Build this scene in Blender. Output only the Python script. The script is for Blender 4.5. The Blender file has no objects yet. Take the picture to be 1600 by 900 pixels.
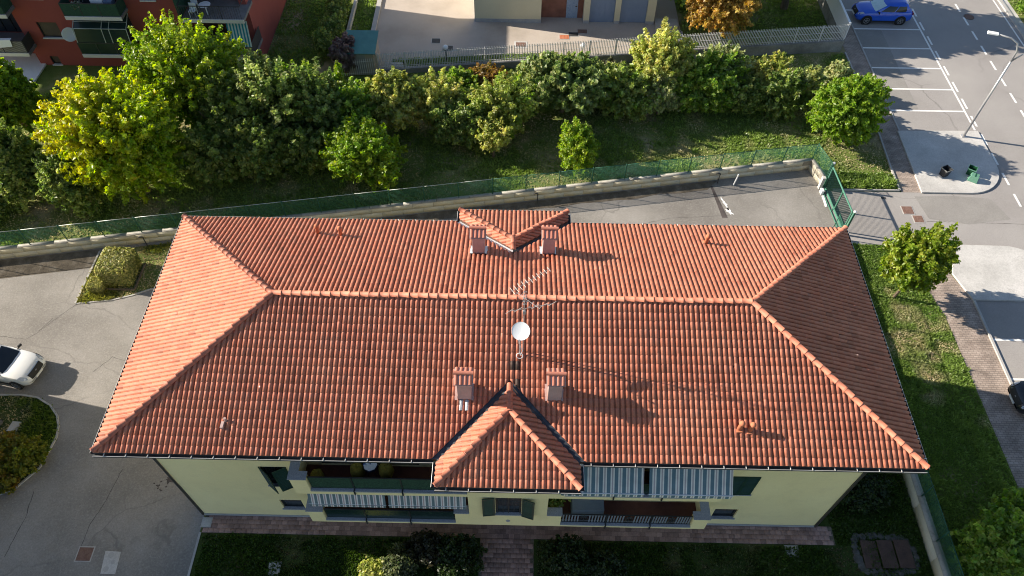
import bpy, math, random
import numpy as np
from mathutils import Vector, Matrix, noise as mnoise

R = math.radians
scene = bpy.context.scene
COL = scene.collection

# ------------------------------------------------------------------ camera
CAM_F, CAM_YAW, CAM_PITCH, CAM_ROLL = 1159.6, R(-0.63), R(52.53), R(0.54)
CAM_POS = Vector((0.196, -16.786, 33.166))
fw = Vector((math.sin(CAM_YAW) * math.cos(CAM_PITCH), math.cos(CAM_YAW) * math.cos(CAM_PITCH), -math.sin(CAM_PITCH)))
rt = Vector((math.cos(CAM_YAW), -math.sin(CAM_YAW), 0))
up = rt.cross(fw)
rt2 = rt * math.cos(CAM_ROLL) + up * math.sin(CAM_ROLL)
up2 = -rt * math.sin(CAM_ROLL) + up * math.cos(CAM_ROLL)
cam_data = bpy.data.cameras.new("camera")
cam_data.sensor_width = 36.0
cam_data.lens = CAM_F / 1600.0 * 36.0
cam_data.clip_start = 0.5
cam_data.clip_end = 3000.0
cam = bpy.data.objects.new("camera", cam_data)
COL.objects.link(cam)
mw = Matrix((rt2, up2, -fw)).transposed().to_4x4()
mw.translation = CAM_POS
cam.matrix_world = mw
scene.camera = cam

# ------------------------------------------------------------------ world, sun, exposure
SUN_EL, SUN_HEAD = R(25.8), R(-11.5)          # elevation; compass heading the light travels towards (from +x)
world = bpy.data.worlds.new("World")
scene.world = world
world.use_nodes = True
wn, wl = world.node_tree.nodes, world.node_tree.links
wn.clear()
sky = wn.new("ShaderNodeTexSky")
sky.sky_type = 'NISHITA'
sky.sun_disc = False
sky.sun_elevation = SUN_EL
sky.sun_rotation = R(-79.0)
sky.altitude = 150
sky.air_density = 1.0
sky.dust_density = 0.6
sky.ozone_density = 1.0
bg = wn.new("ShaderNodeBackground")
bg.inputs[1].default_value = 0.074
wo = wn.new("ShaderNodeOutputWorld")
wl.new(sky.outputs[0], bg.inputs[0])
wl.new(bg.outputs[0], wo.inputs[0])

sun_data = bpy.data.lights.new("sun", 'SUN')
sun_data.energy = 5.0
sun_data.angle = R(0.5)
sun_data.color = (1.0, 0.90, 0.76)
sun = bpy.data.objects.new("sun", sun_data)
COL.objects.link(sun)
ldir = Vector((math.cos(SUN_EL) * math.cos(SUN_HEAD), math.cos(SUN_EL) * math.sin(SUN_HEAD), -math.sin(SUN_EL)))
sun.rotation_euler = ldir.to_track_quat('-Z', 'Y').to_euler()
sun.location = (-40, 10, 40)

vs = scene.view_settings
vs.view_transform = 'Standard'
vs.look = 'None'
vs.gamma = 1.0
vs.use_curve_mapping = False
vs.exposure = 1.05
scene.render.engine = 'CYCLES'
scene.cycles.max_bounces = 8
scene.cycles.diffuse_bounces = 4
scene.cycles.transparent_max_bounces = 8
scene.cycles.use_denoising = True
scene.cycles.sample_clamp_indirect = 4.0
scene.cycles.filter_width = 1.0

# ------------------------------------------------------------------ helpers: materials
def rgb(r, g, b):
    f = lambda c: (c / 255.0 / 12.92) if c / 255.0 <= 0.04045 else ((c / 255.0 + 0.055) / 1.055) ** 2.4
    return (f(r), f(g), f(b))

def ramp_set(node, stops, interp='LINEAR'):
    cr = node.color_ramp
    cr.interpolation = interp
    while len(cr.elements) > 1:
        cr.elements.remove(cr.elements[-1])
    for i, (p, c) in enumerate(stops):
        e = cr.elements[0] if i == 0 else cr.elements.new(p)
        e.position = p
        e.color = (c[0], c[1], c[2], 1.0)

def pmat(name, cols, scale=1.0, fine=25.0, fine_amt=0.25, rough=0.8, bump=0.0, bump_scale=60.0, metallic=0.0,
         spec=0.3, attr=None, attr_amt=0.5, detail=4.0, coat=0.0, contrast=(0.3, 0.7), speck=None, crack=None, transmission=0.0):
    """Procedural surface: broad noise between cols, fine value noise, optional tint attribute, speckle, cracks and bump."""
    m = bpy.data.materials.new(name)
    m.use_nodes = True
    nt = m.node_tree
    N, Lk = nt.nodes, nt.links
    b = N["Principled BSDF"]
    b.inputs["Roughness"].default_value = rough
    b.inputs["Metallic"].default_value = metallic
    b.inputs["Specular IOR Level"].default_value = spec
    b.inputs["Coat Weight"].default_value = coat
    b.inputs["Transmission Weight"].default_value = transmission
    geo = N.new("ShaderNodeNewGeometry")
    pos = geo.outputs["Position"]
    n1 = N.new("ShaderNodeTexNoise")
    n1.inputs["Scale"].default_value = scale
    n1.inputs["Detail"].default_value = detail
    n1.inputs["Roughness"].default_value = 0.6
    Lk.new(pos, n1.inputs["Vector"])
    cr = N.new("ShaderNodeValToRGB")
    k = len(cols)
    if k == 1:
        ramp_set(cr, [(0.0, cols[0])])
    else:
        a, z = contrast
        ramp_set(cr, [(a + (z - a) * i / (k - 1), c) for i, c in enumerate(cols)])
    Lk.new(n1.outputs["Fac"], cr.inputs["Fac"])
    colour = cr.outputs["Color"]
    def mul(colour, fac_socket, lo, hi):
        mr = N.new("ShaderNodeMapRange")
        mr.inputs["From Min"].default_value, mr.inputs["From Max"].default_value = 0.25, 0.75
        mr.inputs["To Min"].default_value, mr.inputs["To Max"].default_value = lo, hi
        Lk.new(fac_socket, mr.inputs["Value"])
        mx = N.new("ShaderNodeVectorMath")
        mx.operation = 'SCALE'
        Lk.new(colour, mx.inputs[0])
        Lk.new(mr.outputs[0], mx.inputs["Scale"])
        return mx.outputs[0]
    if fine_amt:
        n2 = N.new("ShaderNodeTexNoise")
        n2.inputs["Scale"].default_value = fine
        n2.inputs["Detail"].default_value = 3.0
        n2.inputs["Roughness"].default_value = 0.7
        Lk.new(pos, n2.inputs["Vector"])
        colour = mul(colour, n2.outputs["Fac"], 1 - fine_amt, 1 + fine_amt)
    if attr:
        at = N.new("ShaderNodeAttribute")
        at.attribute_name = attr
        mx = N.new("ShaderNodeMix")
        mx.data_type = 'RGBA'
        mx.blend_type = 'MULTIPLY'
        mx.inputs["Factor"].default_value = 1.0
        Lk.new(colour, mx.inputs["A"])
        Lk.new(at.outputs["Color"], mx.inputs["B"])
        colour = mx.outputs["Result"]
    if speck:
        sc_, amt, scol = speck
        vo = N.new("ShaderNodeTexNoise")
        vo.inputs["Scale"].default_value = sc_
        vo.inputs["Detail"].default_value = 6.0
        vo.inputs["Roughness"].default_value = 0.75
        Lk.new(pos, vo.inputs["Vector"])
        r2 = N.new("ShaderNodeValToRGB")
        ramp_set(r2, [(0.5, (0, 0, 0)), (0.66, (amt, amt, amt))])
        Lk.new(vo.outputs["Fac"], r2.inputs["Fac"])
        mx = N.new("ShaderNodeMix")
        mx.data_type = 'RGBA'
        Lk.new(r2.outputs["Color"], mx.inputs["Factor"])
        Lk.new(colour, mx.inputs["A"])
        mx.inputs["B"].default_value = (*scol, 1)
        colour = mx.outputs["Result"]
    if crack:
        sc_, width, ccol, amt = crack
        wn_ = N.new("ShaderNodeTexNoise")
        wn_.inputs["Scale"].default_value = sc_ * 2.5
        wn_.inputs["Detail"].default_value = 5.0
        Lk.new(pos, wn_.inputs["Vector"])
        ad = N.new("ShaderNodeMix")
        ad.data_type = 'RGBA'
        ad.blend_type = 'LINEAR_LIGHT'
        ad.inputs["Factor"].default_value = 1.2
        Lk.new(pos, ad.inputs["A"])
        Lk.new(wn_.outputs["Color"], ad.inputs["B"])
        vo = N.new("ShaderNodeTexVoronoi")
        vo.feature = 'DISTANCE_TO_EDGE'
        vo.inputs["Scale"].default_value = sc_
        Lk.new(ad.outputs["Result"], vo.inputs["Vector"])
        mr = N.new("ShaderNodeMapRange")
        mr.inputs["From Min"].default_value, mr.inputs["From Max"].default_value = 0.0, width
        mr.inputs["To Min"].default_value, mr.inputs["To Max"].default_value = amt, 0.0
        Lk.new(vo.outputs["Distance"], mr.inputs["Value"])
        nm = N.new("ShaderNodeTexNoise")
        nm.inputs["Scale"].default_value = sc_ * 1.3
        Lk.new(pos, nm.inputs["Vector"])
        r3 = N.new("ShaderNodeMapRange")
        r3.inputs["From Min"].default_value, r3.inputs["From Max"].default_value = 0.45, 0.6
        Lk.new(nm.outputs["Fac"], r3.inputs["Value"])
        mm = N.new("ShaderNodeMath")
        mm.operation = 'MULTIPLY'
        Lk.new(mr.outputs[0], mm.inputs[0])
        Lk.new(r3.outputs[0], mm.inputs[1])
        mx = N.new("ShaderNodeMix")
        mx.data_type = 'RGBA'
        Lk.new(mm.outputs[0], mx.inputs["Factor"])
        Lk.new(colour, mx.inputs["A"])
        mx.inputs["B"].default_value = (*ccol, 1)
        colour = mx.outputs["Result"]
    Lk.new(colour, b.inputs["Base Color"])
    if bump:
        n3 = N.new("ShaderNodeTexNoise")
        n3.inputs["Scale"].default_value = bump_scale
        n3.inputs["Detail"].default_value = 4.0
        Lk.new(pos, n3.inputs["Vector"])
        bp = N.new("ShaderNodeBump")
        bp.inputs["Strength"].default_value = bump
        bp.inputs["Distance"].default_value = 0.02
        Lk.new(n3.outputs["Fac"], bp.inputs["Height"])
        Lk.new(bp.outputs["Normal"], b.inputs["Normal"])
    return m

def leaf_material(name, translucent=0.35):
    m = bpy.data.materials.new(name)
    m.use_nodes = True
    nt = m.node_tree
    N, Lk = nt.nodes, nt.links
    b = N["Principled BSDF"]
    b.inputs["Roughness"].default_value = 0.40
    b.inputs["Specular IOR Level"].default_value = 0.5
    at = N.new("ShaderNodeAttribute")
    at.attribute_name = "leaf"
    Lk.new(at.outputs["Color"], b.inputs["Base Color"])
    tr = N.new("ShaderNodeBsdfTranslucent")
    hs = N.new("ShaderNodeHueSaturation")
    hs.inputs["Saturation"].default_value = 1.15
    hs.inputs["Value"].default_value = 1.25
    Lk.new(at.outputs["Color"], hs.inputs["Color"])
    Lk.new(hs.outputs["Color"], tr.inputs["Color"])
    mx = N.new("ShaderNodeMixShader")
    mx.inputs[0].default_value = translucent
    Lk.new(b.outputs[0], mx.inputs[1])
    Lk.new(tr.outputs[0], mx.inputs[2])
    Lk.new(mx.outputs[0], N["Material Output"].inputs["Surface"])
    return m

def stripe_material(name, period, stops, axis='X', rough=0.85):
    """Woven fabric with printed stripes across one object axis."""
    m = bpy.data.materials.new(name)
    m.use_nodes = True
    nt = m.node_tree
    N, Lk = nt.nodes, nt.links
    b = N["Principled BSDF"]
    b.inputs["Roughness"].default_value = rough
    b.inputs["Specular IOR Level"].default_value = 0.2
    tc = N.new("ShaderNodeTexCoord")
    sp = N.new("ShaderNodeSeparateXYZ")
    Lk.new(tc.outputs["Object"], sp.inputs[0])
    dv = N.new("ShaderNodeMath"); dv.operation = 'DIVIDE'; dv.inputs[1].default_value = period
    Lk.new(sp.outputs[axis], dv.inputs[0])
    fr = N.new("ShaderNodeMath"); fr.operation = 'FRACT'
    Lk.new(dv.outputs[0], fr.inputs[0])
    cr = N.new("ShaderNodeValToRGB")
    ramp_set(cr, stops, 'CONSTANT')
    Lk.new(fr.outputs[0], cr.inputs["Fac"])
    ns = N.new("ShaderNodeTexNoise"); ns.inputs["Scale"].default_value = 3.0; ns.inputs["Detail"].default_value = 4
    Lk.new(tc.outputs["Object"], ns.inputs["Vector"])
    mr = N.new("ShaderNodeMapRange")
    mr.inputs["To Min"].default_value, mr.inputs["To Max"].default_value = 0.75, 1.2
    Lk.new(ns.outputs["Fac"], mr.inputs["Value"])
    sc_ = N.new("ShaderNodeVectorMath"); sc_.operation = 'SCALE'
    Lk.new(cr.outputs["Color"], sc_.inputs[0]); Lk.new(mr.outputs[0], sc_.inputs["Scale"])
    Lk.new(sc_.outputs[0], b.inputs["Base Color"])
    return m

def brick_material(name, c1, c2, mortar, w=0.2, h=0.1, rough=0.85, msize=0.008):
    m = bpy.data.materials.new(name)
    m.use_nodes = True
    nt = m.node_tree
    N, Lk = nt.nodes, nt.links
    b = N["Principled BSDF"]
    b.inputs["Roughness"].default_value = rough
    b.inputs["Specular IOR Level"].default_value = 0.25
    geo = N.new("ShaderNodeNewGeometry")
    br = N.new("ShaderNodeTexBrick")
    br.inputs["Color1"].default_value = (*c1, 1)
    br.inputs["Color2"].default_value = (*c2, 1)
    br.inputs["Mortar"].default_value = (*mortar, 1)
    br.inputs["Scale"].default_value = 1.0
    br.inputs["Mortar Size"].default_value = msize
    br.inputs["Brick Width"].default_value = w
    br.inputs["Row Height"].default_value = h
    br.inputs["Bias"].default_value = 0.0
    Lk.new(geo.outputs["Position"], br.inputs["Vector"])
    ns = N.new("ShaderNodeTexNoise"); ns.inputs["Scale"].default_value = 1.2; ns.inputs["Detail"].default_value = 6
    Lk.new(geo.outputs["Position"], ns.inputs["Vector"])
    mr = N.new("ShaderNodeMapRange")
    mr.inputs["From Min"].default_value, mr.inputs["From Max"].default_value = 0.3, 0.7
    mr.inputs["To Min"].default_value, mr.inputs["To Max"].default_value = 0.7, 1.25
    Lk.new(ns.outputs["Fac"], mr.inputs["Value"])
    sc_ = N.new("ShaderNodeVectorMath"); sc_.operation = 'SCALE'
    Lk.new(br.outputs["Color"], sc_.inputs[0]); Lk.new(mr.outputs[0], sc_.inputs["Scale"])
    Lk.new(sc_.outputs[0], b.inputs["Base Color"])
    bp = N.new("ShaderNodeBump"); bp.inputs["Strength"].default_value = 0.5; bp.inputs["Distance"].default_value = 0.01
    bp.invert = True
    Lk.new(br.outputs["Fac"], bp.inputs["Height"])
    Lk.new(bp.outputs["Normal"], b.inputs["Normal"])
    return m

# ------------------------------------------------------------------ helpers: objects and meshes
WORLD = {}                                   # world origin of every object made here

def tag(o, label=None, cat=None, group=None, kind=None):
    if label: o["label"] = label
    if cat: o["category"] = cat
    if group: o["group"] = group
    if kind: o["kind"] = kind
    return o

def empty(name, loc, label=None, cat=None, group=None, rotz=0.0):
    o = bpy.data.objects.new(name, None)
    o.empty_display_size = 0.3
    COL.objects.link(o)
    o.location = loc
    o.rotation_euler = (0, 0, rotz)
    WORLD[o.name] = Vector(loc)
    return tag(o, label, cat, group)

def link_mesh(name, me, parent=None, loc=(0, 0, 0), rot=None):
    """Place mesh data as an object; loc is in world metres, kept relative to the parent."""
    o = bpy.data.objects.new(name, me)
    COL.objects.link(o)
    WORLD[o.name] = Vector(loc)
    if parent is not None:
        o.parent = parent
        o.location = Vector(loc) - WORLD[parent.name]
    else:
        o.location = loc
    if rot is not None:
        o.rotation_mode = 'QUATERNION'
        o.rotation_quaternion = rot
    return o

def np_mesh(name, verts, faces, mat, attr=None, attr_name="leaf", smooth=False):
    """Mesh from numpy arrays; faces all of one size; attr = colour per face."""
    verts = np.asarray(verts, dtype=np.float32)
    faces = np.asarray(faces, dtype=np.int32)
    me = bpy.data.meshes.new(name)
    nf, k = faces.shape
    me.vertices.add(len(verts))
    me.vertices.foreach_set("co", verts.ravel())
    me.loops.add(nf * k)
    me.loops.foreach_set("vertex_index", faces.ravel())
    me.polygons.add(nf)
    me.polygons.foreach_set("loop_start", np.arange(0, nf * k, k, dtype=np.int32))
    me.polygons.foreach_set("loop_total", np.full(nf, k, dtype=np.int32))
    if smooth:
        me.polygons.foreach_set("use_smooth", np.ones(nf, dtype=bool))
    me.update(calc_edges=True)
    if attr is not None:
        a = me.attributes.new(attr_name, 'FLOAT_COLOR', 'FACE')
        c = np.ones((nf, 4), dtype=np.float32)
        c[:, :3] = attr
        a.data.foreach_set("color", c.ravel())
    if mat: me.materials.append(mat)
    return me

class MB:
    """Collects simple shapes (world metres) and links them as ONE mesh object."""
    def __init__(self):
        self.v, self.f, self.tint = [], [], None
    def add(self, vs_, fs):
        n = len(self.v)
        self.v += [tuple(p) for p in vs_]
        self.f += [tuple(i + n for i in f) for f in fs]
        return self
    def box(self, x0, x1, y0, y1, z0, z1):
        return self.add([(x0, y0, z0), (x1, y0, z0), (x1, y1, z0), (x0, y1, z0), (x0, y0, z1), (x1, y0, z1), (x1, y1, z1), (x0, y1, z1)],
                        [(0, 3, 2, 1), (4, 5, 6, 7), (0, 1, 5, 4), (1, 2, 6, 5), (2, 3, 7, 6), (3, 0, 4, 7)])
    def obox(self, c, size, m=None):
        """box of size about c, turned by the 3x3 matrix m"""
        sx, sy, sz = size[0] / 2, size[1] / 2, size[2] / 2
        pts = [Vector(p) for p in [(-sx, -sy, -sz), (sx, -sy, -sz), (sx, sy, -sz), (-sx, sy, -sz), (-sx, -sy, sz), (sx, -sy, sz), (sx, sy, sz), (-sx, sy, sz)]]
        if m is not None: pts = [m @ p for p in pts]
        return self.add([p + Vector(c) for p in pts], [(0, 3, 2, 1), (4, 5, 6, 7), (0, 1, 5, 4), (1, 2, 6, 5), (2, 3, 7, 6), (3, 0, 4, 7)])
    def prism(self, poly, z0, z1, bottom=True):
        n = len(poly)
        vs_ = [(x, y, z0) for x, y in poly] + [(x, y, z1) for x, y in poly]
        fs = [tuple(range(n, 2 * n))] + [(i, (i + 1) % n, n + (i + 1) % n, n + i) for i in range(n)]
        if bottom: fs.append(tuple(range(n - 1, -1, -1)))
        return self.add(vs_, fs)
    def sheet(self, poly, z):
        return self.add([(x, y, z) for x, y in poly], [tuple(range(len(poly)))])
    def quad(self, *p):
        return self.add(p, [tuple(range(len(p)))])
    def tube(self, pts, r, n=6, r1=None, caps=True):
        pts = [Vector(p) for p in pts]
        m = len(pts)
        rs = [r + ((r1 if r1 is not None else r) - r) * i / max(1, m - 1) for i in range(m)]
        ref = None
        rings = []
        for i, p in enumerate(pts):
            d = (pts[min(i + 1, m - 1)] - pts[max(i - 1, 0)]).normalized()
            if ref is None:
                ref = Vector((0, 0, 1)) if abs(d.z) < 0.9 else Vector((1, 0, 0))
            a = (ref - d * ref.dot(d)).normalized()
            ref = a
            b = d.cross(a)
            rings.append([p + (a * math.cos(2 * math.pi * k / n) + b * math.sin(2 * math.pi * k / n)) * rs[i] for k in range(n)])
        vs_ = [q for ring in rings for q in ring]
        fs = []
        for i in range(m - 1):
            for k in range(n):
                k2 = (k + 1) % n
                fs.append((i * n + k, i * n + k2, (i + 1) * n + k2, (i + 1) * n + k))
        if caps:
            fs.append(tuple(range(n - 1, -1, -1)))
            fs.append(tuple((m - 1) * n + k for k in range(n)))
        return self.add(vs_, fs)
    def lathe(self, prof, c=(0, 0, 0), n=16, m=None, close=True):
        """prof: list of (radius, height) turned about z, moved to c, turned by m first"""
        vs_, fs = [], []
        for r, z in prof:
            for k in range(n):
                p = Vector((r * math.cos(2 * math.pi * k / n), r * math.sin(2 * math.pi * k / n), z))
                if m is not None: p = m @ p
                vs_.append(p + Vector(c))
        for i in range(len(prof) - 1):
            for k in range(n):
                k2 = (k + 1) % n
                fs.append((i * n + k, i * n + k2, (i + 1) * n + k2, (i + 1) * n + k))
        if close:
            fs.append(tuple(range(n - 1, -1, -1)))
            fs.append(tuple((len(prof) - 1) * n + k for k in range(n)))
        return self.add(vs_, fs)
    def build(self, name, mat, parent=None, origin=None, smooth=False, bevel=0.0, local=False):
        if parent is not None and origin is None and not local:
            origin = WORLD[parent.name]
        if origin is None:
            a = np.array(self.v)
            origin = (0, 0, 0) if local else Vector(((a[:, 0].min() + a[:, 0].max()) / 2, (a[:, 1].min() + a[:, 1].max()) / 2, a[:, 2].min()))
        origin = Vector(origin)
        me = bpy.data.meshes.new(name)
        me.from_pydata([Vector(p) - origin for p in self.v], [], self.f)
        me.materials.append(mat)
        if smooth:
            for p_ in me.polygons: p_.use_smooth = True
        if local:
            o = bpy.data.objects.new(name, me)
            COL.objects.link(o)
            o.parent = parent
            WORLD[o.name] = Vector((0, 0, 0))
        else:
            o = link_mesh(name, me, parent, origin)
        if bevel:
            bv = o.modifiers.new("bevel", 'BEVEL')
            bv.width = bevel
            bv.segments = 2
            bv.limit_method = 'ANGLE'
            bv.angle_limit = R(40)
        return o

def rotz(a): return Matrix.Rotation(a, 3, 'Z')
def basis(x, y, z): return Matrix((x, y, z)).transposed()

def wall_face(m, a0, a1, b0, b1, holes, to3, depth):
    """A plane rectangle with rectangular openings and reveals; to3(a,b,d) maps to world, d = depth inwards."""
    As = sorted({a0, a1, *[h[0] for h in holes], *[h[1] for h in holes]})
    Bs = sorted({b0, b1, *[h[2] for h in holes], *[h[3] for h in holes]})
    for i in range(len(As) - 1):
        for j in range(len(Bs) - 1):
            ca, cb = (As[i] + As[i + 1]) / 2, (Bs[j] + Bs[j + 1]) / 2
            if any(h[0] < ca < h[1] and h[2] < cb < h[3] for h in holes): continue
            m.quad(to3(As[i], Bs[j], 0), to3(As[i + 1], Bs[j], 0), to3(As[i + 1], Bs[j + 1], 0), to3(As[i], Bs[j + 1], 0))
    for h in holes:
        c = [(h[0], h[2]), (h[1], h[2]), (h[1], h[3]), (h[0], h[3])]
        for k in range(4):
            p, q = c[k], c[(k + 1) % 4]
            m.quad(to3(*p, 0), to3(*p, depth), to3(*q, depth), to3(*q, 0))
        m.quad(*[to3(*q, depth) for q in c])
# ------------------------------------------------------------------ materials
MT = {}
MT['asphalt_court'] = pmat('asphalt_court', [(0.16, 0.147, 0.133), (0.235, 0.22, 0.20), (0.315, 0.295, 0.272)], scale=0.22, fine=14, fine_amt=0.18, rough=0.92, bump=0.35, bump_scale=70,
                           speck=(9.0, 0.4, (0.40, 0.38, 0.35)), crack=(0.16, 0.008, (0.14, 0.13, 0.12), 0.6), detail=7)
MT['asphalt_road'] = pmat('asphalt_road', [(0.27, 0.25, 0.235), (0.315, 0.295, 0.28), (0.355, 0.335, 0.315)], scale=0.18, fine=18, fine_amt=0.14, rough=0.92, bump=0.3, bump_scale=80,
                          speck=(12.0, 0.25, (0.40, 0.38, 0.36)), crack=(0.10, 0.006, (0.14, 0.13, 0.12), 0.6), detail=6)
MT['patch'] = pmat('asphalt_patch', [(0.24, 0.225, 0.21), (0.29, 0.275, 0.255)], scale=0.6, fine=18, fine_amt=0.2, rough=0.92)
MT['concrete_island'] = pmat('island_concrete', [(0.40, 0.385, 0.365), (0.50, 0.485, 0.46), (0.58, 0.56, 0.535)], scale=0.5, fine=14, fine_amt=0.16, rough=0.9, bump=0.2, bump_scale=50, speck=(5, 0.4, (0.36, 0.345, 0.325)), crack=(0.3, 0.006, (0.25, 0.24, 0.225), 0.5), detail=8)
MT['court_far'] = pmat('far_court_paving', [(0.36, 0.31, 0.26), (0.45, 0.39, 0.335), (0.50, 0.44, 0.38)], scale=0.25, fine=16, fine_amt=0.12, rough=0.9, bump=0.15, speck=(8, 0.3, (0.30, 0.25, 0.21)), detail=7)
MT['kerb'] = pmat('kerb_stone', [(0.36, 0.345, 0.33), (0.46, 0.445, 0.42)], scale=1.2, fine=30, fine_amt=0.15, rough=0.9)
MT['soil'] = pmat('soil_litter', [(0.085, 0.072, 0.055), (0.14, 0.118, 0.09), (0.22, 0.19, 0.15)], scale=1.5, fine=30, fine_amt=0.5, rough=1.0, bump=0.8, bump_scale=25, spec=0.1, detail=8)
MT['lawn'] = pmat('lawn', [(0.095, 0.140, 0.030), (0.15, 0.185, 0.05), (0.36, 0.295, 0.175)], scale=0.30, fine=26, fine_amt=0.45, rough=1.0, bump=0.9, bump_scale=30, spec=0.08, contrast=(0.36, 0.68), detail=8)
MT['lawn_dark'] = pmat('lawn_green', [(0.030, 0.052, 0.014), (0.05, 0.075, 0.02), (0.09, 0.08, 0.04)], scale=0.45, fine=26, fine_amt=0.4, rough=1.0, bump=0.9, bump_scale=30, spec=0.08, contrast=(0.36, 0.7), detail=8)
MT['white_paint'] = pmat('road_paint', [(0.74, 0.73, 0.70), (0.84, 0.83, 0.80)], scale=2.0, fine=22, fine_amt=0.1, rough=0.8, speck=(30, 0.25, (0.33, 0.32, 0.30)), detail=6)
MT['footpath'] = brick_material('footpath_brick', (0.40, 0.325, 0.275), (0.31, 0.245, 0.205), (0.20, 0.165, 0.14), 0.24, 0.12, msize=0.012)
MT['paver'] = pmat('red_paver', [(0.27, 0.17, 0.145), (0.36, 0.235, 0.20)], scale=3.0, fine=30, fine_amt=0.25, rough=0.9, attr='tint')
MT['leaf'] = leaf_material('leaf', 0.54)
MT['grass'] = leaf_material('grass_blade', 0.4)
MT['bark'] = pmat('bark', [(0.10, 0.075, 0.05), (0.20, 0.155, 0.11)], scale=6, fine=40, fine_amt=0.4, rough=0.95, bump=0.6, bump_scale=30)
MT['rust_iron'] = pmat('rusty_iron', [(0.15, 0.085, 0.065), (0.23, 0.14, 0.11)], scale=5, fine=40, fine_amt=0.3, rough=0.8, bump=0.3, bump_scale=40)
MT['dark_iron'] = pmat('dark_iron', [(0.04, 0.04, 0.042), (0.07, 0.068, 0.066)], scale=5, fine=40, fine_amt=0.2, rough=0.6)
MT['tar'] = pmat('tar_seam', [(0.05, 0.045, 0.042), (0.11, 0.09, 0.085)], scale=2, fine=20, fine_amt=0.3, rough=0.8)

MT['crack'] = pmat('crack_line', [(0.10, 0.092, 0.085), (0.14, 0.13, 0.12)], scale=2, rough=1)
def poly_clip_noise(x, y, s=0.35, seed=0.0):
    return mnoise.noise(Vector((x * s + seed, y * s - seed, seed * 1.7)))

# ------------------------------------------------------------------ the ground sheet
def struct(name, mb, mat, **kw):
    return tag(mb.build(name, mat, origin=(0, 0, 0), **kw), kind="structure")

GZ = 0.0
m = MB(); m.sheet([(-400, -300), (400, -300), (400, 500), (-400, 500)], GZ)
struct('ground', m, MT['lawn'])

WALL_A, WALL_B = Vector((-60.0, 4.75)), Vector((18.95, 18.8))        # line of the long boundary wall
def wall_y(x): return WALL_A.y + (x - WALL_A.x) * (WALL_B.y - WALL_A.y) / (WALL_B.x - WALL_A.x)

# house courtyard: behind the house and to its left
m = MB()
m.sheet([(-60, -40), (-13.82, -40), (-13.82, 6.2), (19.4, 6.2), (19.4, 18.8), (-60, wall_y(-60))], 0.012)
struct('courtyard', m, MT['asphalt_court'])

# road, parking and driveway (one asphalt sheet)
m = MB()
m.sheet([(19.4, 12.35), (25.75, 12.35), (25.75, -120), (38.6, -120), (38.6, 200), (25.75, 200), (25.75, 16.75), (19.4, 16.75)], 0.012)
struct('road', m, MT['asphalt_road'])
m = MB()
m.sheet([(25.9, 34.5), (27.9, 34.5), (27.8, 24.9), (25.9, 24.9)], 0.016)
m.sheet([(24.9, 16.4), (27.3, 16.5), (29.6, 16.3), (30.2, 14.6), (27.5, 14.1), (25.2, 14.5)], 0.016)
struct('road_patch', m, MT['patch'])

# brick footpaths either side of the driveway
m = MB()
m.sheet([(24.2, 16.75), (25.75, 16.75), (25.75, 200), (24.4, 200), (24.45, 24.0), (24.2, 19.1)], 0.016)
struct('footpath_north', m, MT['footpath'])
m = MB()
m.sheet([(23.85, -120), (25.62, -120), (25.62, 8.4), (25.05, 10.2), (25.75, 12.35), (22.3, 12.35), (23.4, 9.0), (23.74, 7.2), (23.85, -2.5)], 0.016)
struct('footpath_south', m, MT['footpath'])

def kerb_line(name, pts, w=0.12, z0=0.0, z1=0.11, mat='kerb', parent=None):
    mb = MB()
    for a, b in zip(pts[:-1], pts[1:]):
        a, b = Vector((a[0], a[1])), Vector((b[0], b[1]))
        d = (b - a).normalized(); nrm = Vector((-d.y, d.x)) * w / 2
        mb.prism([tuple(a - nrm), tuple(b - nrm), tuple(b + nrm), tuple(a + nrm)], z0, z1)
    return tag(mb.build(name, MT[mat], parent), kind="structure")

# raised concrete traffic islands at the mouth of the driveway
arc = [(31.05 - 2.6 + 2.6 * math.cos(R(a)), 16.68 + 2.6 + 2.6 * math.sin(R(a)) * 1.0) for a in range(-90, 1, 10)]
isl = [(25.42, 16.68)] + arc + [(31.05, 22.6), (25.62, 22.5)]
m = MB(); m.prism(isl, 0.0, 0.12)
struct('island_north', m, MT['concrete_island'], bevel=0.02)
arc2 = [(31.0 - 2.2 + 2.2 * math.cos(R(a)), 12.35 - 2.2 + 2.2 * math.sin(R(a))) for a in range(90, -1, -10)]
m = MB(); m.prism(list(reversed([(25.95, 12.38)] + arc2 + [(31.0, 8.32), (25.62, 8.32), (25.1, 10.2)])), 0.0, 0.12)
struct('island_south', m, MT['concrete_island'], bevel=0.02)
kerb_line('kerb_lawn', [(19.9, 16.82), (24.1, 16.86), (24.15, 19.1), (24.4, 24.0), (24.35, 31.3)], 0.1)
kerb_line('kerb_footpath', [(25.68, 8.3), (25.68, -60)], 0.12)
kerb_line('kerb_footpath', [(25.8, 22.6), (25.8, 45)], 0.1, 0, 0.06)
kerb_line('kerb_road', [(38.65, -60), (38.65, 150)], 0.3, 0, 0.13)
m = MB(); m.sheet([(38.8, -120), (39.3, -120), (39.3, 200), (38.8, 200)], 0.02)
struct('verge_strip', m, MT['concrete_island'])

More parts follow.
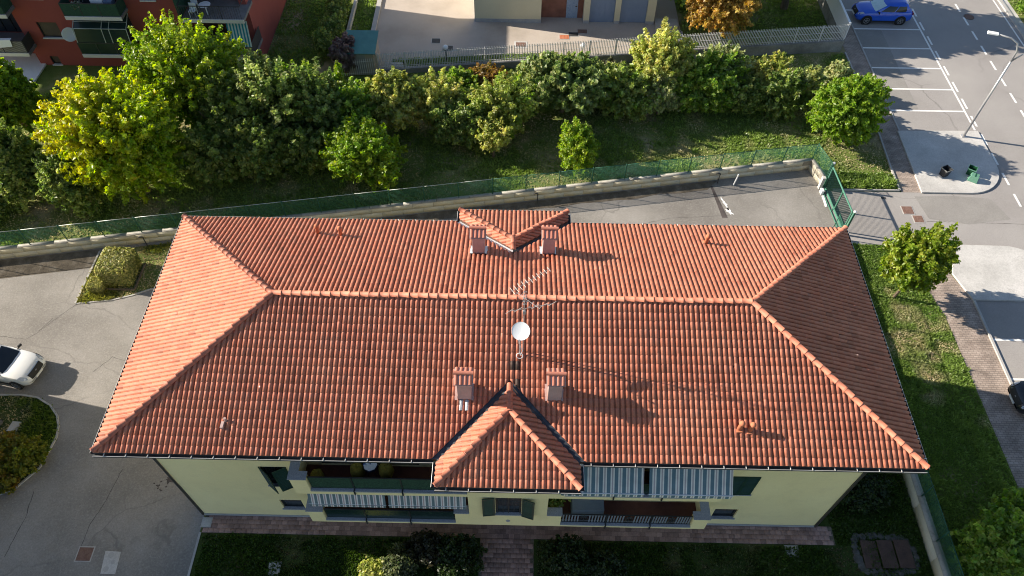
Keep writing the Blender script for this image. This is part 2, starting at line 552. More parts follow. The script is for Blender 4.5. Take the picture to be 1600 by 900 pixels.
# painted markings
m = MB()
for y in (37.0, 34.45, 31.98, 29.55, 27.1, 24.72, 39.5, 42.0):
    m.sheet([(25.85, y - 0.075), (30.95, y - 0.075), (30.95, y + 0.075), (25.85, y + 0.075)], 0.020)
m.sheet([(30.88, 22.75), (31.02, 22.75), (31.02, 60), (30.88, 60)], 0.024)
for y in (5.72, 3.27, 0.82, -1.6, -4.1):
    m.sheet([(25.75, y - 0.065), (30.8, y - 0.065), (30.8, y + 0.065), (25.75, y + 0.065)], 0.020)
m.sheet([(30.8, -30), (30.93, -30), (30.93, 8.2), (30.8, 8.2)], 0.024)
struct('parking_lines', m, MT['white_paint'])
m = MB()
for k in range(-12, 16):
    y0 = 23.15 + k * 1.87
    m.sheet([(31.15, y0), (31.30, y0), (31.30, y0 + 1.1), (31.15, y0 + 1.1)], 0.020)
for k in range(-10, 16):
    y0 = 23.85 + k * 1.88
    m.sheet([(34.82, y0), (34.98, y0), (34.98, y0 + 1.1), (34.82, y0 + 1.1)], 0.020)
m.sheet([(38.1, -60), (38.22, -60), (38.22, 120), (38.1, 120)], 0.020)
struct('road_dashes', m, MT['white_paint'])

# paved court of the neighbouring garages
m = MB()
m.sheet([(-11.0, 28.4), (12.4, 30.9), (12.4, 60), (-11.4, 60)], 0.012)
struct('garage_court', m, MT['court_far'])
m = MB(); m.sheet([(-9.2, 28.65), (2.4, 29.9), (2.4, 30.75), (-9.2, 29.6)], 0.02)
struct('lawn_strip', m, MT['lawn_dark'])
kerb_line('kerb_court', [(-11.1, 30.6), (-11.35, 60)], 0.35, 0, 0.16, 'kerb')
kerb_line('low_wall', [(-12.95, 30.2), (-13.1, 60)], 0.22, 0, 0.4, 'kerb')
kerb_line('kerb_court', [(12.4, 31.4), (12.4, 33.6), (10.6, 33.9)], 0.2, 0, 0.12, 'kerb')

# planting beds and lawns of the house garden
def bed(name, poly, mat, z=0.02, kerb=True):
    mb = MB(); mb.sheet(poly, z)
    struct(name, mb, mat)
TOPI = [(-24.13, 6.97), (-22.2, 7.30), (-21.2, 7.65), (-20.34, 8.10), (-18.4, 8.6), (-14.6, 8.9), (-14.6, wall_y(-14.6) - 0.35), (-24.12, wall_y(-24.12) - 0.35)]
bed('topiary_lawn', TOPI, MT['lawn'])
kerb_line('kerb_topiary', [(-24.13, 6.97), (-24.12, wall_y(-24.12) - 0.4)], 0.1, 0, 0.07)
kerb_line('kerb_topiary', [(-24.13, 6.97), (-22.2, 7.28), (-21.2, 7.62), (-20.34, 8.06), (-18.4, 8.55)], 0.08, 0, 0.05)
m = MB(); m.sheet([(-60, wall_y(-60) - 1.9), (-24.2, wall_y(-24.2) - 1.6), (-24.2, wall_y(-24.2) - 0.2), (-60, wall_y(-60) - 0.2)], 0.018)
struct('soil_strip', m, MT['soil'])
pts = [(x, wall_y(x) - 0.95 - 0.25 * poly_clip_noise(x, 3, 0.6)) for x in np.arange(-14.4, 12.6, 0.6)]
m = MB(); m.sheet(pts + [(12.8, wall_y(12.8) - 0.2), (-14.4, wall_y(-14.4) - 0.2)], 0.018)
struct('soil_strip', m, MT['soil'])

ISL = [(-25.9, 1.22), (-24.7, 1.25), (-23.8, 1.11), (-23.0, 0.68), (-22.44, 0.13), (-22.17, -0.4), (-22.02, -1.0), (-22.08, -1.6), (-22.2, -2.6), (-22.9, -3.6), (-24.0, -4.2), (-26.5, -4.3), (-29, -3.5), (-29.5, 0.4), (-28, 1.1)]
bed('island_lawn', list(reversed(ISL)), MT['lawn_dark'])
kerb_line('kerb_island', ISL + [ISL[0]], 0.09, 0, 0.075)

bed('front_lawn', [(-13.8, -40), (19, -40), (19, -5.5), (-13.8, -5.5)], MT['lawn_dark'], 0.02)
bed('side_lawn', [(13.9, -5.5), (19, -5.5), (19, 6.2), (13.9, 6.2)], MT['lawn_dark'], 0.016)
kerb_line('kerb_front', [(-13.8, -5.5), (-13.62, -40)], 0.1, 0, 0.05)

# tar seams, spills and stains that lie on the asphalt
def blob(cx, cy, rx, ry, z, rot=0.0, seed=1, n=22, rag=0.35):
    rnd = random.Random(seed)
    pts = []
    for k in range(n):
        a = 2 * math.pi * k / n
        f = 1 + rag * (rnd.random() - 0.5) * 2
        x, y = rx * f * math.cos(a), ry * f * math.sin(a)
        pts.append((cx + x * math.cos(rot) - y * math.sin(rot), cy + x * math.sin(rot) + y * math.cos(rot)))
    return pts
m = MB()
m.sheet(blob(12.95, 15.5, 0.11, 0.42, 0, 0.25, 4, rag=0.6), 0.020)
m.sheet(blob(13.12, 14.8, 0.12, 0.3, 0, 0.45, 5, rag=0.6), 0.020)
tag(m.build('paint_spill', MT['white_paint'], origin=(0, 0, 0)), kind="structure")
m = MB()
m.sheet([(12.25, 17.0), (12.4, 17.0), (12.95, 14.3), (12.6, 14.3)], 0.016)
tag(m.build('tar_seam', MT['tar'], origin=(0, 0, 0)), kind="structure")
m = MB()
m.sheet(blob(-15.9, -3.05, 0.22, 0.2, 0, 0, 7, 18, 0.45), 0.016)
for k in range(9):
    rr = random.Random(k + 40)
    m.sheet(blob(-16.6 + rr.random() * 0.7, -3.6 + rr.random() * 0.5, 0.05, 0.04, 0, 0, k, 8), 0.016)
tag(m.build('oil_stain', MT['tar'], origin=(0, 0, 0)), kind="structure")
m = MB()
def seam(pts, w, z=0.015, seed=1):
    rr = random.Random(seed)
    P = []
    for (a, b) in zip(pts[:-1], pts[1:]):
        n = max(2, int(math.hypot(b[0] - a[0], b[1] - a[1]) / 0.18))
        P += [(a[0] + (b[0] - a[0]) * i / n + rr.uniform(-.025, .025), a[1] + (b[1] - a[1]) * i / n + rr.uniform(-.025, .025)) for i in range(n)]
    for (a, b) in zip(P[:-1], P[1:]):
        d = Vector((b[0] - a[0], b[1] - a[1])).normalized(); nn = Vector((-d.y, d.x)) * w * rr.uniform(0.5, 1.2) / 2
        m.add([(a[0] - nn.x, a[1] - nn.y, z), (b[0] - nn.x, b[1] - nn.y, z), (b[0] + nn.x, b[1] + nn.y, z), (a[0] + nn.x, a[1] + nn.y, z)], [(0, 1, 2, 3)])
seam([(-18.30, -2.62), (-18.45, -3.55), (-18.60, -4.45), (-18.85, -5.20), (-18.95, -6.9)], 0.035, seed=2)
seam([(-22.0, -3.75), (-21.9, -5.0), (-22.0, -5.85), (-22.1, -6.95)], 0.04, seed=3)
seam([(-27.6, 4.8), (-25.9, 4.6), (-25.5, 4.95), (-24.9, 6.2)], 0.03, seed=4)
seam([(-18.5, 2.9), (-20.9, 3.6), (-21.7, 2.5)], 0.03, seed=5)
seam([(-24.1, 6.9), (-25.5, 5.0)], 0.03, seed=6)
seam([(25.0, 14.3), (31.0, 14.2)], 0.03, 0.0155, seed=7)
seam([(5.0, 12.9), (9.5, 14.2), (14.0, 14.6)], 0.03, seed=8)
m.build('asphalt_crack', MT['crack'], origin=(0, 0, 0))["kind"] = "structure"

# ------------------------------------------------------------------ brick-red paver walk in front of the house
PAV = {}
def paver_mesh(w, d, tint):
    key = (round(w, 3), round(d, 3), tint)
    if key not in PAV:
        c, h, i = 0.006, 0.03, 0.004
        x, y = w / 2 - i, d / 2 - i
        vs_ = [(-x, -y, -0.02), (x, -y, -0.02), (x, y, -0.02), (-x, y, -0.02), (-x, -y, h - c), (x, -y, h - c), (x, y, h - c), (-x, y, h - c),
               (-x + c, -y + c, h), (x - c, -y + c, h), (x - c, y - c, h), (-x + c, y - c, h)]
        fs = [(0, 1, 5, 4), (1, 2, 6, 5), (2, 3, 7, 6), (3, 0, 4, 7), (4, 5, 9, 8), (5, 6, 10, 9), (6, 7, 11, 10), (7, 4, 8, 11), (8, 9, 10, 11)]
        t = 0.75 + 0.12 * tint
        PAV[key] = np_mesh('paver', vs_, fs, MT['paver'], np.tile(np.array([[t, t, t]]), (len(fs), 1)), 'tint')
    return PAV[key]
m = MB()
m.prism([(-13.75, -5.5), (14.6, -5.5), (14.6, -4.66), (-13.75, -4.66)], 0.0, 0.022)
m.prism([(-1.25, -14), (1.15, -14), (1.15, -5.5), (-1.25, -5.5)], 0.0, 0.022)
walk = struct('front_walk', m, MT['soil'])
rnd = random.Random(11)
rest = MB(); rest_t = []
n_single = 0
cells = []
for r_ in range(4):
    y = -5.4 + r_ * 0.21
    x = -13.72 + (0.125 if r_ % 2 else 0.0)
    while x + 0.25 <= 14.6:
        cells.append((x + 0.125, y, 0.25, 0.21)); x += 0.25
for r_ in range(40):
    y = -5.62 - r_ * 0.21
    x = -1.25 + (0.125 if r_ % 2 else 0.0)
    while x + 0.25 <= 1.16:
        cells.append((x + 0.125, y, 0.25, 0.21)); x += 0.25
for (cx, cy, w, d) in cells:
    t = rnd.randrange(5)
    seen = (cx < -8.3 or cx > 8.3 or (abs(cx) < 1.3 and -7.3 < cy < -5.5))
    dz = rnd.uniform(-0.002, 0.003)
    if seen and n_single < 300:
        n_single += 1
        link_mesh('paver', paver_mesh(w, d, t), walk, (cx, cy, 0.022 + dz))
    else:
        x, y, h = w / 2 - 0.004, d / 2 - 0.004, 0.052 + dz
        rest.box(cx - x, cx + x, cy - y, cy + y, 0.01, h)
        rest_t += [0.75 + 0.12 * t] * 6
o = rest.build('paver_field', MT['paver'], walk)
a = o.data.attributes.new('tint', 'FLOAT_COLOR', 'FACE')
a.data.foreach_set('color', np.repeat(np.array(rest_t, dtype=np.float32), 4))
o["kind"] = "stuff"
# ------------------------------------------------------------------ the house
MT['plaster'] = pmat('cream_plaster', [(0.82, 0.705, 0.38), (0.89, 0.785, 0.445)], scale=0.35, fine=30, fine_amt=0.06, rough=0.92, bump=0.15, bump_scale=90, detail=6, speck=(1.1, 0.22, (0.62, 0.52, 0.29)))
MT['plinth'] = pmat('grey_plinth', [(0.30, 0.31, 0.33), (0.38, 0.39, 0.40)], scale=2, fine=30, fine_amt=0.15, rough=0.9)
MT['tile'] = pmat('terracotta_tile', [(0.39, 0.126, 0.074), (0.455, 0.158, 0.094), (0.495, 0.19, 0.115)], scale=0.6, fine=16, fine_amt=0.18, rough=0.62, bump=0.2, bump_scale=60, attr='tint', spec=0.4, speck=(3.2, 0.4, (0.25, 0.15, 0.115)), detail=7)
MT['tile_plain'] = pmat('terracotta_cap', [(0.42, 0.155, 0.105), (0.49, 0.195, 0.135)], scale=3, fine=16, fine_amt=0.12, rough=0.85)
MT['steel_flash'] = pmat('dull_flashing', [(0.30, 0.33, 0.36), (0.46, 0.49, 0.52)], scale=9, rough=0.5, metallic=0.4, bump=0.5, bump_scale=20)
MT['soffit'] = pmat('roof_deck_wood', [(0.10, 0.06, 0.045), (0.15, 0.095, 0.07)], scale=2, fine=30, fine_amt=0.2, rough=0.9)
MT['gutter'] = pmat('gutter_metal', [(0.05, 0.05, 0.052), (0.09, 0.088, 0.085)], scale=2, rough=0.5, fine_amt=0.1)
MT['gutter_lip'] = pmat('gutter_lip', [(0.44, 0.43, 0.42), (0.56, 0.55, 0.53)], scale=2, rough=0.4, fine_amt=0.1, metallic=0.3)
MT['bracket'] = pmat('gutter_bracket', [(0.58, 0.56, 0.52)], rough=0.5, fine_amt=0.1)
MT['valley'] = pmat('valley_lead', [(0.045, 0.05, 0.058), (0.10, 0.11, 0.125)], scale=3, rough=0.45, metallic=0.5, fine_amt=0.2)
MT['flash'] = pmat('aluminium_flashing', [(0.55, 0.56, 0.58), (0.72, 0.73, 0.75)], scale=6, rough=0.45, metallic=0.5, bump=0.5, bump_scale=20)
MT['chimney'] = pmat('chimney_render', [(0.43, 0.30, 0.27), (0.50, 0.36, 0.33)], scale=3, fine=30, fine_amt=0.1, rough=0.9)
MT['granite'] = pmat('granite', [(0.26, 0.28, 0.32), (0.36, 0.38, 0.42)], scale=18, fine=60, fine_amt=0.4, rough=0.7, speck=(45, 0.6, (0.09, 0.10, 0.12)))
MT['shutter'] = pmat('green_shutter', [(0.010, 0.038, 0.030), (0.016, 0.055, 0.043)], scale=2, fine=30, fine_amt=0.1, rough=0.45, spec=0.4)
MT['screen'] = pmat('green_screen', [(0.010, 0.034, 0.022), (0.030, 0.080, 0.050)], scale=14, fine=50, fine_amt=0.6, rough=0.9, contrast=(0.35, 0.65))
MT['dark_glass'] = pmat('dark_panel', [(0.010, 0.026, 0.026), (0.016, 0.038, 0.036)], scale=1, fine_amt=0.1, rough=0.25, spec=0.5)
MT['glass'] = pmat('window_glass', [(0.03, 0.038, 0.045), (0.05, 0.06, 0.07)], scale=1, fine_amt=0.0, rough=0.08, spec=0.6)
MT['frame_dark'] = pmat('dark_frame', [(0.022, 0.026, 0.03), (0.035, 0.04, 0.045)], scale=2, rough=0.4, fine_amt=0.1)
MT['floor_red'] = pmat('balcony_tiles', [(0.105, 0.040, 0.030), (0.15, 0.06, 0.045)], scale=3, fine=30, fine_amt=0.15, rough=0.6)
MT['rail_blue'] = pmat('railing_grey', [(0.24, 0.27, 0.33), (0.30, 0.34, 0.40)], scale=3, rough=0.45, metallic=0.3, fine_amt=0.08)
MT['awning'] = stripe_material('striped_awning', 0.283, [(0.0, (0.12, 0.195, 0.23)), (0.38, (0.70, 0.69, 0.63)), (0.55, (0.42, 0.38, 0.38)), (0.73, (0.70, 0.69, 0.63)), (0.90, (0.12, 0.195, 0.23))])
MT['awning_low'] = stripe_material('striped_awning_low', 0.245, [(0.0, (0.14, 0.19, 0.205)), (0.45, (0.66, 0.63, 0.61)), (0.60, (0.40, 0.30, 0.30)), (0.78, (0.66, 0.63, 0.61))])
MT['awn_bar'] = pmat('awning_bar', [(0.60, 0.64, 0.68)], rough=0.4, fine_amt=0.05)
MT['white_metal'] = pmat('white_metal', [(0.74, 0.76, 0.78), (0.82, 0.83, 0.84)], scale=2, rough=0.35, fine_amt=0.06)
MT['antenna'] = pmat('antenna_metal', [(0.36, 0.35, 0.35), (0.44, 0.43, 0.42)], scale=4, rough=0.4, metallic=0.4, fine_amt=0.15)

HL, HW, EV, RISE = 14.742, 5.67, 8.62, 1.974
TAN = RISE / HW
WX, WY = 13.762, 4.69                         # outer wall faces
FY = -5.75                                    # face of bay and balconies
house = empty('house', (0, 0, 0), 'long cream plastered house with a terracotta tiled hip roof, four chimneys and balconies', 'house')

# openings in the front wall: x0, x1, z0, z1
FH = [(-9.93, -8.85, 3.63, 5.45), (-9.95, -9.0, 1.05, 2.0), (8.90, 9.98, 3.65, 5.40), (8.95, 9.95, 0.95, 1.95),
      (-9.93, -8.85, 6.65, 8.2), (8.90, 9.98, 6.65, 8.2),
      (-7.35, -6.05, 5.75, 7.95), (-4.9, -3.5, 5.75, 7.95), (3.5, 4.9, 5.75, 7.95), (6.05, 7.35, 5.75, 7.95),
      (-7.35, -6.05, 2.65, 4.85), (-4.9, -3.5, 2.65, 4.85), (3.5, 4.9, 2.65, 4.85), (6.05, 7.35, 2.65, 4.85), (-0.8, 0.8, 0.06, 2.25)]
BH = [(x - 0.55, x + 0.55, z, z + 1.5) for x in (-11.5, -8.0, -4.6, 4.6, 8.0, 11.5) for z in (3.6, 6.6)]
SH = [(y - 0.5, y + 0.5, z, z + 1.5) for y in (-2.0, 2.0) for z in (3.6, 6.6)]
m = MB()
wall_face(m, -WX, WX, 0.0, 8.75, FH, lambda a, b, d: (a, -WY + d, b), 0.16)
wall_face(m, -WX, WX, 0.0, 8.75, BH, lambda a, b, d: (a, WY - d, b), 0.16)
wall_face(m, -WY, WY, 0.0, 8.75, SH, lambda a, b, d: (-WX + d, a, b), 0.16)
wall_face(m, -WY, WY, 0.0, 8.75, SH, lambda a, b, d: (WX - d, a, b), 0.16)
m.build('wall', MT['plaster'], house)
m = MB()
m.box(-WX - 0.03, WX + 0.03, -WY - 0.03, -WY + 0.01, 0.0, 0.22)
m.box(-WX - 0.03, WX + 0.03, WY - 0.01, WY + 0.03, 0.0, 0.22)
m.box(-WX - 0.032, -WX + 0.01, -WY, WY, 0.0, 0.22)
m.box(WX - 0.01, WX + 0.032, -WY, WY, 0.0, 0.22)
m.build('plinth', MT['plinth'], house)
for sx in (-1, 1):                                        # downpipes at the front corners
    m = MB(); m.tube([(sx * (WX + 0.07), -WY - 0.02, 0.15), (sx * (WX + 0.07), -WY - 0.02, 8.2), (sx * (HL - 0.25), -HW + 0.1, 8.5)], 0.055, 8)
    m.build('downpipe', MT['gutter'], house, smooth=True)

def leaf_shutter(hinge, width, z0, z1, ang, name='shutter', y=-WY, parent=house, side=1):
    """a louvred leaf hinged at x = hinge; side = +1 opens its free edge towards +x"""
    mb = MB()
    M3 = Matrix.Rotation(-ang * side, 3, 'Z')
    base = Vector((hinge, y - 0.025, 0))
    def put(x0, x1, y0, y1, za, zb, tilt=0.0):
        c = Vector(((x0 + x1) / 2 * side, (y0 + y1) / 2, 0))
        mm = M3 @ Matrix.Rotation(tilt, 3, 'X')
        c = M3 @ c + base; c.z = (za + zb) / 2
        mb.obox(c, (x1 - x0, y1 - y0, zb - za), mm)
    put(0, 0.06, -0.02, 0.02, z0, z1); put(width - 0.06, width, -0.02, 0.02, z0, z1)
    put(0.06, width - 0.06, -0.0198, 0.0198, z0, z0 + 0.07); put(0.06, width - 0.06, -0.0198, 0.0198, z1 - 0.07, z1)
    put(0.06, width - 0.06, -0.006, 0.006, z0 + 0.07, z1 - 0.07)
    k = 14
    for i in range(k):
        zc = z0 + 0.09 + (z1 - z0 - 0.18) * (i + 0.5) / k
        put(0.06, width - 0.06, -0.018, 0.018, zc - 0.022, zc + 0.022, 0.5)
    return mb.build(name, MT['shutter'], parent)

def window(x0, x1, z0, z1, to3, parent=house, mat='glass', bars=1, sill=True, frame='frame_dark'):
    """glazed unit in an opening: pane, frame with mullion, stone sill as sub-parts; to3(a,b,d)"""
    mb = MB()
    mb.quad(to3(x0, z0, 0.13), to3(x1, z0, 0.13), to3(x1, z1, 0.13), to3(x0, z1, 0.13))
    w = mb.build('window', MT[mat], parent)
    mb = MB()
    def bar(a0, a1, b0, b1, d0=0.07, d1=0.128):
        p = [to3(a0, b0, d0), to3(a1, b0, d0), to3(a1, b1, d0), to3(a0, b1, d0), to3(a0, b0, d1), to3(a1, b0, d1), to3(a1, b1, d1), to3(a0, b1, d1)]
        mb.add(p, [(0, 1, 2, 3), (4, 5, 6, 7), (0, 1, 5, 4), (1, 2, 6, 5), (2, 3, 7, 6), (3, 0, 4, 7)])
    t = 0.06
    bar(x0, x0 + t, z0, z1); bar(x1 - t, x1, z0, z1); bar(x0 + t, x1 - t, z0, z0 + t, 0.072); bar(x0 + t, x1 - t, z1 - t, z1, 0.072)
    for i in range(bars):
        xm = x0 + (x1 - x0) * (i + 1) / (bars + 1)
        bar(xm - 0.035, xm + 0.035, z0 + t, z1 - t, 0.074)
    mb.build('frame', MT[frame], w, origin=WORLD[w.name])
    if sill:
        mb = MB()
        p = [to3(x0 - 0.06, z0 - 0.05, -0.06), to3(x1 + 0.06, z0 - 0.05, -0.06), to3(x1 + 0.06, z0 + 0.012, -0.06), to3(x0 - 0.06, z0 + 0.012, -0.06),
             to3(x0 - 0.06, z0 - 0.05, 0.12), to3(x1 + 0.06, z0 - 0.05, 0.12), to3(x1 + 0.06, z0 + 0.012, 0.12), to3(x0 - 0.06, z0 + 0.012, 0.12)]
        mb.add(p, [(0, 1, 2, 3), (4, 5, 6, 7), (0, 1, 5, 4), (1, 2, 6, 5), (2, 3, 7, 6), (3, 0, 4, 7)])
        mb.build('sill', MT['granite'], w, origin=WORLD[w.name])
    return w

f3 = lambda a, b, d: (a, -WY + d, b)
for h in FH:
    if h[3] - h[2] > 2.15 and h[2] > 1: window(*h, f3, mat='glass', bars=1, sill=False)
    elif h[2] < 0.5: window(*h, f3, mat='glass', bars=1, sill=False)
    else: window(*h, f3, bars=1 if h[3] - h[2] > 1.2 else 0)
for h in BH: window(*h, lambda a, b, d: (a, WY - d, b))
for h in SH:
    window(*h, lambda a, b, d: (-WX + d, a, b)); window(*h, lambda a, b, d: (WX - d, a, b))
# ajar shutters on the left, closed ones on the right
leaf_shutter(-9.93, 0.55, 3.60, 5.47, R(38), side=1)
leaf_shutter(-8.85, 0.55, 3.60, 5.47, R(26), side=-1)
leaf_shutter(8.90, 0.54, 3.62, 5.42, R(1), side=1)
leaf_shutter(9.98, 0.54, 3.62, 5.42, R(1), side=-1)
for x0, x1 in ((-9.93, -8.85), (8.90, 9.98)):
    leaf_shutter(x0, 0.54, 6.62, 8.2, R(2), side=1); leaf_shutter(x1, 0.54, 6.62, 8.2, R(2), side=-1)

# projecting bay with the stair window
BX = 1.57
BWH = [(-0.5, 0.53, 3.72, 5.38), (-0.5, 0.53, 6.7, 8.1)]
m = MB()
wall_face(m, -BX, BX, 2.42, 8.75, BWH, lambda a, b, d: (a, FY + d, b), 0.16)
m.quad((-BX, -WY + 0.02, 2.42), (-BX, FY, 2.42), (-BX, FY, 8.75), (-BX, -WY + 0.02, 8.75))
m.quad((BX, FY, 2.42), (BX, -WY + 0.02, 2.42), (BX, -WY + 0.02, 8.75), (BX, FY, 8.75))
m.quad((-BX, -WY + 0.02, 2.42), (BX, -WY + 0.02, 2.42), (BX, FY, 2.42), (-BX, FY, 2.42))
bay = m.build('bay', MT['plaster'], house)
fb = lambda a, b, d: (a, FY + d, b)
window(*BWH[0], fb, bars=1); window(*BWH[1], fb, bars=1)
m = MB()                                                   # iron grille in front of the stair window
for i in range(5):
    x = -0.42 + i * 0.22
    m.tube([(x, FY + 0.03, 3.74), (x, FY + 0.03, 5.36)], 0.011, 5)
for z in (4.0, 4.5, 5.0): m.tube([(-0.49, FY + 0.03, z), (0.52, FY + 0.03, z)], 0.011, 5)
m.build('window_grille', MT['dark_iron'], house)
leaf_shutter(-0.52, 0.5, 3.66, 5.42, R(180 - 6), y=FY - 0.02, side=1)
leaf_shutter(0.55, 0.5, 3.60, 5.38, R(180 - 16), y=FY - 0.02, side=-1)
m = MB(); m.lathe([(0.085, 0), (0.085, 0.03), (0.06, 0.05)], (0.0, FY - 0.001, 2.98), 12, Matrix.Rotation(R(90), 3, 'X'))
m.build('wall_vent', MT['plinth'], house)

# balconies ----------------------------------------------------------
def balcony(side, z0, z1, top, kind):
    """side -1 left / +1 right of the bay; slab z0..z1, parapet top; kind of railing"""
    S = lambda a, b: (min(side * a, side * b), max(side * a, side * b))
    mb = MB()
    x0, x1 = S(BX + 0.002, 8.2)
    mb.box(x0, x1, FY, -WY + 0.01, z0, z1)
    slab = mb.build('balcony', MT['plaster'], house)
    mb = MB()
    x0, x1 = S(BX + 0.01, 7.95)
    mb.box(x0, x1, FY + 0.22, -WY - 0.002, z1, z1 + 0.03)
    mb.build('floor', MT['floor_red'], slab)
    mb = MB()                                              # outer pier and side parapet
    x0, x1 = S(7.58, 8.2); mb.box(x0, x1, FY, FY + 0.28, z1, top)
    x0, x1 = S(7.93, 8.2); mb.box(x0, x1, FY + 0.28, -WY + 0.01, z1, top)
    mb.build('parapet', MT['plaster'], slab)
    mb = MB()
    x0, x1 = S(7.55, 8.25); mb.box(x0, x1, FY - 0.04, FY + 0.31, top, top + 0.05)
    x0, x1 = S(7.88, 8.25); mb.box(x0, x1, FY + 0.31, -WY + 0.01, top, top + 0.05)
    mb.build('coping', MT['granite'], slab)
    if kind != 'screen':
        mb = MB(); x0, x1 = S(BX + 0.003, 2.17); mb.box(x0, x1, FY, FY + 0.28, z1, top + 0.1)
        mb.build('parapet', MT['plaster'], slab)
        mb = MB(); x0, x1 = S(BX + 0.004, 2.21); mb.box(x0, x1, FY - 0.04, FY + 0.31, top + 0.1, top + 0.15)
        mb.build('coping', MT['granite'], slab)
        a = 2.17
    else: a = BX + 0.01
    mb = MB(); x0, x1 = S(a, 7.58); mb.box(x0, x1, FY - 0.03, FY + 0.18, z1 + 0.001, z1 + 0.09)
    mb.build('kerb', MT['granite'], slab)
    edges = [a + 0.02, 4.05, 5.9, 7.56]
    ry = FY + 0.1
    for i in range(3):
        p, q = edges[i] + 0.03, edges[i + 1] - 0.03
        x0, x1 = S(p, q)
        if kind in ('screen', 'panel'):
            mb = MB(); mb.box(x0, x1, ry - 0.012, ry + 0.012, z1 + 0.13, top - 0.03)
            mb.build('railing_panel', MT['screen' if kind == 'screen' else 'dark_glass'], slab)
        else:
            n = 15
            mesh = None
            for k in range(n):
                x = x0 + (x1 - x0) * (k + 0.5) / n
                if abs(k - 7) < 1.5:
                    continue
                mb = MB(); mb.box(x - 0.028, x + 0.028, ry - 0.012, ry + 0.012, z1 + 0.16, top - 0.05)
                if mesh is None:
                    o = mb.build('baluster', MT['rail_blue'], slab, origin=(x, ry, z1 + 0.16)); mesh = o.data
                else: link_mesh('baluster', mesh, slab, (x, ry, z1 + 0.16))
            xc = x0 + (x1 - x0) * 7.5 / n
            mb = MB()                                      # wrought ornament in the middle of each field
            for r_ in (0.09, 0.15):
                mb.tube([(xc + r_ * math.cos(t), ry, (z1 + top) / 2 + 0.05 + 1.3 * r_ * math.sin(t)) for t in np.linspace(0, 2 * math.pi, 17)], 0.018, 5)
            mb.tube([(xc, ry, z1 + 0.16), (xc, ry, top - 0.05)], 0.02, 5)
            mb.build('ornament', MT['frame_dark'], slab)
        mb = MB(); mb.box(x0, x1, ry - 0.022, ry + 0.022, top - 0.03, top + 0.01); mb.build('rail', MT['frame_dark'], slab)
        mb = MB(); mb.box(x0, x1, ry - 0.018, ry + 0.018, z1 + 0.10, z1 + 0.13); mb.build('rail', MT['frame_dark'], slab)
    for e in edges[1:3]:
        x0, x1 = S(e - 0.025, e + 0.025)
        mb = MB(); mb.box(x0, x1, ry - 0.03, ry + 0.03, z1 - 0.12, top + 0.012); mb.box(x0, x1, FY - 0.06, FY - 0.002, z1 - 0.22, z1 + 0.02); mb.box(x0, x1, FY - 0.06, ry - 0.03, z1 + 0.092, z1 + 0.12)
        mb.build('post', MT['frame_dark'], slab)
    return slab
bUL = balcony(-1, 5.42, 5.72, 6.80, 'screen')
bLL = balcony(-1, 2.42, 2.62, 3.60, 'panel')
bUR = balcony(1, 5.42, 5.72, 6.80, 'panel')
bLR = balcony(1, 2.42, 2.62, 3.55, 'bars')

# awnings -------------------------------------------------------------
def awning(x0, x1, ya, za, yb, zb, mat, scallop, label):
    mb = MB()
    n = max(8, int((x1 - x0) / 0.07))
    def sag(t): return -0.03 * math.sin(math.pi * t)
    rows = 5
    org = Vector((x0, ya, za))
    vs_, fs = [], []
    for j in range(rows + 1):
        t = j / rows
        for i in range(n + 1):
            vs_.append((x0 + (x1 - x0) * i / n, ya + (yb - ya) * t, za + (zb - za) * t + sag(t)))
    for j in range(rows):
        for i in range(n):
            k = j * (n + 1) + i
            fs.append((k, k + 1, k + n + 2, k + n + 1))
    b0 = len(vs_)
    for j in range(2):
        for i in range(n + 1):
            x = x0 + (x1 - x0) * i / n
            drop = 0.02 if j == 0 else scallop * (0.8 + 0.2 * abs(math.sin((x - x0) * 8)))
            vs_.append((x, yb - 0.015 - 0.02 * j, zb - drop))
    for i in range(n): fs.append((b0 + i, b0 + i + 1, b0 + n + 2 + i, b0 + n + 1 + i))
    mb.add(vs_, fs)
    a = mb.build('awning', MT[mat], house, origin=org)
    a.location = org; WORLD[a.name] = org
    a["label"] = label
    sol = a.modifiers.new("cloth", 'SOLIDIFY'); sol.thickness = 0.006
    mb = MB(); mb.tube([(x0 - 0.02, yb, zb + 0.005), (x1 + 0.02, yb, zb + 0.005)], 0.024 if mat == 'awning' else 0.012, 8)
    mb.build('front_bar', MT['awn_bar'], a, origin=org)
    mb = MB(); mb.box(x0 - 0.02, x1 + 0.02, ya, ya + 0.12, za - 0.03, za + 0.09)
    mb.build('cassette', MT['awn_bar'], a, origin=org)
    return a
awning(1.95, 4.98, -4.86, 8.10, -6.14, 6.98, 'awning', 0.19, 'extended blue and white striped awning beside the bay')
awning(5.18, 8.24, -4.86, 8.10, -6.14, 6.98, 'awning', 0.19, 'extended blue and white striped awning next to the closed shutters')
awning(-7.88, -4.84, -5.58, 5.30, -5.83, 4.58, 'awning_low', 0.16, 'short grey striped awning under the upper balcony')
awning(-4.72, -1.66, -5.58, 5.30, -5.83, 4.58, 'awning_low', 0.16, 'short grey striped awning nearer the bay')

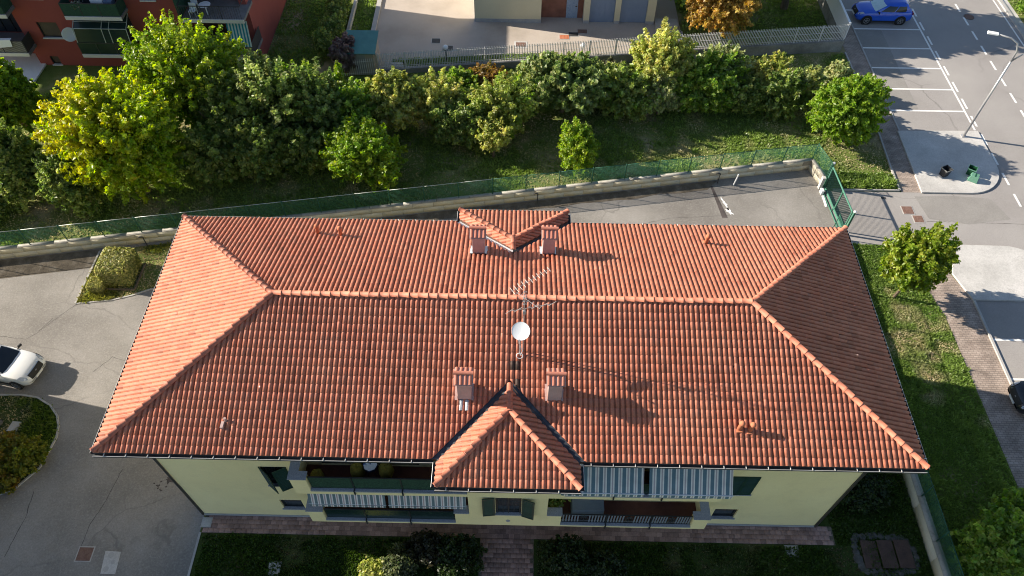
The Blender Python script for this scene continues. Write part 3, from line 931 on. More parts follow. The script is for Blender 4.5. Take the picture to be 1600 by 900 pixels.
# ------------------------------------------------------------------ roof
BHX, BEY = 2.53, -6.69                          # front bay: half width at eave, eave y
KHX, KEY = 2.42, 6.37                           # rear bay
B_R = EV + BHX * TAN; B_TOP = -(EV + RISE - B_R) / TAN; B_HIP = BEY + BHX
K_R = EV + KHX * TAN; K_TOP = (EV + RISE - K_R) / TAN; K_HIP = KEY - KHX
RX = HL - HW                                    # ridge half length
m = MB()
zb = EV - 0.14
c0 = [(-HL, -HW), (HL, -HW), (HL, HW), (-HL, HW)]
m.add([(x, y, zb) for x, y in c0] + [(x, y, EV) for x, y in c0] + [(-RX, 0, EV + RISE), (RX, 0, EV + RISE)],
      [(3, 2, 1, 0), (0, 1, 5, 4), (1, 2, 6, 5), (2, 3, 7, 6), (3, 0, 4, 7), (4, 5, 9, 8), (6, 7, 8, 9), (5, 6, 9), (7, 4, 8)])
for (hx, ey, hy, ty, rz, sg) in ((BHX, BEY, B_HIP, B_TOP, B_R, 1), (KHX, KEY, K_HIP, K_TOP, K_R, -1)):
    zc = zb + 0.012
    iy = -sg * HW + sg * 1.2
    m.add([(-hx, ey, zc), (hx, ey, zc), (hx, iy, zc), (-hx, iy, zc), (-hx, ey, EV), (hx, ey, EV), (hx, -sg * HW, EV), (-hx, -sg * HW, EV), (0, hy, rz), (0, ty, rz)],
          [(0, 1, 2, 3), (0, 1, 5, 4), (1, 2, 6, 5), (3, 0, 4, 7), (4, 5, 8), (5, 6, 9, 8), (7, 4, 8, 9)])
roof = m.build('roof', MT['soffit'], house)

CS = math.sqrt(1 + TAN * TAN)
TW, TR, TL = 0.1915, 0.328, 0.40
ps = np.array([0.0, 0.007, 0.032, 0.075, 0.118, 0.143, 0.150, 0.1945])
ph = np.array([0.000, 0.034, 0.062, 0.076, 0.062, 0.034, 0.002, 0.000])
tile_rng = np.random.default_rng(5)
tile_V, tile_F, tile_C, singles = [], [], [], []

def tile_local():
    """lower ring, upper ring, lower edge underside in (s, t, n)"""
    c = 0.075
    low = np.stack([ps, np.zeros(8), ph + 0.016], 1)
    upr = np.stack([c + (ps - c) * np.where(ps < 0.151, 0.97, 1.0), np.full(8, TL), ph * 0.98 + 0.002], 1)
    und = np.stack([ps, np.full(8, 0.004), ph + 0.016 - 0.013], 1)
    return np.concatenate([low, upr, und])
TLOC = tile_local()
TFAC = np.array([(i, i + 1, 8 + i + 1, 8 + i) for i in range(7)] + [(16 + i, 16 + i + 1, i + 1, i) for i in range(7)])

def tint_of():
    b = tile_rng.normal(1.0, 0.05)
    r = tile_rng.random()
    if r < 0.06: b *= 0.74
    elif r > 0.97: b *= 1.12
    w = tile_rng.normal(0, 0.03)
    return np.clip(np.array([b, b * (1 + w), b * (1 + 1.6 * w)]), 0.35, 1.35)

def slope(P0, S, T, length, smax, tmin_f, tmax_f, hole=None, dark=None):
    P0, S, T = np.array(P0, float), np.array(S, float), np.array(T, float)
    N = np.cross(S, T)
    if N[2] < 0: N = -N
    ncol = int(round(length / TW)); pitch = length / ncol
    kx = pitch / TW
    for c in range(ncol):
        s0 = c * pitch
        sc = TLOC[:, 0] * kx + s0
        for r_ in range(-1 + 1, int(smax / TR) + 2):
            t0 = r_ * TR - 0.03
            tt = TLOC[:, 1] + t0
            hi = np.array([tmax_f(x) for x in (s0, s0 + pitch / 2, s0 + pitch)])
            lo = np.array([tmin_f(x) for x in (s0, s0 + pitch / 2, s0 + pitch)])
            if t0 > hi.max() or t0 + TR < lo.min() or (hi.max() - lo.min()) < 0.06: continue
            hv = np.interp(sc, [s0, s0 + pitch / 2, s0 + pitch], hi)
            lv = np.interp(sc, [s0, s0 + pitch / 2, s0 + pitch], lo)
            t2 = np.minimum(np.maximum(tt, lv), np.maximum(hv, lv))
            if (t2[8:16] - t2[:8]).max() < 0.03: continue
            clipped = np.abs(t2 - tt).max() > 1e-4
            tint = tint_of()
            if dark is not None and dark(s0, t0): tint = np.array([0.16, 0.28, 0.34]) * tile_rng.uniform(0.8, 1.1)
            jit = tile_rng.normal(0, 0.0035)
            wv = mnoise.noise(Vector(P0 + S * s0 + T * t0) * 0.35)
            base = P0 + N * (0.006 + jit + 0.016 * wv)
            W = base + np.outer(sc, S) + np.outer(t2, T) + np.outer(TLOC[:, 2], N)
            if not clipped:
                d = np.linalg.norm(base + S * s0 + T * t0 - np.array(CAM_POS))
                singles.append((d, W, tint, base + S * (s0) + T * t0, S, T, N, kx))
            else:
                tile_F.append(TFAC + len(tile_V) * 24); tile_V.append(W); tile_C.append(np.tile(tint, (14, 1)))

slant = lambda y: y * CS
full = HW * CS
zero = lambda s: 0.0
V3 = lambda x, y, z: (x, y, z)
gap = 0.16
# front main slope, with the valley of the front bay cut out
def front_lo(s):
    x = abs(-HL + s)
    if x < BHX + gap: return max(0.0, (HW + B_TOP + gap * 1.2 - x) * CS)      # y of valley measured from the eave
    return 0.0
def front_dark(s, t):
    x, y = -HL + s, -HW + t / CS
    return (-0.02 < x < 0.42 and -3.0 < y < -2.35 and int(x * 5.2) % 2 == 0) or (0.03 < x < 0.5 and -3.25 < y < -2.75)
slope((-HL, -HW, EV), (1, 0, 0), (0, 1 / CS, TAN / CS), 2 * HL, full, front_lo, lambda s: min(s, 2 * HL - s, HW) * CS, dark=front_dark)
def back_lo(s):
    x = abs(HL - s)
    if x < KHX + gap: return max(0.0, (HW - K_TOP + gap * 1.2 - x) * CS)
    return 0.0
slope((HL, HW, EV), (-1, 0, 0), (0, -1 / CS, TAN / CS), 2 * HL, full, back_lo, lambda s: min(s, 2 * HL - s, HW) * CS)
slope((-HL, HW, EV), (0, -1, 0), (1 / CS, 0, TAN / CS), 2 * HW, full, zero, lambda s: min(s, 2 * HW - s) * CS)
slope((HL, -HW, EV), (0, 1, 0), (-1 / CS, 0, TAN / CS), 2 * HW, full, zero, lambda s: min(s, 2 * HW - s) * CS)
# front bay: front hip and the two flanks that run back into the valley
slope((-BHX, BEY, EV), (1, 0, 0), (0, 1 / CS, TAN / CS), 2 * BHX, BHX * CS, zero, lambda s: min(s, 2 * BHX - s) * CS)
flen = B_TOP - BEY
slope((BHX, BEY, EV), (0, 1, 0), (-1 / CS, 0, TAN / CS), flen, BHX * CS, lambda s: max(0, (s - (-HW - BEY)) + gap * 0.9) * CS if s > (-HW - BEY - gap) else 0.0, lambda s: min(s, BHX) * CS)
slope((-BHX, B_TOP, EV), (0, -1, 0), (1 / CS, 0, TAN / CS), flen, BHX * CS, lambda s: max(0, ((flen - s) - (-HW - BEY)) + gap * 0.9) * CS if (flen - s) > (-HW - BEY - gap) else 0.0, lambda s: min(flen - s, BHX) * CS)
# rear bay
slope((KHX, KEY, EV), (-1, 0, 0), (0, -1 / CS, TAN / CS), 2 * KHX, KHX * CS, zero, lambda s: min(s, 2 * KHX - s) * CS)
klen = KEY - K_TOP
slope((-KHX, KEY, EV), (0, -1, 0), (1 / CS, 0, TAN / CS), klen, KHX * CS, lambda s: max(0, (s - (KEY - HW)) + gap * 0.9) * CS if s > (KEY - HW - gap) else 0.0, lambda s: min(s, KHX) * CS)
slope((KHX, K_TOP, EV), (0, 1, 0), (-1 / CS, 0, TAN / CS), klen, KHX * CS, lambda s: max(0, ((klen - s) - (KEY - HW)) + gap * 0.9) * CS if (klen - s) > (KEY - HW - gap) else 0.0, lambda s: min(klen - s, KHX) * CS)

singles.sort(key=lambda q: q[0])
variants = []
for k in range(8):
    t = tint_of()
    variants.append(np_mesh('tile', TLOC, TFAC, MT['tile'], np.tile(t, (14, 1)), 'tint'))
for i, (d, W, tint, org, S, T, N, kx) in enumerate(singles):
    if i < 300:
        q = basis(Vector(S), Vector(T), Vector(N)).to_quaternion() if np.dot(np.cross(S, T), N) > 0 else None
        o = link_mesh('tile', variants[i * 5 % 8 if i % 3 else (i * 7 + 3) % 8], roof, tuple(org), q)
    else:
        tile_F.append(TFAC + len(tile_V) * 24); tile_V.append(W); tile_C.append(np.tile(tint, (14, 1)))
me = np_mesh('tile_field', np.concatenate(tile_V), np.concatenate(tile_F), MT['tile'], np.concatenate(tile_C), 'tint')
o = link_mesh('tile_field', me, roof, tuple(WORLD[roof.name])); o["kind"] = "stuff"
o.location = (0, 0, 0)

# ridge and hip tiles
def cap_mesh():
    rings = [(0.0, 0.122), (0.034, 0.122), (0.035, 0.112), (0.40, 0.110)]
    V, F = [], []
    for x, r_ in rings:
        for k in range(8):
            a = math.pi * k / 7
            V.append((x, r_ * math.cos(a), r_ * math.sin(a) * 0.95 - 0.015))
    for i in range(3):
        for k in range(7): F.append((i * 8 + k, i * 8 + k + 1, (i + 1) * 8 + k + 1, (i + 1) * 8 + k))
    V.append((0.002, 0, -0.015)); 
    F += [(32, 0, k, k + 1) for k in range(0)] 
    for k in range(7): F.append((32, k + 1, k, k))
    return V, F
cv, cf = cap_mesh()
cf4 = [f for f in cf if len(set(f)) == 4]
CAPS = []
for k in range(5):
    t = tint_of() * np.array([1.04, 1.03, 1.02])
    CAPS.append(np_mesh('ridge_tile', cv, cf4, MT['tile'], np.tile(t, (len(cf4), 1)), 'tint', smooth=True))
cap_i = 0
def cap_run(a, b, lift=0.085, pitch=0.372):
    """caps laid from a (low end, collar first) to b"""
    global cap_i
    a, b = Vector(a), Vector(b)
    d = b - a; n = max(1, int(round(d.length / pitch))); d.normalize()
    side = Vector((0, 0, 1)).cross(d).normalized(); upv = d.cross(side)
    q = basis(d, side, upv).to_quaternion()
    for k in range(n):
        rr = random.Random(cap_i * 13 + 5)
        p = a + (b - a) * ((k + rr.uniform(-0.05, 0.05)) / n) + upv * (lift + rr.uniform(-0.008, 0.008)) + side * rr.uniform(-0.012, 0.012)
        q2_ = q @ Matrix.Rotation(rr.uniform(-0.025, 0.025), 3, 'Z').to_quaternion()
        link_mesh('ridge_tile', CAPS[rr.randrange(5)], roof, tuple(p), q2_); cap_i += 1
top = EV + RISE
for sx in (-1, 1):
    for sy in (-1, 1):
        cap_run((sx * (HL - 0.02), sy * (HW - 0.02), EV + 0.03), (sx * RX, 0, top + 0.03))
cap_run((RX, 0, top + 0.03), (-RX, 0, top + 0.03))
for (hx, ey, hy, ty, rz) in ((BHX, BEY, B_HIP, B_TOP, B_R), (KHX, KEY, K_HIP, K_TOP, K_R)):
    sg = 1 if ey < 0 else -1
    for sx in (-1, 1): cap_run((sx * (hx - 0.02), ey + sg * 0.02, EV + 0.03), (0, hy, rz + 0.03))
    cap_run((0, hy - sg * 0.1, rz + 0.035), (0, ty, rz + 0.035))

# valley flashings: strips lying in the valleys
for (hx, ty, rz, sg) in ((BHX, B_TOP, B_R, 1), (KHX, K_TOP, K_R, -1)):
    for sx in (-1, 1):
        a, b = Vector((0, ty, rz + 0.012)), Vector((sx * hx, -sg * HW, EV + 0.012))
        mb = MB()
        w = 0.2
        ux = Vector((sx, 0, 0)) * w; uy = Vector((0, -sg * 1.0, -TAN)) * w * 0.62; vx = Vector((sx * 0.0, 0, 0))
        mb.quad(a + Vector((0, sg * 0.06, 0.02)), a + Vector((sx * w * 1.05, sg * 0.1, 0.036)), b + ux + Vector((0, 0, 0.004)), b)
        mb.quad(a, b, b + uy + Vector((0, 0, 0.02)), a + uy + Vector((0, 0, 0.03)))
        light = (sg == -1 and sx == -1)
        mb.build('valley_gutter', MT['flash' if light else 'valley'], roof)

# gutters with their brackets
def gutter(pts, close=False):
    mb, lip = MB(), MB()
    for a, b in zip(pts[:-1], pts[1:]):
        a, b = Vector(a), Vector(b)
        d = (b - a).normalized(); n = Vector((d.y, -d.x, 0))
        z0, z1 = EV - 0.13, EV - 0.03
        o1 = n * 0.125
        for p0, p1, za, zb_ in ((a + n * 0.01, b + n * 0.01, z0, z1 + 0.03), (a + o1, b + o1, z0, z1)):
            mb.add([(*p0.xy, za), (*p1.xy, za), (*p1.xy, zb_), (*p0.xy, zb_)], [(0, 1, 2, 3)])
        p0, p1 = a + n * 0.01, b + n * 0.01
        mb.add([(*p0.xy, z0), (*p1.xy, z0), (*(b + o1).xy, z0), (*(a + o1).xy, z0)], [(0, 1, 2, 3)])
        lip.tube([(*(a + o1).xy, z1), (*(b + o1).xy, z1)], 0.011, 6)
    g = mb.build('gutter', MT['gutter'], house)
    lip.build('lip', MT['gutter_lip'], g)
    return g
def brackets(a, b, every=0.78):
    a, b = Vector(a), Vector(b)
    d = (b - a); n = int(d.length / every); d.normalize(); nn = Vector((d.y, -d.x, 0))
    mesh = None
    q = basis(d, nn * -1, Vector((0, 0, 1))).to_quaternion()
    for k in range(n):
        p = a + d * (0.4 + k * every)
        if mesh is None:
            mb = MB(); mb.box(-0.014, 0.014, -0.135, 0.03, -0.004, 0.02)
            mesh = np_mesh('gutter_bracket', mb.v, mb.f, MT['bracket'])
        link_mesh('gutter_bracket', mesh, house, (p.x, p.y, EV - 0.02), q)
gutter([(-HL, -HW, 0), (-BHX - 0.13, -HW, 0)]); gutter([(BHX + 0.13, -HW, 0), (HL, -HW, 0)])
gutter([(-BHX, -HW - 0.1, 0), (-BHX, BEY, 0), (BHX, BEY, 0), (BHX, -HW - 0.1, 0)])
gutter([(HL, -HW, 0), (HL, HW, 0)]); gutter([(-HL, HW, 0), (-HL, -HW, 0)])
gutter([(HL, HW, 0), (KHX + 0.13, HW, 0)]); gutter([(-KHX - 0.13, HW, 0), (-HL, HW, 0)])
gutter([(KHX, HW + 0.1, 0), (KHX, KEY, 0), (-KHX, KEY, 0), (-KHX, HW + 0.1, 0)])
brackets((-HL, -HW, 0), (-BHX, -HW, 0)); brackets((BHX, -HW, 0), (HL, -HW, 0)); brackets((-BHX, BEY, 0), (BHX, BEY, 0))
brackets((HL, HW, 0), (KHX, HW, 0)); brackets((-KHX, HW, 0), (-HL, HW, 0)); brackets((HL, -HW, 0), (HL, HW, 0))

# chimneys -------------------------------------------------------------
def chimney(x, y, label, flash=False):
    zr = EV + RISE - abs(y) * TAN
    c = MB(); bw, bd = 0.25, 0.23
    zt = zr + 1.12
    c.box(x - bw, x + bw, y - bd, y + bd, zr - 0.3, zt)
    ch = c.build('chimney', MT['chimney'], house, bevel=0.012)
    ch["label"] = label
    mb = MB()                                             # recessed smoke openings are framed by a slab
    mb.box(x - bw - 0.05, x + bw + 0.05, y - bd - 0.05, y + bd + 0.05, zt - 0.06, zt - 0.0)
    mb.build('slab', MT['chimney'], ch)
    mb = MB()
    for s1, s2 in ((-1, -1), (1, -1), (-1, 1), (1, 1)):
        mb.box(x + s1 * bw - 0.05, x + s1 * bw + 0.05, y + s2 * bd - 0.05, y + s2 * bd + 0.05, zt, zt + 0.1)
    mb.build('cap_foot', MT['chimney'], ch)
    # tiled saddle: four half-round tiles each side of a ridge
    hw, run, rise = 0.33, 0.36, 0.22
    for s in (-1, 1):
        T = Vector((0, -s * run, rise)).normalized()
        for k in range(4):
            cx = x - hw + (k + 0.5) * 2 * hw / 4
            V, F = [], []
            ln = math.hypot(run, rise)
            for t in (0.0, ln):
                for a in range(7):
                    an = math.pi * a / 6
                    rr = 0.062 if t == 0 else 0.055
                    V.append(Vector((cx + rr * math.cos(an), y + s * run, zt + 0.1)) + T * t + Vector((0, 0, rr * math.sin(an))))
            for a in range(6): F.append((a, a + 1, 7 + a + 1, 7 + a))
            mb = MB(); mb.add(V, F)
            mb.build('cap_tile', MT['tile_plain'], ch)
        mb = MB()
        mb.quad((x - hw, y + s * run, zt + 0.105), (x + hw, y + s * run, zt + 0.105), (x + hw, y, zt + 0.105 + rise), (x - hw, y, zt + 0.105 + rise))
        mb.quad((x - hw, y + s * run, zt + 0.085), (x + hw, y + s * run, zt + 0.085), (x + hw, y, zt + 0.085), (x - hw, y, zt + 0.085))
        mb.build('cap_deck', MT['chimney'], ch)
    mb = MB()
    V, F = [], []
    for xx in (x - hw - 0.02, x + hw + 0.02):
        for a in range(9):
            an = math.pi * a / 8
            V.append((xx, y + 0.075 * math.cos(an), zt + 0.1 + rise + 0.02 + 0.075 * math.sin(an)))
    for a in range(8): F.append((a, a + 1, 9 + a + 1, 9 + a))
    mb.add(V, F); mb.build('cap_ridge', MT['tile_plain'], ch)
    for s in (-1, 1):                                     # apron flashing dressed round the foot
        mb = MB()
        x0, x1 = sorted((x + s * bw, x + s * (bw + 0.12)))
        ya, yb = y - bd - 0.03, y + bd + 0.1
        za, zb_ = EV + RISE - abs(ya) * TAN + 0.085, EV + RISE - abs(yb) * TAN + 0.085
        mb.add([(x0, ya, za), (x1, ya, za - 0.01), (x1, yb, zb_ - 0.01), (x0, yb, zb_), (x + s * (bw + 0.004), ya, za + 0.2), (x + s * (bw + 0.004), yb, zb_ + 0.2)],
               [(0, 1, 2, 3), (0, 4, 5, 3) if s > 0 else (1, 4, 5, 2)])
        mb.build('flashing', MT['chimney'] if y < 0 else MT['flash'], ch)
    if flash:
        for dx in (-0.12, 0.1):
            V, F = [], []
            for t in np.linspace(0, 0.36, 6):
                for a in range(6):
                    an = math.pi * a / 5
                    yy = y - bd - 0.02 - t
                    V.append((x + dx + 0.1 * math.cos(an), yy, EV + RISE + yy * TAN + 0.04 + 0.06 * math.sin(an)))
            for i in range(5):
                for a in range(5): F.append((i * 6 + a, i * 6 + a + 1, (i + 1) * 6 + a + 1, (i + 1) * 6 + a))
            mb = MB(); mb.add(V, F); mb.build('flashing', MT['steel_flash'], ch)
chimney(-1.62, -3.45, 'chimney with silver flashing below it, front slope', True)
chimney(1.62, -3.42, 'chimney on the front slope casting the long shadow')
chimney(-1.42, 3.30, 'chimney by the white valley of the rear gable')
chimney(1.48, 3.34, 'chimney by the dark valley of the rear gable')

MT['vent'] = pmat('terracotta_vent', [(0.46, 0.155, 0.075), (0.53, 0.20, 0.11)], scale=4, fine=30, fine_amt=0.12, rough=0.85)
def vent(x, y, h=0.52, small=False):
    z = EV + RISE - abs(y) * TAN + 0.05
    mb = MB()
    M3 = Matrix.Rotation(R(8), 3, 'Y')
    mb.lathe([(0.085, -0.1), (0.08, h * 0.72), (0.082, h * 0.74)], (x, y, z), 12)
    v = mb.build('vent_pipe', MT['vent'], house, smooth=True)
    mb = MB(); mb.lathe([(0.075, 0), (0.105, 0.02), (0.108, 0.09), (0.085, 0.15), (0.03, 0.18), (0.005, 0.185)], (x + 0.01, y, z + h * 0.70), 12)
    mb.build('cowl', MT['vent'], v, smooth=True)
    mb = MB(); mb.box(x - 0.11, x + 0.11, y - 0.14, y + 0.14, z - 0.06, z + 0.035)
    mb.build('base_tile', MT['vent'], v, bevel=0.02)
for x, y in ((8.23, -4.50), (8.61, -4.54), (8.24, 4.2), (-8.44, 4.45), (-7.42, 4.32)): vent(x, y)
z = EV + RISE - 4.6 * TAN
m = MB(); m.box(-10.3, -10.2, -4.85, -4.6, z + 0.02, z + 0.12); m.tube([(-10.18, -4.55, z), (-10.16, -4.55, z + 0.26)], 0.05, 8)
m.build('vent_pipe', MT['chimney'], house)
# ------------------------------------------------------------------ on the roof and balconies
dish = empty('satellite_dish', (0.34, -2.05, EV + RISE - 2.05 * TAN), 'white satellite dish on the tiled roof of the cream house', 'satellite dish')
mz = WORLD[dish.name].z
m = MB(); m.tube([(0.34, -2.05, mz - 0.1), (0.36, -2.05, mz + 1.7)], 0.028, 8); m.tube([(0.36, -2.05, mz + 1.55), (0.36, -2.16, mz + 1.75)], 0.03, 6)
m.build('mast', MT['antenna'], dish)
nrm = Vector((-0.08, -0.62, 0.78)).normalized()
sx = Vector((0, 0, 1)).cross(nrm).normalized(); sy = nrm.cross(sx)
Md = basis(sx, sy, nrm)
m = MB()
prof = [(0.002, 0.0)] + [(r_, 0.33 * r_ * r_) for r_ in (0.08, 0.16, 0.24, 0.30, 0.32)] + [(0.327, 0.04), (0.32, 0.025)] + [(r_, 0.33 * r_ * r_ - 0.012) for r_ in (0.3, 0.2, 0.1, 0.002)]
m.lathe(prof, (0.36, -2.22, mz + 1.82), 28, Md)
m.build('reflector', MT['white_metal'], dish, smooth=True)
cD = Vector((0.36, -2.22, mz + 1.82))
tip = cD + nrm * 0.42 - sy * 0.30
m = MB(); m.tube([cD - sy * 0.33 + nrm * 0.03, tip], 0.014, 6); m.tube([tip, tip - nrm * 0.11], 0.035, 8)
m.build('feed_arm', MT['antenna'], dish)
m = MB(); m.tube([(0.34 + 0.12 * math.cos(t), -2.12 - 0.03 + 0.07 * math.sin(t), mz + 0.10 + 0.12 * math.sin(t) * 0.6) for t in np.linspace(0, 6.3, 14)], 0.012, 5)
m.tube([(0.36, -2.1, mz + 1.5), (0.30, -2.12, mz + 0.9), (0.44, -2.13, mz + 0.4), (0.36, -2.15, mz + 0.1)], 0.009, 5)
m.build('cable_coil', MT['white_metal'], dish)

ant = empty('tv_antenna', (0.46, -1.95, EV + RISE - 1.95 * TAN), 'tall mast of television aerials behind the satellite dish', 'antenna')
az = WORLD[ant.name].z
m = MB(); m.tube([(0.46, -1.95, az - 0.1), (0.46, -1.95, az + 4.25)], 0.018, 8, 0.014); m.build('mast', MT['antenna'], ant)
def yagi(base, d, n, l0, l1, length, tilt=Vector((0, 0, 1)), vertical=False):
    d = Vector(d).normalized(); s = d.cross(Vector((0, 0, 1))).normalized()
    if vertical: s = Vector((0.35, -0.35, 0.87)).normalized()
    mb = MB(); b = Vector(base)
    mb.tube([b - d * length * 0.35, b + d * length * 0.65], 0.010, 5)
    for k in range(n):
        p = b - d * length * 0.33 + d * length * 0.96 * k / (n - 1)
        l = l0 + (l1 - l0) * k / (n - 1)
        mb.tube([p - s * l, p + s * l], 0.010 if vertical else 0.006, 4)
    mb.build('aerial', MT['antenna'], ant)
yagi((0.46, -1.95, az + 2.75), (0.93, 0.18, 0.06), 6, 0.40, 0.33, 1.55, vertical=True)
yagi((0.46, -1.95, az + 4.15), (0.80, 0.55, 0.10), 11, 0.16, 0.10, 1.5)
yagi((0.46, -1.95, az + 3.35), (0.75, -0.6, -0.05), 7, 0.13, 0.10, 1.0)
m = MB()
for k in range(5):
    zz = az + 3.05 + k * 0.17
    m.tube([(0.40, -2.0, zz), (0.52, -2.0, zz + 0.05)], 0.012, 4); m.tube([(0.41, -2.01, zz + 0.08), (0.53, -1.99, zz)], 0.012, 4)
m.box(0.41, 0.51, -2.02, -1.94, az + 2.5, az + 2.66)
m.build('panel_aerial', MT['antenna'], ant)

MT['mustard'] = pmat('mustard_cover', [(0.24, 0.20, 0.035), (0.34, 0.28, 0.06)], scale=5, fine=20, fine_amt=0.25, rough=0.95, bump=0.6, bump_scale=12)
MT['cloth_blue'] = pmat('blue_white_cloth', [(0.10, 0.16, 0.36), (0.62, 0.70, 0.85), (0.75, 0.80, 0.90)], scale=5, fine=20, fine_amt=0.1, rough=0.9, contrast=(0.4, 0.5))
MT['navy'] = pmat('navy_frame', [(0.02, 0.025, 0.05)], rough=0.5, fine_amt=0.1)
def pouf(x, y, z, r_, h, label):
    p = empty('covered_chair', (x, y, z), label, 'chair', 'covered chairs on the upper balcony')
    mb = MB(); rr = random.Random(int(x * 100))
    n = 18
    prof = [(0.86, 0.0), (1.0, 0.12), (0.98, 0.5), (0.93, 0.80), (0.72, 0.95), (0.35, 1.0), (0.02, 1.0)]
    V, F = [], []
    ph_ = rr.random() * 6
    for (a, b) in prof:
        for k in range(n):
            an = 2 * math.pi * k / n
            f = 1 + 0.06 * math.sin(5 * an + ph_) + 0.04 * math.sin(3 * an + b * 4)
            V.append((x + r_ * a * f * math.cos(an), y + r_ * a * f * math.sin(an), z + h * b + 0.02 * math.sin(3 * an)))
    for i in range(len(prof) - 1):
        for k in range(n): F.append((i * n + k, i * n + (k + 1) % n, (i + 1) * n + (k + 1) % n, (i + 1) * n + k))
    mb.add(V, F); mb.build('cover', MT['mustard'], p, smooth=True)
    for sx_, sy_ in ((-1, -1), (1, -1), (-1, 1), (1, 1)):
        mb = MB(); mb.tube([(x + sx_ * r_ * 0.6, y + sy_ * r_ * 0.6, z), (x + sx_ * r_ * 0.55, y + sy_ * r_ * 0.55, z + 0.1)], 0.02, 5); mb.build('leg', MT['navy'], p)
FLZ = 5.752
pouf(-5.85, -5.02, FLZ, 0.28, 0.62, 'mustard covered round chair to the left of the blue and white table')
pouf(-4.75, -5.0, FLZ, 0.29, 0.64, 'mustard covered round chair to the right of the blue and white table')
pouf(-7.35, -5.30, FLZ, 0.26, 0.6, 'mustard covered round chair in the balcony corner by the stone coping')
t = empty('balcony_table', (-5.3, -4.97, FLZ), 'small table under a blue and white cloth between the mustard chairs', 'table')
m = MB(); m.lathe([(0.26, 0.70), (0.27, 0.735), (0.02, 0.74)], (-5.3, -4.97, FLZ), 8); m.build('cloth', MT['cloth_blue'], t)
m = MB(); m.lathe([(0.28, 0.60), (0.28, 0.69)], (-5.3, -4.97, FLZ), 18); m.build('top', MT['navy'], t)
for a in range(4):
    m = MB(); m.tube([(-5.3 + 0.22 * math.cos(a * 1.57 + .8), -4.97 + 0.22 * math.sin(a * 1.57 + .8), FLZ), (-5.3 + 0.16 * math.cos(a * 1.57 + .8), -4.97 + 0.16 * math.sin(a * 1.57 + .8), FLZ + 0.6)], 0.018, 5); m.build('leg', MT['navy'], t)
MT['tarp'] = pmat('grey_blue_cover', [(0.15, 0.19, 0.235), (0.19, 0.23, 0.28)], scale=1.5, rough=0.8, fine_amt=0.1)
cab = empty('covered_cabinet', (3.3, -5.0, 2.652), 'grey-blue covered cabinet on the lower balcony right of the bay', 'cabinet')
m = MB(); m.box(2.62, 3.98, -5.42, -4.75, 2.66, 3.30); m.build('body', MT['tarp'], cab, bevel=0.08)
m = MB(); m.box(2.64, 3.96, -5.40, -4.77, 3.28, 3.325); m.build('lid', MT['tarp'], cab, bevel=0.02)
pl = empty('white_planter', (1.95, -5.02, 2.652), 'white planter with dark leaves in the corner of the lower balcony', 'planter')
m = MB(); m.prism([(1.72, -5.2), (2.18, -5.2), (2.18, -4.82), (1.72, -4.82)], 2.655, 3.2); m.build('pot', MT['white_metal'], pl, bevel=0.02)

# ------------------------------------------------------------------ long boundary wall with green mesh fence
MT['block'] = pmat('concrete_block', [(0.58, 0.535, 0.43), (0.66, 0.615, 0.50)], scale=0.8, fine=25, fine_amt=0.15, rough=0.95, bump=0.3, bump_scale=50, speck=(2.5, 0.2, (0.36, 0.33, 0.27)), attr='tint')
MT['joint'] = pmat('wall_joint', [(0.22, 0.205, 0.17), (0.28, 0.26, 0.215)], scale=3, rough=1)
MT['coping'] = pmat('wall_coping', [(0.30, 0.285, 0.255), (0.40, 0.385, 0.35)], scale=2, fine=30, fine_amt=0.2, rough=0.95, speck=(8, 0.5, (0.13, 0.12, 0.10)))
MT['green_post'] = pmat('green_post', [(0.020, 0.090, 0.058), (0.030, 0.115, 0.075)], scale=2, rough=0.45, fine_amt=0.1)
MT['green_wire'] = pmat('green_wire', [(0.065, 0.235, 0.155), (0.085, 0.28, 0.19)], scale=1, rough=0.5, fine_amt=0.1)
MT['rail_light'] = pmat('galvanised_rail', [(0.36, 0.40, 0.37), (0.48, 0.51, 0.48)], scale=2, rough=0.45, metallic=0.3, fine_amt=0.1)

def block_wall(name, a, b, h, thick, label, cat='wall', blk=1.25, courses=2, ray=0.0):
    a, b = Vector((*a, 0)), Vector((*b, 0))
    d = (b - a); ln = d.length; d.normalize(); n = Vector((-d.y, d.x, 0))
    w = empty(name, tuple(a + d * ln / 2), label, cat)
    M3 = basis(d, n, Vector((0, 0, 1)))
    mb = MB(); mb.obox(a + d * ln / 2 + Vector((0, 0, h / 2)), (ln, thick - 0.03, h), M3); mb.build('core', MT['joint'], w)
    nb = int(round(ln / blk)); bl = ln / nb; ch = h / courses
    q = M3.to_quaternion(); meshes = []
    mb = MB(); mb.obox((0, 0, 0), (bl - 0.008, thick, ch - 0.006))
    for k in range(4):
        t_ = [0.94, 0.98, 1.02, 1.05][k]
        meshes.append(np_mesh('block', mb.v, mb.f, MT['block'], np.tile(np.array([[t_, t_, t_ * 0.98]]), (6, 1)), 'tint'))
    rr = random.Random(3)
    for c in range(courses):
        for k in range(nb):
            off = 0.5 if c % 2 else 0.0
            if off and k == nb - 1: continue
            p = a + d * ((k + 0.5 + off) * bl) + n * rr.uniform(-0.006, 0.006) + Vector((0, 0, ch * (c + 0.5)))
            link_mesh('block', meshes[rr.randrange(4)], w, tuple(p), q)
    nc = int(round(ln / 2.0)); cl = ln / nc
    mb = MB(); mb.obox((0, 0, 0), (cl - 0.02, thick + 0.02, 0.04)); cm = np_mesh('coping', mb.v, mb.f, MT['coping'])
    for k in range(nc): link_mesh('coping', cm, w, tuple(a + d * ((k + 0.5) * cl) + Vector((0, 0, h + 0.021))), q)
    return w

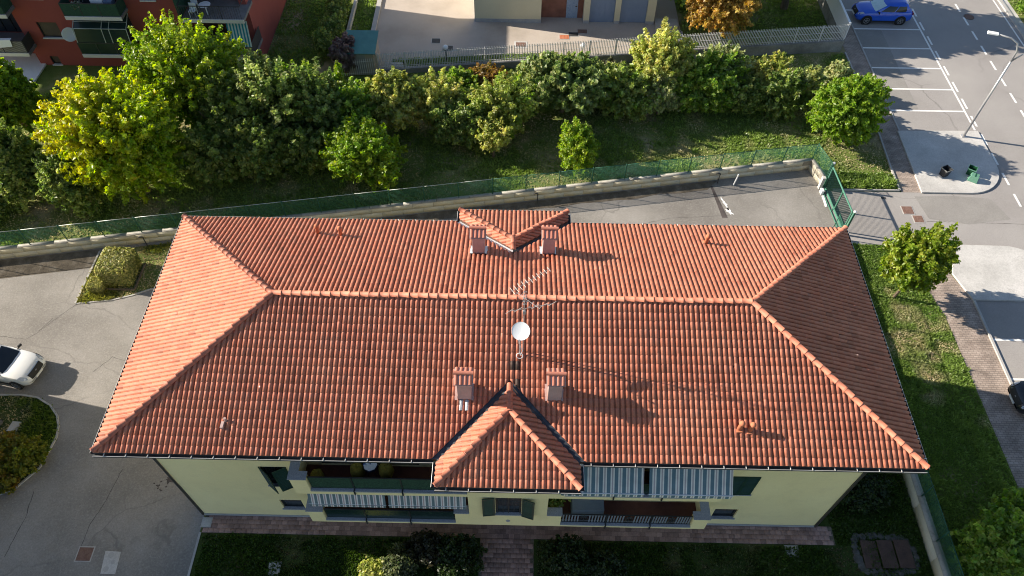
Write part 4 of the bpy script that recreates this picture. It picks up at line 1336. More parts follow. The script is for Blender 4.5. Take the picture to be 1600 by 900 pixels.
def mesh_fence(name, a, b, zf, h, label, bay=2.0, light_rail=None, wire=0.0052):
    """posts, rails and welded-mesh panels along a line; zf(s) gives the foot height"""
    a, b = Vector((*a, 0)), Vector((*b, 0))
    d = (b - a); ln = d.length; d.normalize(); n = Vector((-d.y, d.x, 0))
    f = empty(name, tuple(a + d * ln / 2), label, 'fence')
    nb = max(1, int(round(ln / bay))); bl = ln / nb
    q = basis(d, n, Vector((0, 0, 1))).to_quaternion()
    mb = MB(); mb.tube([(0, 0, 0), (0, 0, h + 0.04)], 0.028, 8); mb.lathe([(0.034, h + 0.04), (0.03, h + 0.06), (0.004, h + 0.068)], (0, 0, 0), 8)
    pm = np_mesh_any('post', mb, MT['green_post'])
    mb = MB()
    x = 0.05
    while x < bl - 0.02:
        mb.box(x - wire / 2, x + wire / 2, -0.003, 0.003, 0.03, h - 0.01); x += 0.05
    z_ = 0.05
    while z_ < h:
        mb.box(0.02, bl - 0.02, -0.0075, -0.0045, z_ - wire / 2, z_ + wire / 2); z_ += 0.1
    wm = np_mesh('mesh_panel', mb.v, mb.f, MT['green_wire'])
    mb = MB(); mb.tube([(0, 0, h), (bl, 0, h)], 0.019, 6)
    rg = np_mesh_any('top_rail', mb, MT['green_post']); rl = np_mesh_any('top_rail', mb, MT['rail_light'])
    for k in range(nb + 1):
        p = a + d * (k * bl)
        link_mesh('post', pm, f, (p.x, p.y, zf), q)
    for k in range(nb):
        p = a + d * (k * bl)
        link_mesh('mesh_panel', wm, f, (p.x, p.y, zf), q)
        link_mesh('top_rail', rl if (light_rail and light_rail(p)) else rg, f, (p.x, p.y, zf), q)
    return f

def np_mesh_any(name, mb, mat, smooth=True):
    me = bpy.data.meshes.new(name)
    me.from_pydata(mb.v, [], mb.f)
    me.materials.append(mat)
    if smooth:
        for p_ in me.polygons: p_.use_smooth = True
    return me

WA = (-52.0, wall_y(-52.0)); WB = (18.85, 18.78)
block_wall('boundary_wall', WA, WB, 0.78, 0.22, 'long low concrete block wall running behind the house')
mesh_fence('mesh_fence', (WA[0], WA[1] + 0.02), (WB[0], WB[1] + 0.02), 0.83, 1.22, 'long green mesh fence standing on the wall behind the house', 2.05, light_rail=lambda p: p.x < -3.0)
block_wall('boundary_wall', (18.85, 18.78), (19.25, 17.2), 0.78, 0.22, 'short wall stub beside the green gate', blk=0.8)
mesh_fence('mesh_fence', (18.85, 18.80), (19.30, 17.15), 0.83, 1.2, 'short green fence panel between wall corner and gate', 1.7)
block_wall('boundary_wall', (18.74, -30.0), (18.70, 12.9), 0.75, 0.30, 'low concrete wall along the garden side of the house', blk=2.4, courses=1)
mesh_fence('mesh_fence', (18.76, -30.0), (18.72, 12.9), 0.80, 1.12, 'green mesh fence on the wall beside the garden lawn', 2.05)

# small black garden lights and a white post along the wall
def wall_light(x, label, y=None):
    y = (wall_y(x) - 0.42) if y is None else y
    o = empty('garden_light', (x, y, 0), label, 'lamp', 'garden lights along the wall')
    mb = MB(); mb.tube([(x, y, 0), (x, y, 0.72)], 0.03, 8); mb.build('post', MT['dark_iron'], o)
    mb = MB(); mb.tube([(x, y, 0.70), (x + 0.02, y, 0.80), (x - 0.03, y, 0.86), (x - 0.16, y, 0.86), (x - 0.24, y, 0.82)], 0.035, 8, 0.05)
    mb.build('head', MT['dark_iron'], o, smooth=True)
wall_light(-21.45, 'small black garden light by the wall beyond the topiary')
wall_light(1.35, 'small black garden light by the wall behind the rear gable')
wall_light(12.75, 'small black garden light by the wall near the white post')
m = MB(); m.tube([(13.75, 17.15, 0), (13.85, 17.15, 0.85)], 0.045, 8); m.lathe([(0.05, 0.85), (0.055, 0.9), (0.01, 0.93)], (13.85, 17.15, 0), 8)
tag(m.build('marker_post', MT['white_metal']), 'short white post on the rear drive by the wall', 'post')

# ------------------------------------------------------------------ sliding gate
MT['gate_green'] = pmat('gate_green', [(0.06, 0.175, 0.125), (0.08, 0.21, 0.15)], scale=2, rough=0.45, fine_amt=0.08)
MT['gate_dark'] = pmat('gate_sheet', [(0.012, 0.050, 0.040), (0.018, 0.065, 0.052)], scale=2, rough=0.5, fine_amt=0.15)
gate = empty('sliding_gate', (19.5, 15.4, 0), 'green sliding gate across the drive to the road', 'gate')
GX0, GX1, GY0, GY1, GH = 19.42, 19.62, 13.35, 17.05, 1.72
def gx(y): return GX0 + (GX1 - GX0) * (GY1 - y) / (GY1 - GY0)
m = MB()
m.tube([(gx(GY0), GY0, 0.12), (gx(GY1), GY1, 0.12)], 0.075, 8)
m.tube([(gx(GY0), GY0, GH), (gx(GY1), GY1, GH)], 0.05, 8)
m.tube([(gx(GY0) - 0.2, GY0, 0.05), (gx(GY1) - 0.2, GY1, 0.05)], 0.03, 6)
m.build('frame', MT['gate_green'], gate)
for y in (GY1, 15.05, GY0):
    m = MB(); m.tube([(gx(y), y, 0.1), (gx(y), y, GH + 0.02)], 0.05, 8); m.tube([(gx(y) - 0.1, y, 0.05), (gx(y) - 0.1, y, 0.18)], 0.04, 6)
    m.build('upright', MT['gate_green'], gate)
k = 0
y = GY0 + 0.1
while y < GY1 - 0.05:
    if abs(y - 15.05) > 0.08:
        m = MB(); m.box(gx(y) - 0.018, gx(y) + 0.018, y - 0.006, y + 0.006, 0.2, GH - 0.05); m.build('bar', MT['gate_dark'], gate)
    y += 0.1
for y in (GY1 + 0.12, 13.1):
    g = empty('gate_post', (gx(GY1 if y > 15 else GY0), y, 0), 'green steel gate post at the fence end' if y > 15 else 'green steel gate post at the house end', 'post')
    m = MB(); m.box(gx(GY1) - 0.06, gx(GY1) + 0.06, y - 0.06, y + 0.06, 0, 1.95) if y > 15 else m.box(gx(GY0) - 0.06, gx(GY0) + 0.06, y - 0.06, y + 0.06, 0, 1.95)
    m.build('post', MT['gate_green'], g, bevel=0.01)
    m = MB(); m.lathe([(0.085, 0), (0.085, 0.05), (0.04, 0.09), (0.004, 0.1)], (gx(GY1) if y > 15 else gx(GY0), y, 1.95), 10); m.build('cap', MT['white_metal'], g)
mtr = empty('gate_motor_pillar', (19.12, 17.0, 0), 'white pillar with the gate motor by the wall end', 'pillar')
m = MB(); m.box(19.02, 19.22, 16.88, 17.12, 0, 0.95); m.build('pillar', MT['concrete_island'], mtr, bevel=0.015)
m = MB(); m.box(19.04, 19.22, 16.40, 16.72, 0, 0.32); m.build('motor_box', MT['white_metal'], mtr, bevel=0.03)
m = MB(); m.box(19.10, 19.22, 15.35, 16.3, 0.012, 0.06); m.build('rack', MT['white_metal'], mtr)

# ------------------------------------------------------------------ manholes and drain covers
def cover(name, cx, cy, w, d, label, mat='rust_iron', rim='kerb', rot=0.0, z=0.016, cat='manhole cover', group=None, rims=0.05):
    o = empty(name, (cx, cy, z), label, cat, group)
    M3 = rotz(rot)
    mb = MB(); mb.obox((cx, cy, z + 0.004), (w + rims * 2, d + rims * 2, 0.012), M3); mb.build('rim', MT[rim], o)
    mb = MB(); mb.obox((cx, cy, z + 0.012), (w, d, 0.016), M3)
    for i in range(3):
        mb.obox(Vector((cx, cy, z + 0.022)) + M3 @ Vector(((i - 1) * w * 0.3, 0, 0)), (w * 0.04, d * 0.86, 0.006), M3)
    mb.build('plate', MT[mat], o)
    return o
cover('manhole_cover', 24.11, 15.2, 0.62, 0.62, 'square rusty manhole cover nearer the gate on the drive')
cover('manhole_cover', 24.54, 14.47, 0.56, 0.56, 'square rusty manhole cover nearer the road on the drive')
cover('manhole_cover', -18.6, -6.56, 0.62, 0.58, 'rusty manhole cover beside the concrete cover on the left yard')
cover('drain_grate', 22.9, 16.2, 0.28, 0.16, 'tiny drain grate on the drive below the lawn kerb', 'dark_iron', rims=0.01)
cover('drain_cover', -6.25, 32.0, 0.62, 0.55, 'small dark drain cover with white rim farther from the court fence', 'dark_iron', 'concrete_island')
cover('drain_cover', -5.3, 31.05, 0.75, 0.65, 'larger dark drain cover with white rim near the left globe lamp', 'dark_iron', 'concrete_island')
cover('drain_cover', 0.15, 31.65, 0.72, 0.6, 'drain cover in white frame in the sunlit part of the court', 'rust_iron', 'concrete_island', rims=0.14)
cover('drain_cover', 3.45, 32.75, 0.72, 0.5, 'orange drain cover at the edge of the court shadow', 'vent', 'kerb')
cover('drain_cover', 4.15, 33.1, 0.72, 0.5, 'dark drain cover in the court between two others', 'dark_iron', 'kerb')
cover('drain_cover', 4.85, 33.5, 0.72, 0.5, 'dark red drain cover closest to the garage doors', 'rust_iron', 'kerb')
cover('garden_cover', 12.6, -5.8, 0.5, 0.42, 'pale concrete inspection cover in the front lawn on the right', 'concrete_island', 'kerb', z=0.02)
cover('garden_cover', -10.15, -7.0, 0.44, 0.5, 'pale concrete inspection cover in the front lawn on the left', 'concrete_island', 'kerb', z=0.02)
cover('garden_cover', -13.62, -5.05, 0.36, 0.36, 'small grey drain box at the corner of the paved walk', 'concrete_island', 'kerb', z=0.05)
o = empty('round_manhole', (35.35, 36.3, 0.012), 'round rusty manhole cover in the road', 'manhole cover')
m = MB(); m.lathe([(0.40, 0), (0.40, 0.012)], (35.35, 36.3, 0.012), 24); m.build('rim', MT['dark_iron'], o)
m = MB(); m.lathe([(0.36, 0), (0.36, 0.018)], (35.35, 36.3, 0.012), 24); m.build('plate', MT['rust_iron'], o)
tank = empty('tank_cover', (-17.35, -6.9, 0.012), 'pale concrete slab with three round lids on the left yard', 'manhole cover')
m = MB(); m.prism([(-17.74, -6.40), (-17.62, -7.38), (-16.98, -7.38), (-17.05, -6.43)], 0.0, 0.03); m.build('slab', MT['concrete_island'], tank)
for (x, y, r_) in ((-17.43, -6.58, 0.13), (-17.24, -6.88, 0.10), (-17.45, -7.18, 0.12)):
    m = MB(); m.lathe([(r_, 0.03), (r_, 0.036), (r_ - 0.02, 0.036), (r_ - 0.02, 0.031), (0.03, 0.031), (0.03, 0.04)], (x, y, 0), 20); m.build('lid', MT['kerb'], tank)

# stone-edged bed with rusty covers, bottom right
bedo = empty('covered_pit', (16.65, -5.85, 0), 'stone edged garden pit with three reddish slabs', 'garden bed')
rr = random.Random(8)
cor = [(15.50, -5.12), (16.6, -5.02), (17.75, -5.18), (18.0, -5.8), (17.85, -6.5), (16.7, -6.68), (15.6, -6.6), (15.42, -5.9)]
MT['old_slab'] = pmat('brown_slab', [(0.075, 0.048, 0.04), (0.12, 0.075, 0.06)], scale=4, fine=25, fine_amt=0.3, rough=0.9)
MT['stone'] = pmat('rubble_stone', [(0.07, 0.066, 0.06), (0.13, 0.125, 0.115)], scale=4, fine=25, fine_amt=0.3, rough=0.95, bump=0.6, bump_scale=20)
for i in range(len(cor)):
    a, b = Vector((*cor[i], 0)), Vector((*cor[(i + 1) % len(cor)], 0))
    n_ = max(2, int((b - a).length / 0.26))
    for k in range(n_):
        p = a + (b - a) * ((k + 0.5) / n_) + Vector((rr.uniform(-.03, .03), rr.uniform(-.03, .03), 0))
        mb = MB(); s_ = (b - a).length / n_ * 0.66
        mb.lathe([(s_ * 0.95, 0.0), (s_, 0.035), (s_ * 0.8, 0.05 + rr.random() * 0.03), (s_ * 0.3, 0.075)], p, 7, rotz(rr.random() * 3))
        mb.build('edge_stone', MT['stone'], bedo)
for k in range(3):
    mb = MB(); x0 = 15.68 + k * 0.74
    mb.obox((x0 + 0.35, -5.86 + rr.uniform(-.03, .03), 0.07 + 0.02 * k), (0.68, 1.22, 0.05), Matrix.Rotation(R(3), 3, 'Y') @ rotz(rr.uniform(-.04, .04)))
    mb.build('slab', MT['old_slab'], bedo)

# ------------------------------------------------------------------ far picket fence on its concrete wall
MT['picket'] = pmat('grey_picket', [(0.62, 0.61, 0.61), (0.72, 0.71, 0.71)], scale=1, rough=0.5, fine_amt=0.1)
MT['wall_grey'] = pmat('weathered_concrete', [(0.14, 0.135, 0.125), (0.24, 0.235, 0.22), (0.33, 0.32, 0.30)], scale=0.7, fine=12, fine_amt=0.25, rough=0.95, bump=0.3, detail=7)
PA, PB = Vector((-9.95, 27.95, 0)), Vector((24.0, 31.6, 0))
pd = (PB - PA); pln = pd.length; pd.normalize(); pn = Vector((-pd.y, pd.x, 0))
fw_ = empty('fence_wall', tuple(PA + pd * pln / 2), 'weathered concrete base wall under the grey picket fence', 'wall')
m = MB()
nseg = 14
for k in range(nseg):
    a, b = PA + pd * (pln * k / nseg), PA + pd * (pln * (k + 1) / nseg)
    h0, h1 = 0.36 + 0.56 * k / nseg, 0.36 + 0.56 * (k + 1) / nseg
    w_ = pn * 0.14
    m.add([a - w_, b - w_, b + w_, a + w_, a - w_ + Vector((0, 0, h0)), b - w_ + Vector((0, 0, h1)), b + w_ + Vector((0, 0, h1)), a + w_ + Vector((0, 0, h0))],
          [(4, 5, 6, 7), (0, 1, 5, 4), (2, 3, 7, 6)] + ([(3, 0, 4, 7)] if k == 0 else []) + ([(1, 2, 6, 5)] if k == nseg - 1 else []))
m.build('wall_body', MT['wall_grey'], fw_)
pf = empty('picket_fence', tuple(PA + pd * pln / 2), 'long grey metal picket fence round the garage court', 'fence')
mb = MB(); mb.box(-0.021, 0.021, -0.01, 0.01, 0.02, 1.28)
mb.add([(-0.017, -0.01, 1.28), (0.017, -0.01, 1.28), (0.017, 0.01, 1.28), (-0.017, 0.01, 1.28), (0, 0, 1.34)], [(0, 1, 4), (1, 2, 4), (2, 3, 4), (3, 0, 4)])
pk = np_mesh_any('picket', mb, MT['picket'], False)
q = basis(pd, pn, Vector((0, 0, 1))).to_quaternion()
NP = 290
for k in range(NP):
    s = pln * (k + 0.5) / NP
    p = PA + pd * s
    link_mesh('picket', pk, pf, (p.x, p.y, 0.36 + 0.56 * s / pln), q)
for zz in (0.18, 0.66, 1.14):
    m = MB()
    m.tube([PA + Vector((0, 0, 0.36 + zz)) + pn * 0.022, PB + Vector((0, 0, 0.92 + zz)) + pn * 0.022], 0.018, 5); m.build('rail', MT['picket'], pf)
for k in range(19):
    p = PA + pd * (pln * k / 18)
    m = MB(); m.tube([(p.x, p.y, 0.36 + 0.56 * k / 18), (p.x, p.y, 0.36 + 0.56 * k / 18 + 1.3)], 0.03, 6); m.build('post', MT['picket'], pf)
# short older fence in front of the hut
pf2 = empty('picket_fence', (-11.3, 27.6, 0), 'short rusty picket fence in front of the hut', 'fence')
A2, B2 = Vector((-13.0, 27.35, 0)), Vector((-10.15, 27.75, 0))
d2 = (B2 - A2).normalized(); q2 = basis(d2, Vector((-d2.y, d2.x, 0)), Vector((0, 0, 1))).to_quaternion()
for k in range(20):
    p = A2 + (B2 - A2) * ((k + 0.5) / 20); link_mesh('picket', pk, pf2, (p.x, p.y, 0.1), q2)
for zz in (0.28, 1.2):
    m = MB(); m.tube([A2 + Vector((0, 0, zz)), B2 + Vector((0, 0, zz))], 0.02, 5); m.build('rail', MT['picket'], pf2)
m = MB(); m.box(-10.13, -9.97, 27.68, 27.9, 0, 1.75); tag(m.build('concrete_post', MT['court_far']), 'pale concrete post where the two picket fences meet', 'post')
# white solid boundary wall towards the parking
ww = empty('white_wall', (24.05, 40, 0), 'white solid boundary wall between garage garden and footpath', 'wall')
m = MB(); m.box(23.93, 24.17, 31.7, 75, 0, 0.92); m.build('base', MT['wall_grey'], ww)
MT['white_wall'] = pmat('white_panel', [(0.78, 0.79, 0.80), (0.84, 0.85, 0.86)], scale=0.7, fine_amt=0.08, rough=0.7)
for k in range(14):
    m = MB(); m.box(23.97, 24.13, 31.72 + k * 3.0, 31.72 + (k + 1) * 3.0 - 0.012, 0.922, 2.25); m.build('panel', MT['white_wall'], ww)

def globe_lamp(x, y, label):
    o = empty('globe_lamp', (x, y, 0), label, 'lamp', 'globe lamps in the garage court')
    mb = MB(); mb.tube([(x, y, 0), (x, y, 0.95)], 0.045, 8); mb.build('post', MT['dark_iron'], o)
    mb = MB(); mb.lathe([(0.02, 0)] + [(0.19 * math.sin(R(a)), 0.19 - 0.19 * math.cos(R(a))) for a in range(20, 170, 15)] + [(0.01, 0.38)], (x, y, 0.93), 16)
    mb.build('globe', MT['white_metal'], o, smooth=True)
globe_lamp(-5.28, 29.6, 'white globe lamp in the shaded part of the garage court')
globe_lamp(4.68, 30.1, 'white globe lamp in the sunlit part of the garage court')

# ------------------------------------------------------------------ garage block
MT['cream_far'] = pmat('cream_wall', [(0.58, 0.53, 0.37), (0.64, 0.59, 0.42)], scale=0.6, fine_amt=0.06, rough=0.92, detail=6)
MT['brick_far'] = brick_material('red_brick', (0.33, 0.115, 0.07), (0.28, 0.095, 0.06), (0.24, 0.11, 0.08), 0.25, 0.07)
MT['blue_door'] = pmat('blue_grey_door', [(0.17, 0.23, 0.34), (0.21, 0.27, 0.38)], scale=0.9, fine_amt=0.08, rough=0.55)
MT['blue_worn'] = pmat('worn_blue_door', [(0.15, 0.24, 0.40), (0.30, 0.38, 0.50), (0.18, 0.27, 0.42)], scale=3, fine_amt=0.2, rough=0.6)
gar = empty('garage_building', (3.5, 37, 0), 'cream garage block with blue doors and a brick bay', 'building')
GYF = 34.6
m = MB(); m.box(-3.45, 1.67, GYF, 48, 0.30, 6.4); m.box(1.67, 10.4, GYF + 0.75, 47.9, 2.7, 6.38); m.box(4.93, 10.4, GYF, GYF + 0.75, 2.45, 6.36)
m.build('wall', MT['cream_far'], gar)
m = MB(); m.box(-3.47, 1.69, GYF - 0.02, 47.8, 0, 0.30); m.build('plinth', MT['plinth'], gar)
m = MB(); m.box(1.672, 4.93, GYF + 0.75, GYF + 1.2, 0, 2.7); m.build('brick_bay', MT['brick_far'], gar)
m = MB(); m.box(3.62, 4.5, GYF + 0.70, GYF + 0.748, 0.03, 2.15); d_ = m.build('door', MT['blue_worn'], gar)
m = MB(); m.box(4.30, 4.44, GYF + 0.66, GYF + 0.70, 1.0, 1.06); m.build('handle', MT['dark_iron'], d_)
for (x0, x1) in ((4.93, 5.38), (7.30, 7.72), (9.75, 10.38)):
    m = MB(); m.box(x0, x1, GYF - 0.002, GYF + 0.8, 0.27, 2.45); p_ = m.build('pier', MT['cream_far'], gar)
    m = MB(); m.box(x0 - 0.01, x1 + 0.01, GYF - 0.015, GYF + 0.8, 0, 0.27); m.build('plinth', MT['plinth'], p_)
for (x0, x1) in ((5.38, 7.30), (7.72, 9.75)):
    m = MB(); m.box(x0, x1, GYF + 0.22, GYF + 0.28, 0.02, 2.45)
    g_ = m.build('garage_door', MT['blue_door'], gar)
    for k in range(5):
        m = MB(); w_ = (x1 - x0) / 5; m.box(x0 + k * w_ + 0.02, x0 + (k + 1) * w_ - 0.02, GYF + 0.205, GYF + 0.222, 0.06, 2.4); m.build('panel', MT['blue_door'], g_)
m = MB(); m.add([(-3.9, GYF - 0.5, 6.4), (10.9, GYF - 0.5, 6.4), (10.9, 48.5, 6.4), (-3.9, 48.5, 6.4), (3.5, 41.5, 8.2)], [(0, 3, 2, 1), (0, 1, 4), (1, 2, 4), (2, 3, 4), (3, 0, 4)])
m.build('roof', MT['vent'], gar)
m = MB(); m.box(10.5, 12.2, 33.95, 34.9, 0, 0.35); tag(m.build('ramp_block', MT['kerb']), 'low grey concrete block at the end of the garages', 'wall')

# ------------------------------------------------------------------ hut with teal roof
MT['teal'] = pmat('teal_roof', [(0.075, 0.205, 0.19), (0.10, 0.25, 0.225)], scale=1.5, fine_amt=0.12, rough=0.7)
hut = empty('hut', (-11.2, 28.9, 0), 'small hut with a flat teal roof by the picket fence', 'hut')
m = MB(); m.box(-12.15, -10.2, 27.75, 29.9, 0, 1.9); m.build('wall', MT['court_far'], hut)
m = MB(); m.add([(-12.4, 27.5, 1.88), (-10.02, 27.5, 1.88), (-10.06, 30.05, 2.06), (-12.4, 30.05, 2.06), (-12.4, 27.5, 1.94), (-10.02, 27.5, 1.94), (-10.06, 30.05, 2.12), (-12.4, 30.05, 2.12)],
             [(3, 2, 1, 0), (4, 5, 6, 7), (0, 1, 5, 4), (1, 2, 6, 5), (2, 3, 7, 6), (3, 0, 4, 7)]); m.build('roof', MT['teal'], hut)
m = MB(); m.box(-11.6, -10.8, 27.72, 27.76, 0.02, 1.75); m.build('door', MT['plinth'], hut)
m = MB(); m.box(-9.75, -8.3, 28.25, 28.6, 0, 0.3); m.box(-9.7, -8.4, 28.75, 29.0, 0, 0.22); tag(m.build('concrete_steps', MT['kerb']), 'low concrete steps just inside the picket fence by the hut', 'steps')
# ------------------------------------------------------------------ red apartment block
MT['red_wall'] = pmat('brick_red_render', [(0.27, 0.066, 0.055), (0.32, 0.082, 0.068)], scale=0.5, fine=20, fine_amt=0.08, rough=0.92, detail=7)
MT['roller'] = pmat('roller_shutter', [(0.085, 0.065, 0.048), (0.115, 0.088, 0.066)], scale=1, fine_amt=0.08, rough=0.7)
MT['white_sill'] = pmat('white_sill', [(0.62, 0.60, 0.58)], rough=0.7, fine_amt=0.08)
MT['net_green'] = pmat('green_netting', [(0.020, 0.055, 0.036), (0.035, 0.085, 0.055)], scale=8, fine=40, fine_amt=0.35, rough=0.9)
MT['grey_slab'] = pmat('balcony_slab', [(0.17, 0.16, 0.16), (0.23, 0.22, 0.22)], scale=2, fine_amt=0.15, rough=0.85)
MT['teal_stripe'] = stripe_material('teal_striped_awning', 0.21, [(0.0, (0.02, 0.22, 0.30)), (0.5, (0.50, 0.58, 0.58))])
MT['grey_stripe'] = stripe_material('grey_striped_screen', 0.085, [(0.0, (0.06, 0.055, 0.055)), (0.5, (0.30, 0.285, 0.27))])
MT['wood_shutter'] = pmat('wooden_shutters', [(0.075, 0.034, 0.022), (0.105, 0.050, 0.034)], scale=2, fine_amt=0.2, rough=0.7)
RY, RXE, RH = 28.3, -18.6, 8.25
red = empty('apartment_block', (-28, 33, 0), 'brick red apartment block with balconies behind the yellow tree', 'building')
RHs = [(-33.34, -31.95, 2.3, 3.5), (-33.74, -33.12, 0.08, 0.75), (-25.35, -24.38, 2.38, 3.48), (-25.35, -24.38, 5.3, 6.4), (-33.34, -31.95, 5.3, 6.5), (-30.0, -26.8, 4.75, 7.0), (-30.0, -27.0, 1.8, 3.9), (-25.35, -24.6, 0.1, 0.75)]
m = MB()
wall_face(m, -34.65, -23.2, 0, RH, RHs, lambda a, b, d: (a, RY + d, b), 0.14)
wall_face(m, -23.2, -19.1, 0, RH, [(-22.6, -20.2, 1.8, 4.0), (-22.6, -20.2, 4.8, 7.0)], lambda a, b, d: (a, RY + 1.2 + d, b), 0.14)
m.quad((-23.2, RY, 0), (-23.2, RY + 1.2, 0), (-23.2, RY + 1.2, RH), (-23.2, RY, RH))
wall_face(m, -50, -34.65, 0, RH, [(-37.6, -35.4, 1.8, 4.0), (-37.6, -35.4, 4.8, 7.0)], lambda a, b, d: (a, RY + 1.3 + d, b), 0.14)
m.quad((-34.65, RY, 0), (-34.65, RY + 1.3, 0), (-34.65, RY + 1.3, RH), (-34.65, RY, RH))
m.box(-19.1, RXE, RY + 0.7, 37.8, 0, RH)
m.quad((-50, RY + 1.3, 0), (-50, 37.8, 0), (-50, 37.8, RH), (-50, RY + 1.3, RH)); m.quad((-50, 37.8, 0), (-19.1, 37.8, 0), (-19.1, 37.8, RH), (-50, 37.8, RH))
m.build('wall', MT['red_wall'], red)
rf = lambda a, b, d: (a, RY + d, b)
for h in RHs[:5] + RHs[7:]:
    w = window(*h, rf, parent=red, mat='roller', bars=0, sill=False)
    m = MB(); m.box(h[0] - 0.06, h[1] + 0.06, RY - 0.09, RY + 0.1, h[2] - 0.07, h[2] + 0.006); m.build('sill', MT['white_sill'], w)
for h in RHs[5:7]: window(*h, rf, parent=red, mat='glass', bars=2, sill=False)
for (x0, x1, z0, z1, yy) in ((-22.6, -20.2, 1.8, 4.0, 1.2), (-22.6, -20.2, 4.8, 7.0, 1.2), (-37.6, -35.4, 1.8, 4.0, 1.3), (-37.6, -35.4, 4.8, 7.0, 1.3)):
    window(x0, x1, z0, z1, lambda a, b, d: (a, RY + yy + d, b), parent=red, mat='wood_shutter' if x0 > -30 else 'glass', bars=2, sill=False)
m = MB(); m.box(-50.5, RXE + 0.5, RY - 0.6, 38.4, RH + 0.002, RH + 0.28); m.build('roof', MT['grey_slab'], red)
def rbalcony(x0, x1, y0, z, h, panel, y1=RY):
    mb = MB(); mb.box(x0, x1, y0, y1 + 0.02, z - 0.2, z); s = mb.build('balcony', MT['grey_slab'], red)
    mb = MB(); mb.box(x0 - 0.02, x1 + 0.02, y0 - 0.03, y0 + 0.03, z - 0.21, z + 0.05); mb.build('edge', MT['white_sill'], s)
    n = 3
    for k in range(n):
        a, b = x0 + (x1 - x0) * k / n, x0 + (x1 - x0) * (k + 1) / n
        if panel:
            mb = MB(); mb.box(a + 0.03, b - 0.03, y0 + 0.02, y0 + 0.045, z + 0.08, z + h - 0.04); o_ = mb.build('panel', MT[panel], s, origin=(a, y0, z))
        mb = MB(); mb.box(a - 0.02, a + 0.02, y0 + 0.01, y0 + 0.055, z, z + h); mb.build('post', MT['dark_iron'], s)
    mb = MB(); mb.box(x0, x1, y0 + 0.008, y0 + 0.058, z + h - 0.04, z + h); mb.box(x0 - 0.001, x0 + 0.04, y0 + 0.06, y1, z + h - 0.04, z + h); mb.box(x1 - 0.04, x1 + 0.001, y0 + 0.06, y1, z + h - 0.04, z + h)
    mb.build('rail', MT['dark_iron'], s)
    for xx in (x0 + 0.02, x1 - 0.02):
        if panel:
            mb = MB(); mb.box(xx - 0.012, xx + 0.012, y0 + 0.06, y1 - 0.02, z + 0.08, z + h - 0.05); mb.build('panel', MT[panel], s, origin=(xx, y0, z))
    return s
rbalcony(-30.25, -26.5, 27.1, 4.72, 1.0, 'net_green')
b3 = rbalcony(-22.5, -18.35, 27.1, 4.66, 1.0, None, RY + 1.2)
rbalcony(-30.4, -26.6, 27.1, 1.78, 0.95, 'dark_glass')
b4 = rbalcony(-22.5, -18.4, 27.1, 1.72, 0.98, 'grey_stripe', RY + 1.2)
rbalcony(-39.0, -34.2, 27.1, 1.78, 1.0, 'grey_stripe', RY + 1.3)
rbalcony(-39.0, -34.2, 27.1, 4.76, 1.0, 'net_green', RY + 1.3)
for k in range(26):                                        # thin bars of the open railing
    x = -22.4 + k * 0.158
    m = MB(); m.box(x - 0.008, x + 0.008, 27.12, 27.14, 4.7, 5.62); m.build('bar', MT['dark_iron'], b3)
m = MB(); m.box(-22.62, -22.5, 27.15, RY + 1.1, 4.7, 6.4); m.build('trellis', MT['net_green'], b3)
# glazed veranda on the middle balcony
ver = MB(); ver.add([(-30.3, 27.12, 2.76), (-26.65, 27.12, 2.76), (-26.65, RY, 2.76), (-30.3, RY, 2.76), (-30.25, 27.3, 3.72), (-26.7, 27.3, 3.72), (-26.7, RY, 4.3), (-30.25, RY, 4.3)],
                    [(0, 1, 5, 4), (4, 5, 6, 7), (1, 2, 6, 5), (3, 0, 4, 7)])
v_ = ver.build('veranda', MT['dark_glass'], red)
m = MB()
for x in (-30.3, -28.35, -27.85, -26.65):
    m.tube([(x, 27.10, 2.76), (x, 27.28, 3.73), (x, RY, 4.31)], 0.03, 5)
m.tube([(-30.3, 27.28, 3.73), (-26.65, 27.28, 3.73)], 0.03, 5); m.tube([(-30.3, 27.7, 4.0), (-26.65, 27.7, 4.0)], 0.02, 5)
m.build('veranda_frame', MT['rail_light'], v_)
# rolled-down teal awning
V, F = [], []
org = Vector((-19.75, 27.45, 4.4))
for j in range(6):
    t = j / 5
    for i in range(9):
        V.append((-19.75 + 1.45 * i / 8 + 0.02 * t, 27.45 - 0.42 * t, 4.4 - 1.72 * t - 0.03 * math.sin(3.14 * t)))
for j in range(5):
    for i in range(8): F.append((j * 9 + i, j * 9 + i + 1, (j + 1) * 9 + i + 1, (j + 1) * 9 + i))
m = MB(); m.add(V, F); aw = m.build('awning', MT['teal_stripe'], red, origin=org); aw["label"] = 'teal and white striped awning'
aw.modifiers.new("cloth", 'SOLIDIFY').thickness = 0.008
d2 = empty('satellite_dish', (-31.05, RY, 2.6), 'white satellite dish on the red apartment wall', 'satellite dish')
n2 = Vector((0.55, -0.75, 0.35)).normalized(); sx = Vector((0, 0, 1)).cross(n2).normalized(); sy = n2.cross(sx)
m = MB(); m.lathe([(0.01, 0.0), (0.2, 0.015), (0.36, 0.05), (0.47, 0.09), (0.48, 0.085), (0.36, 0.035), (0.01, -0.02)], (-31.05, 27.75, 2.95), 24, basis(sx, sy, n2)); m.build('reflector', MT['white_metal'], d2, smooth=True)
m = MB(); m.tube([(-31.05, RY, 2.6), (-31.05, 27.85, 2.7), (-31.05, 27.8, 2.95)], 0.025, 6); c_ = Vector((-31.05, 27.75, 2.95)); m.tube([c_ - sy * 0.45, c_ + n2 * 0.5 - sy * 0.4], 0.015, 5); m.build('arm', MT['antenna'], d2)
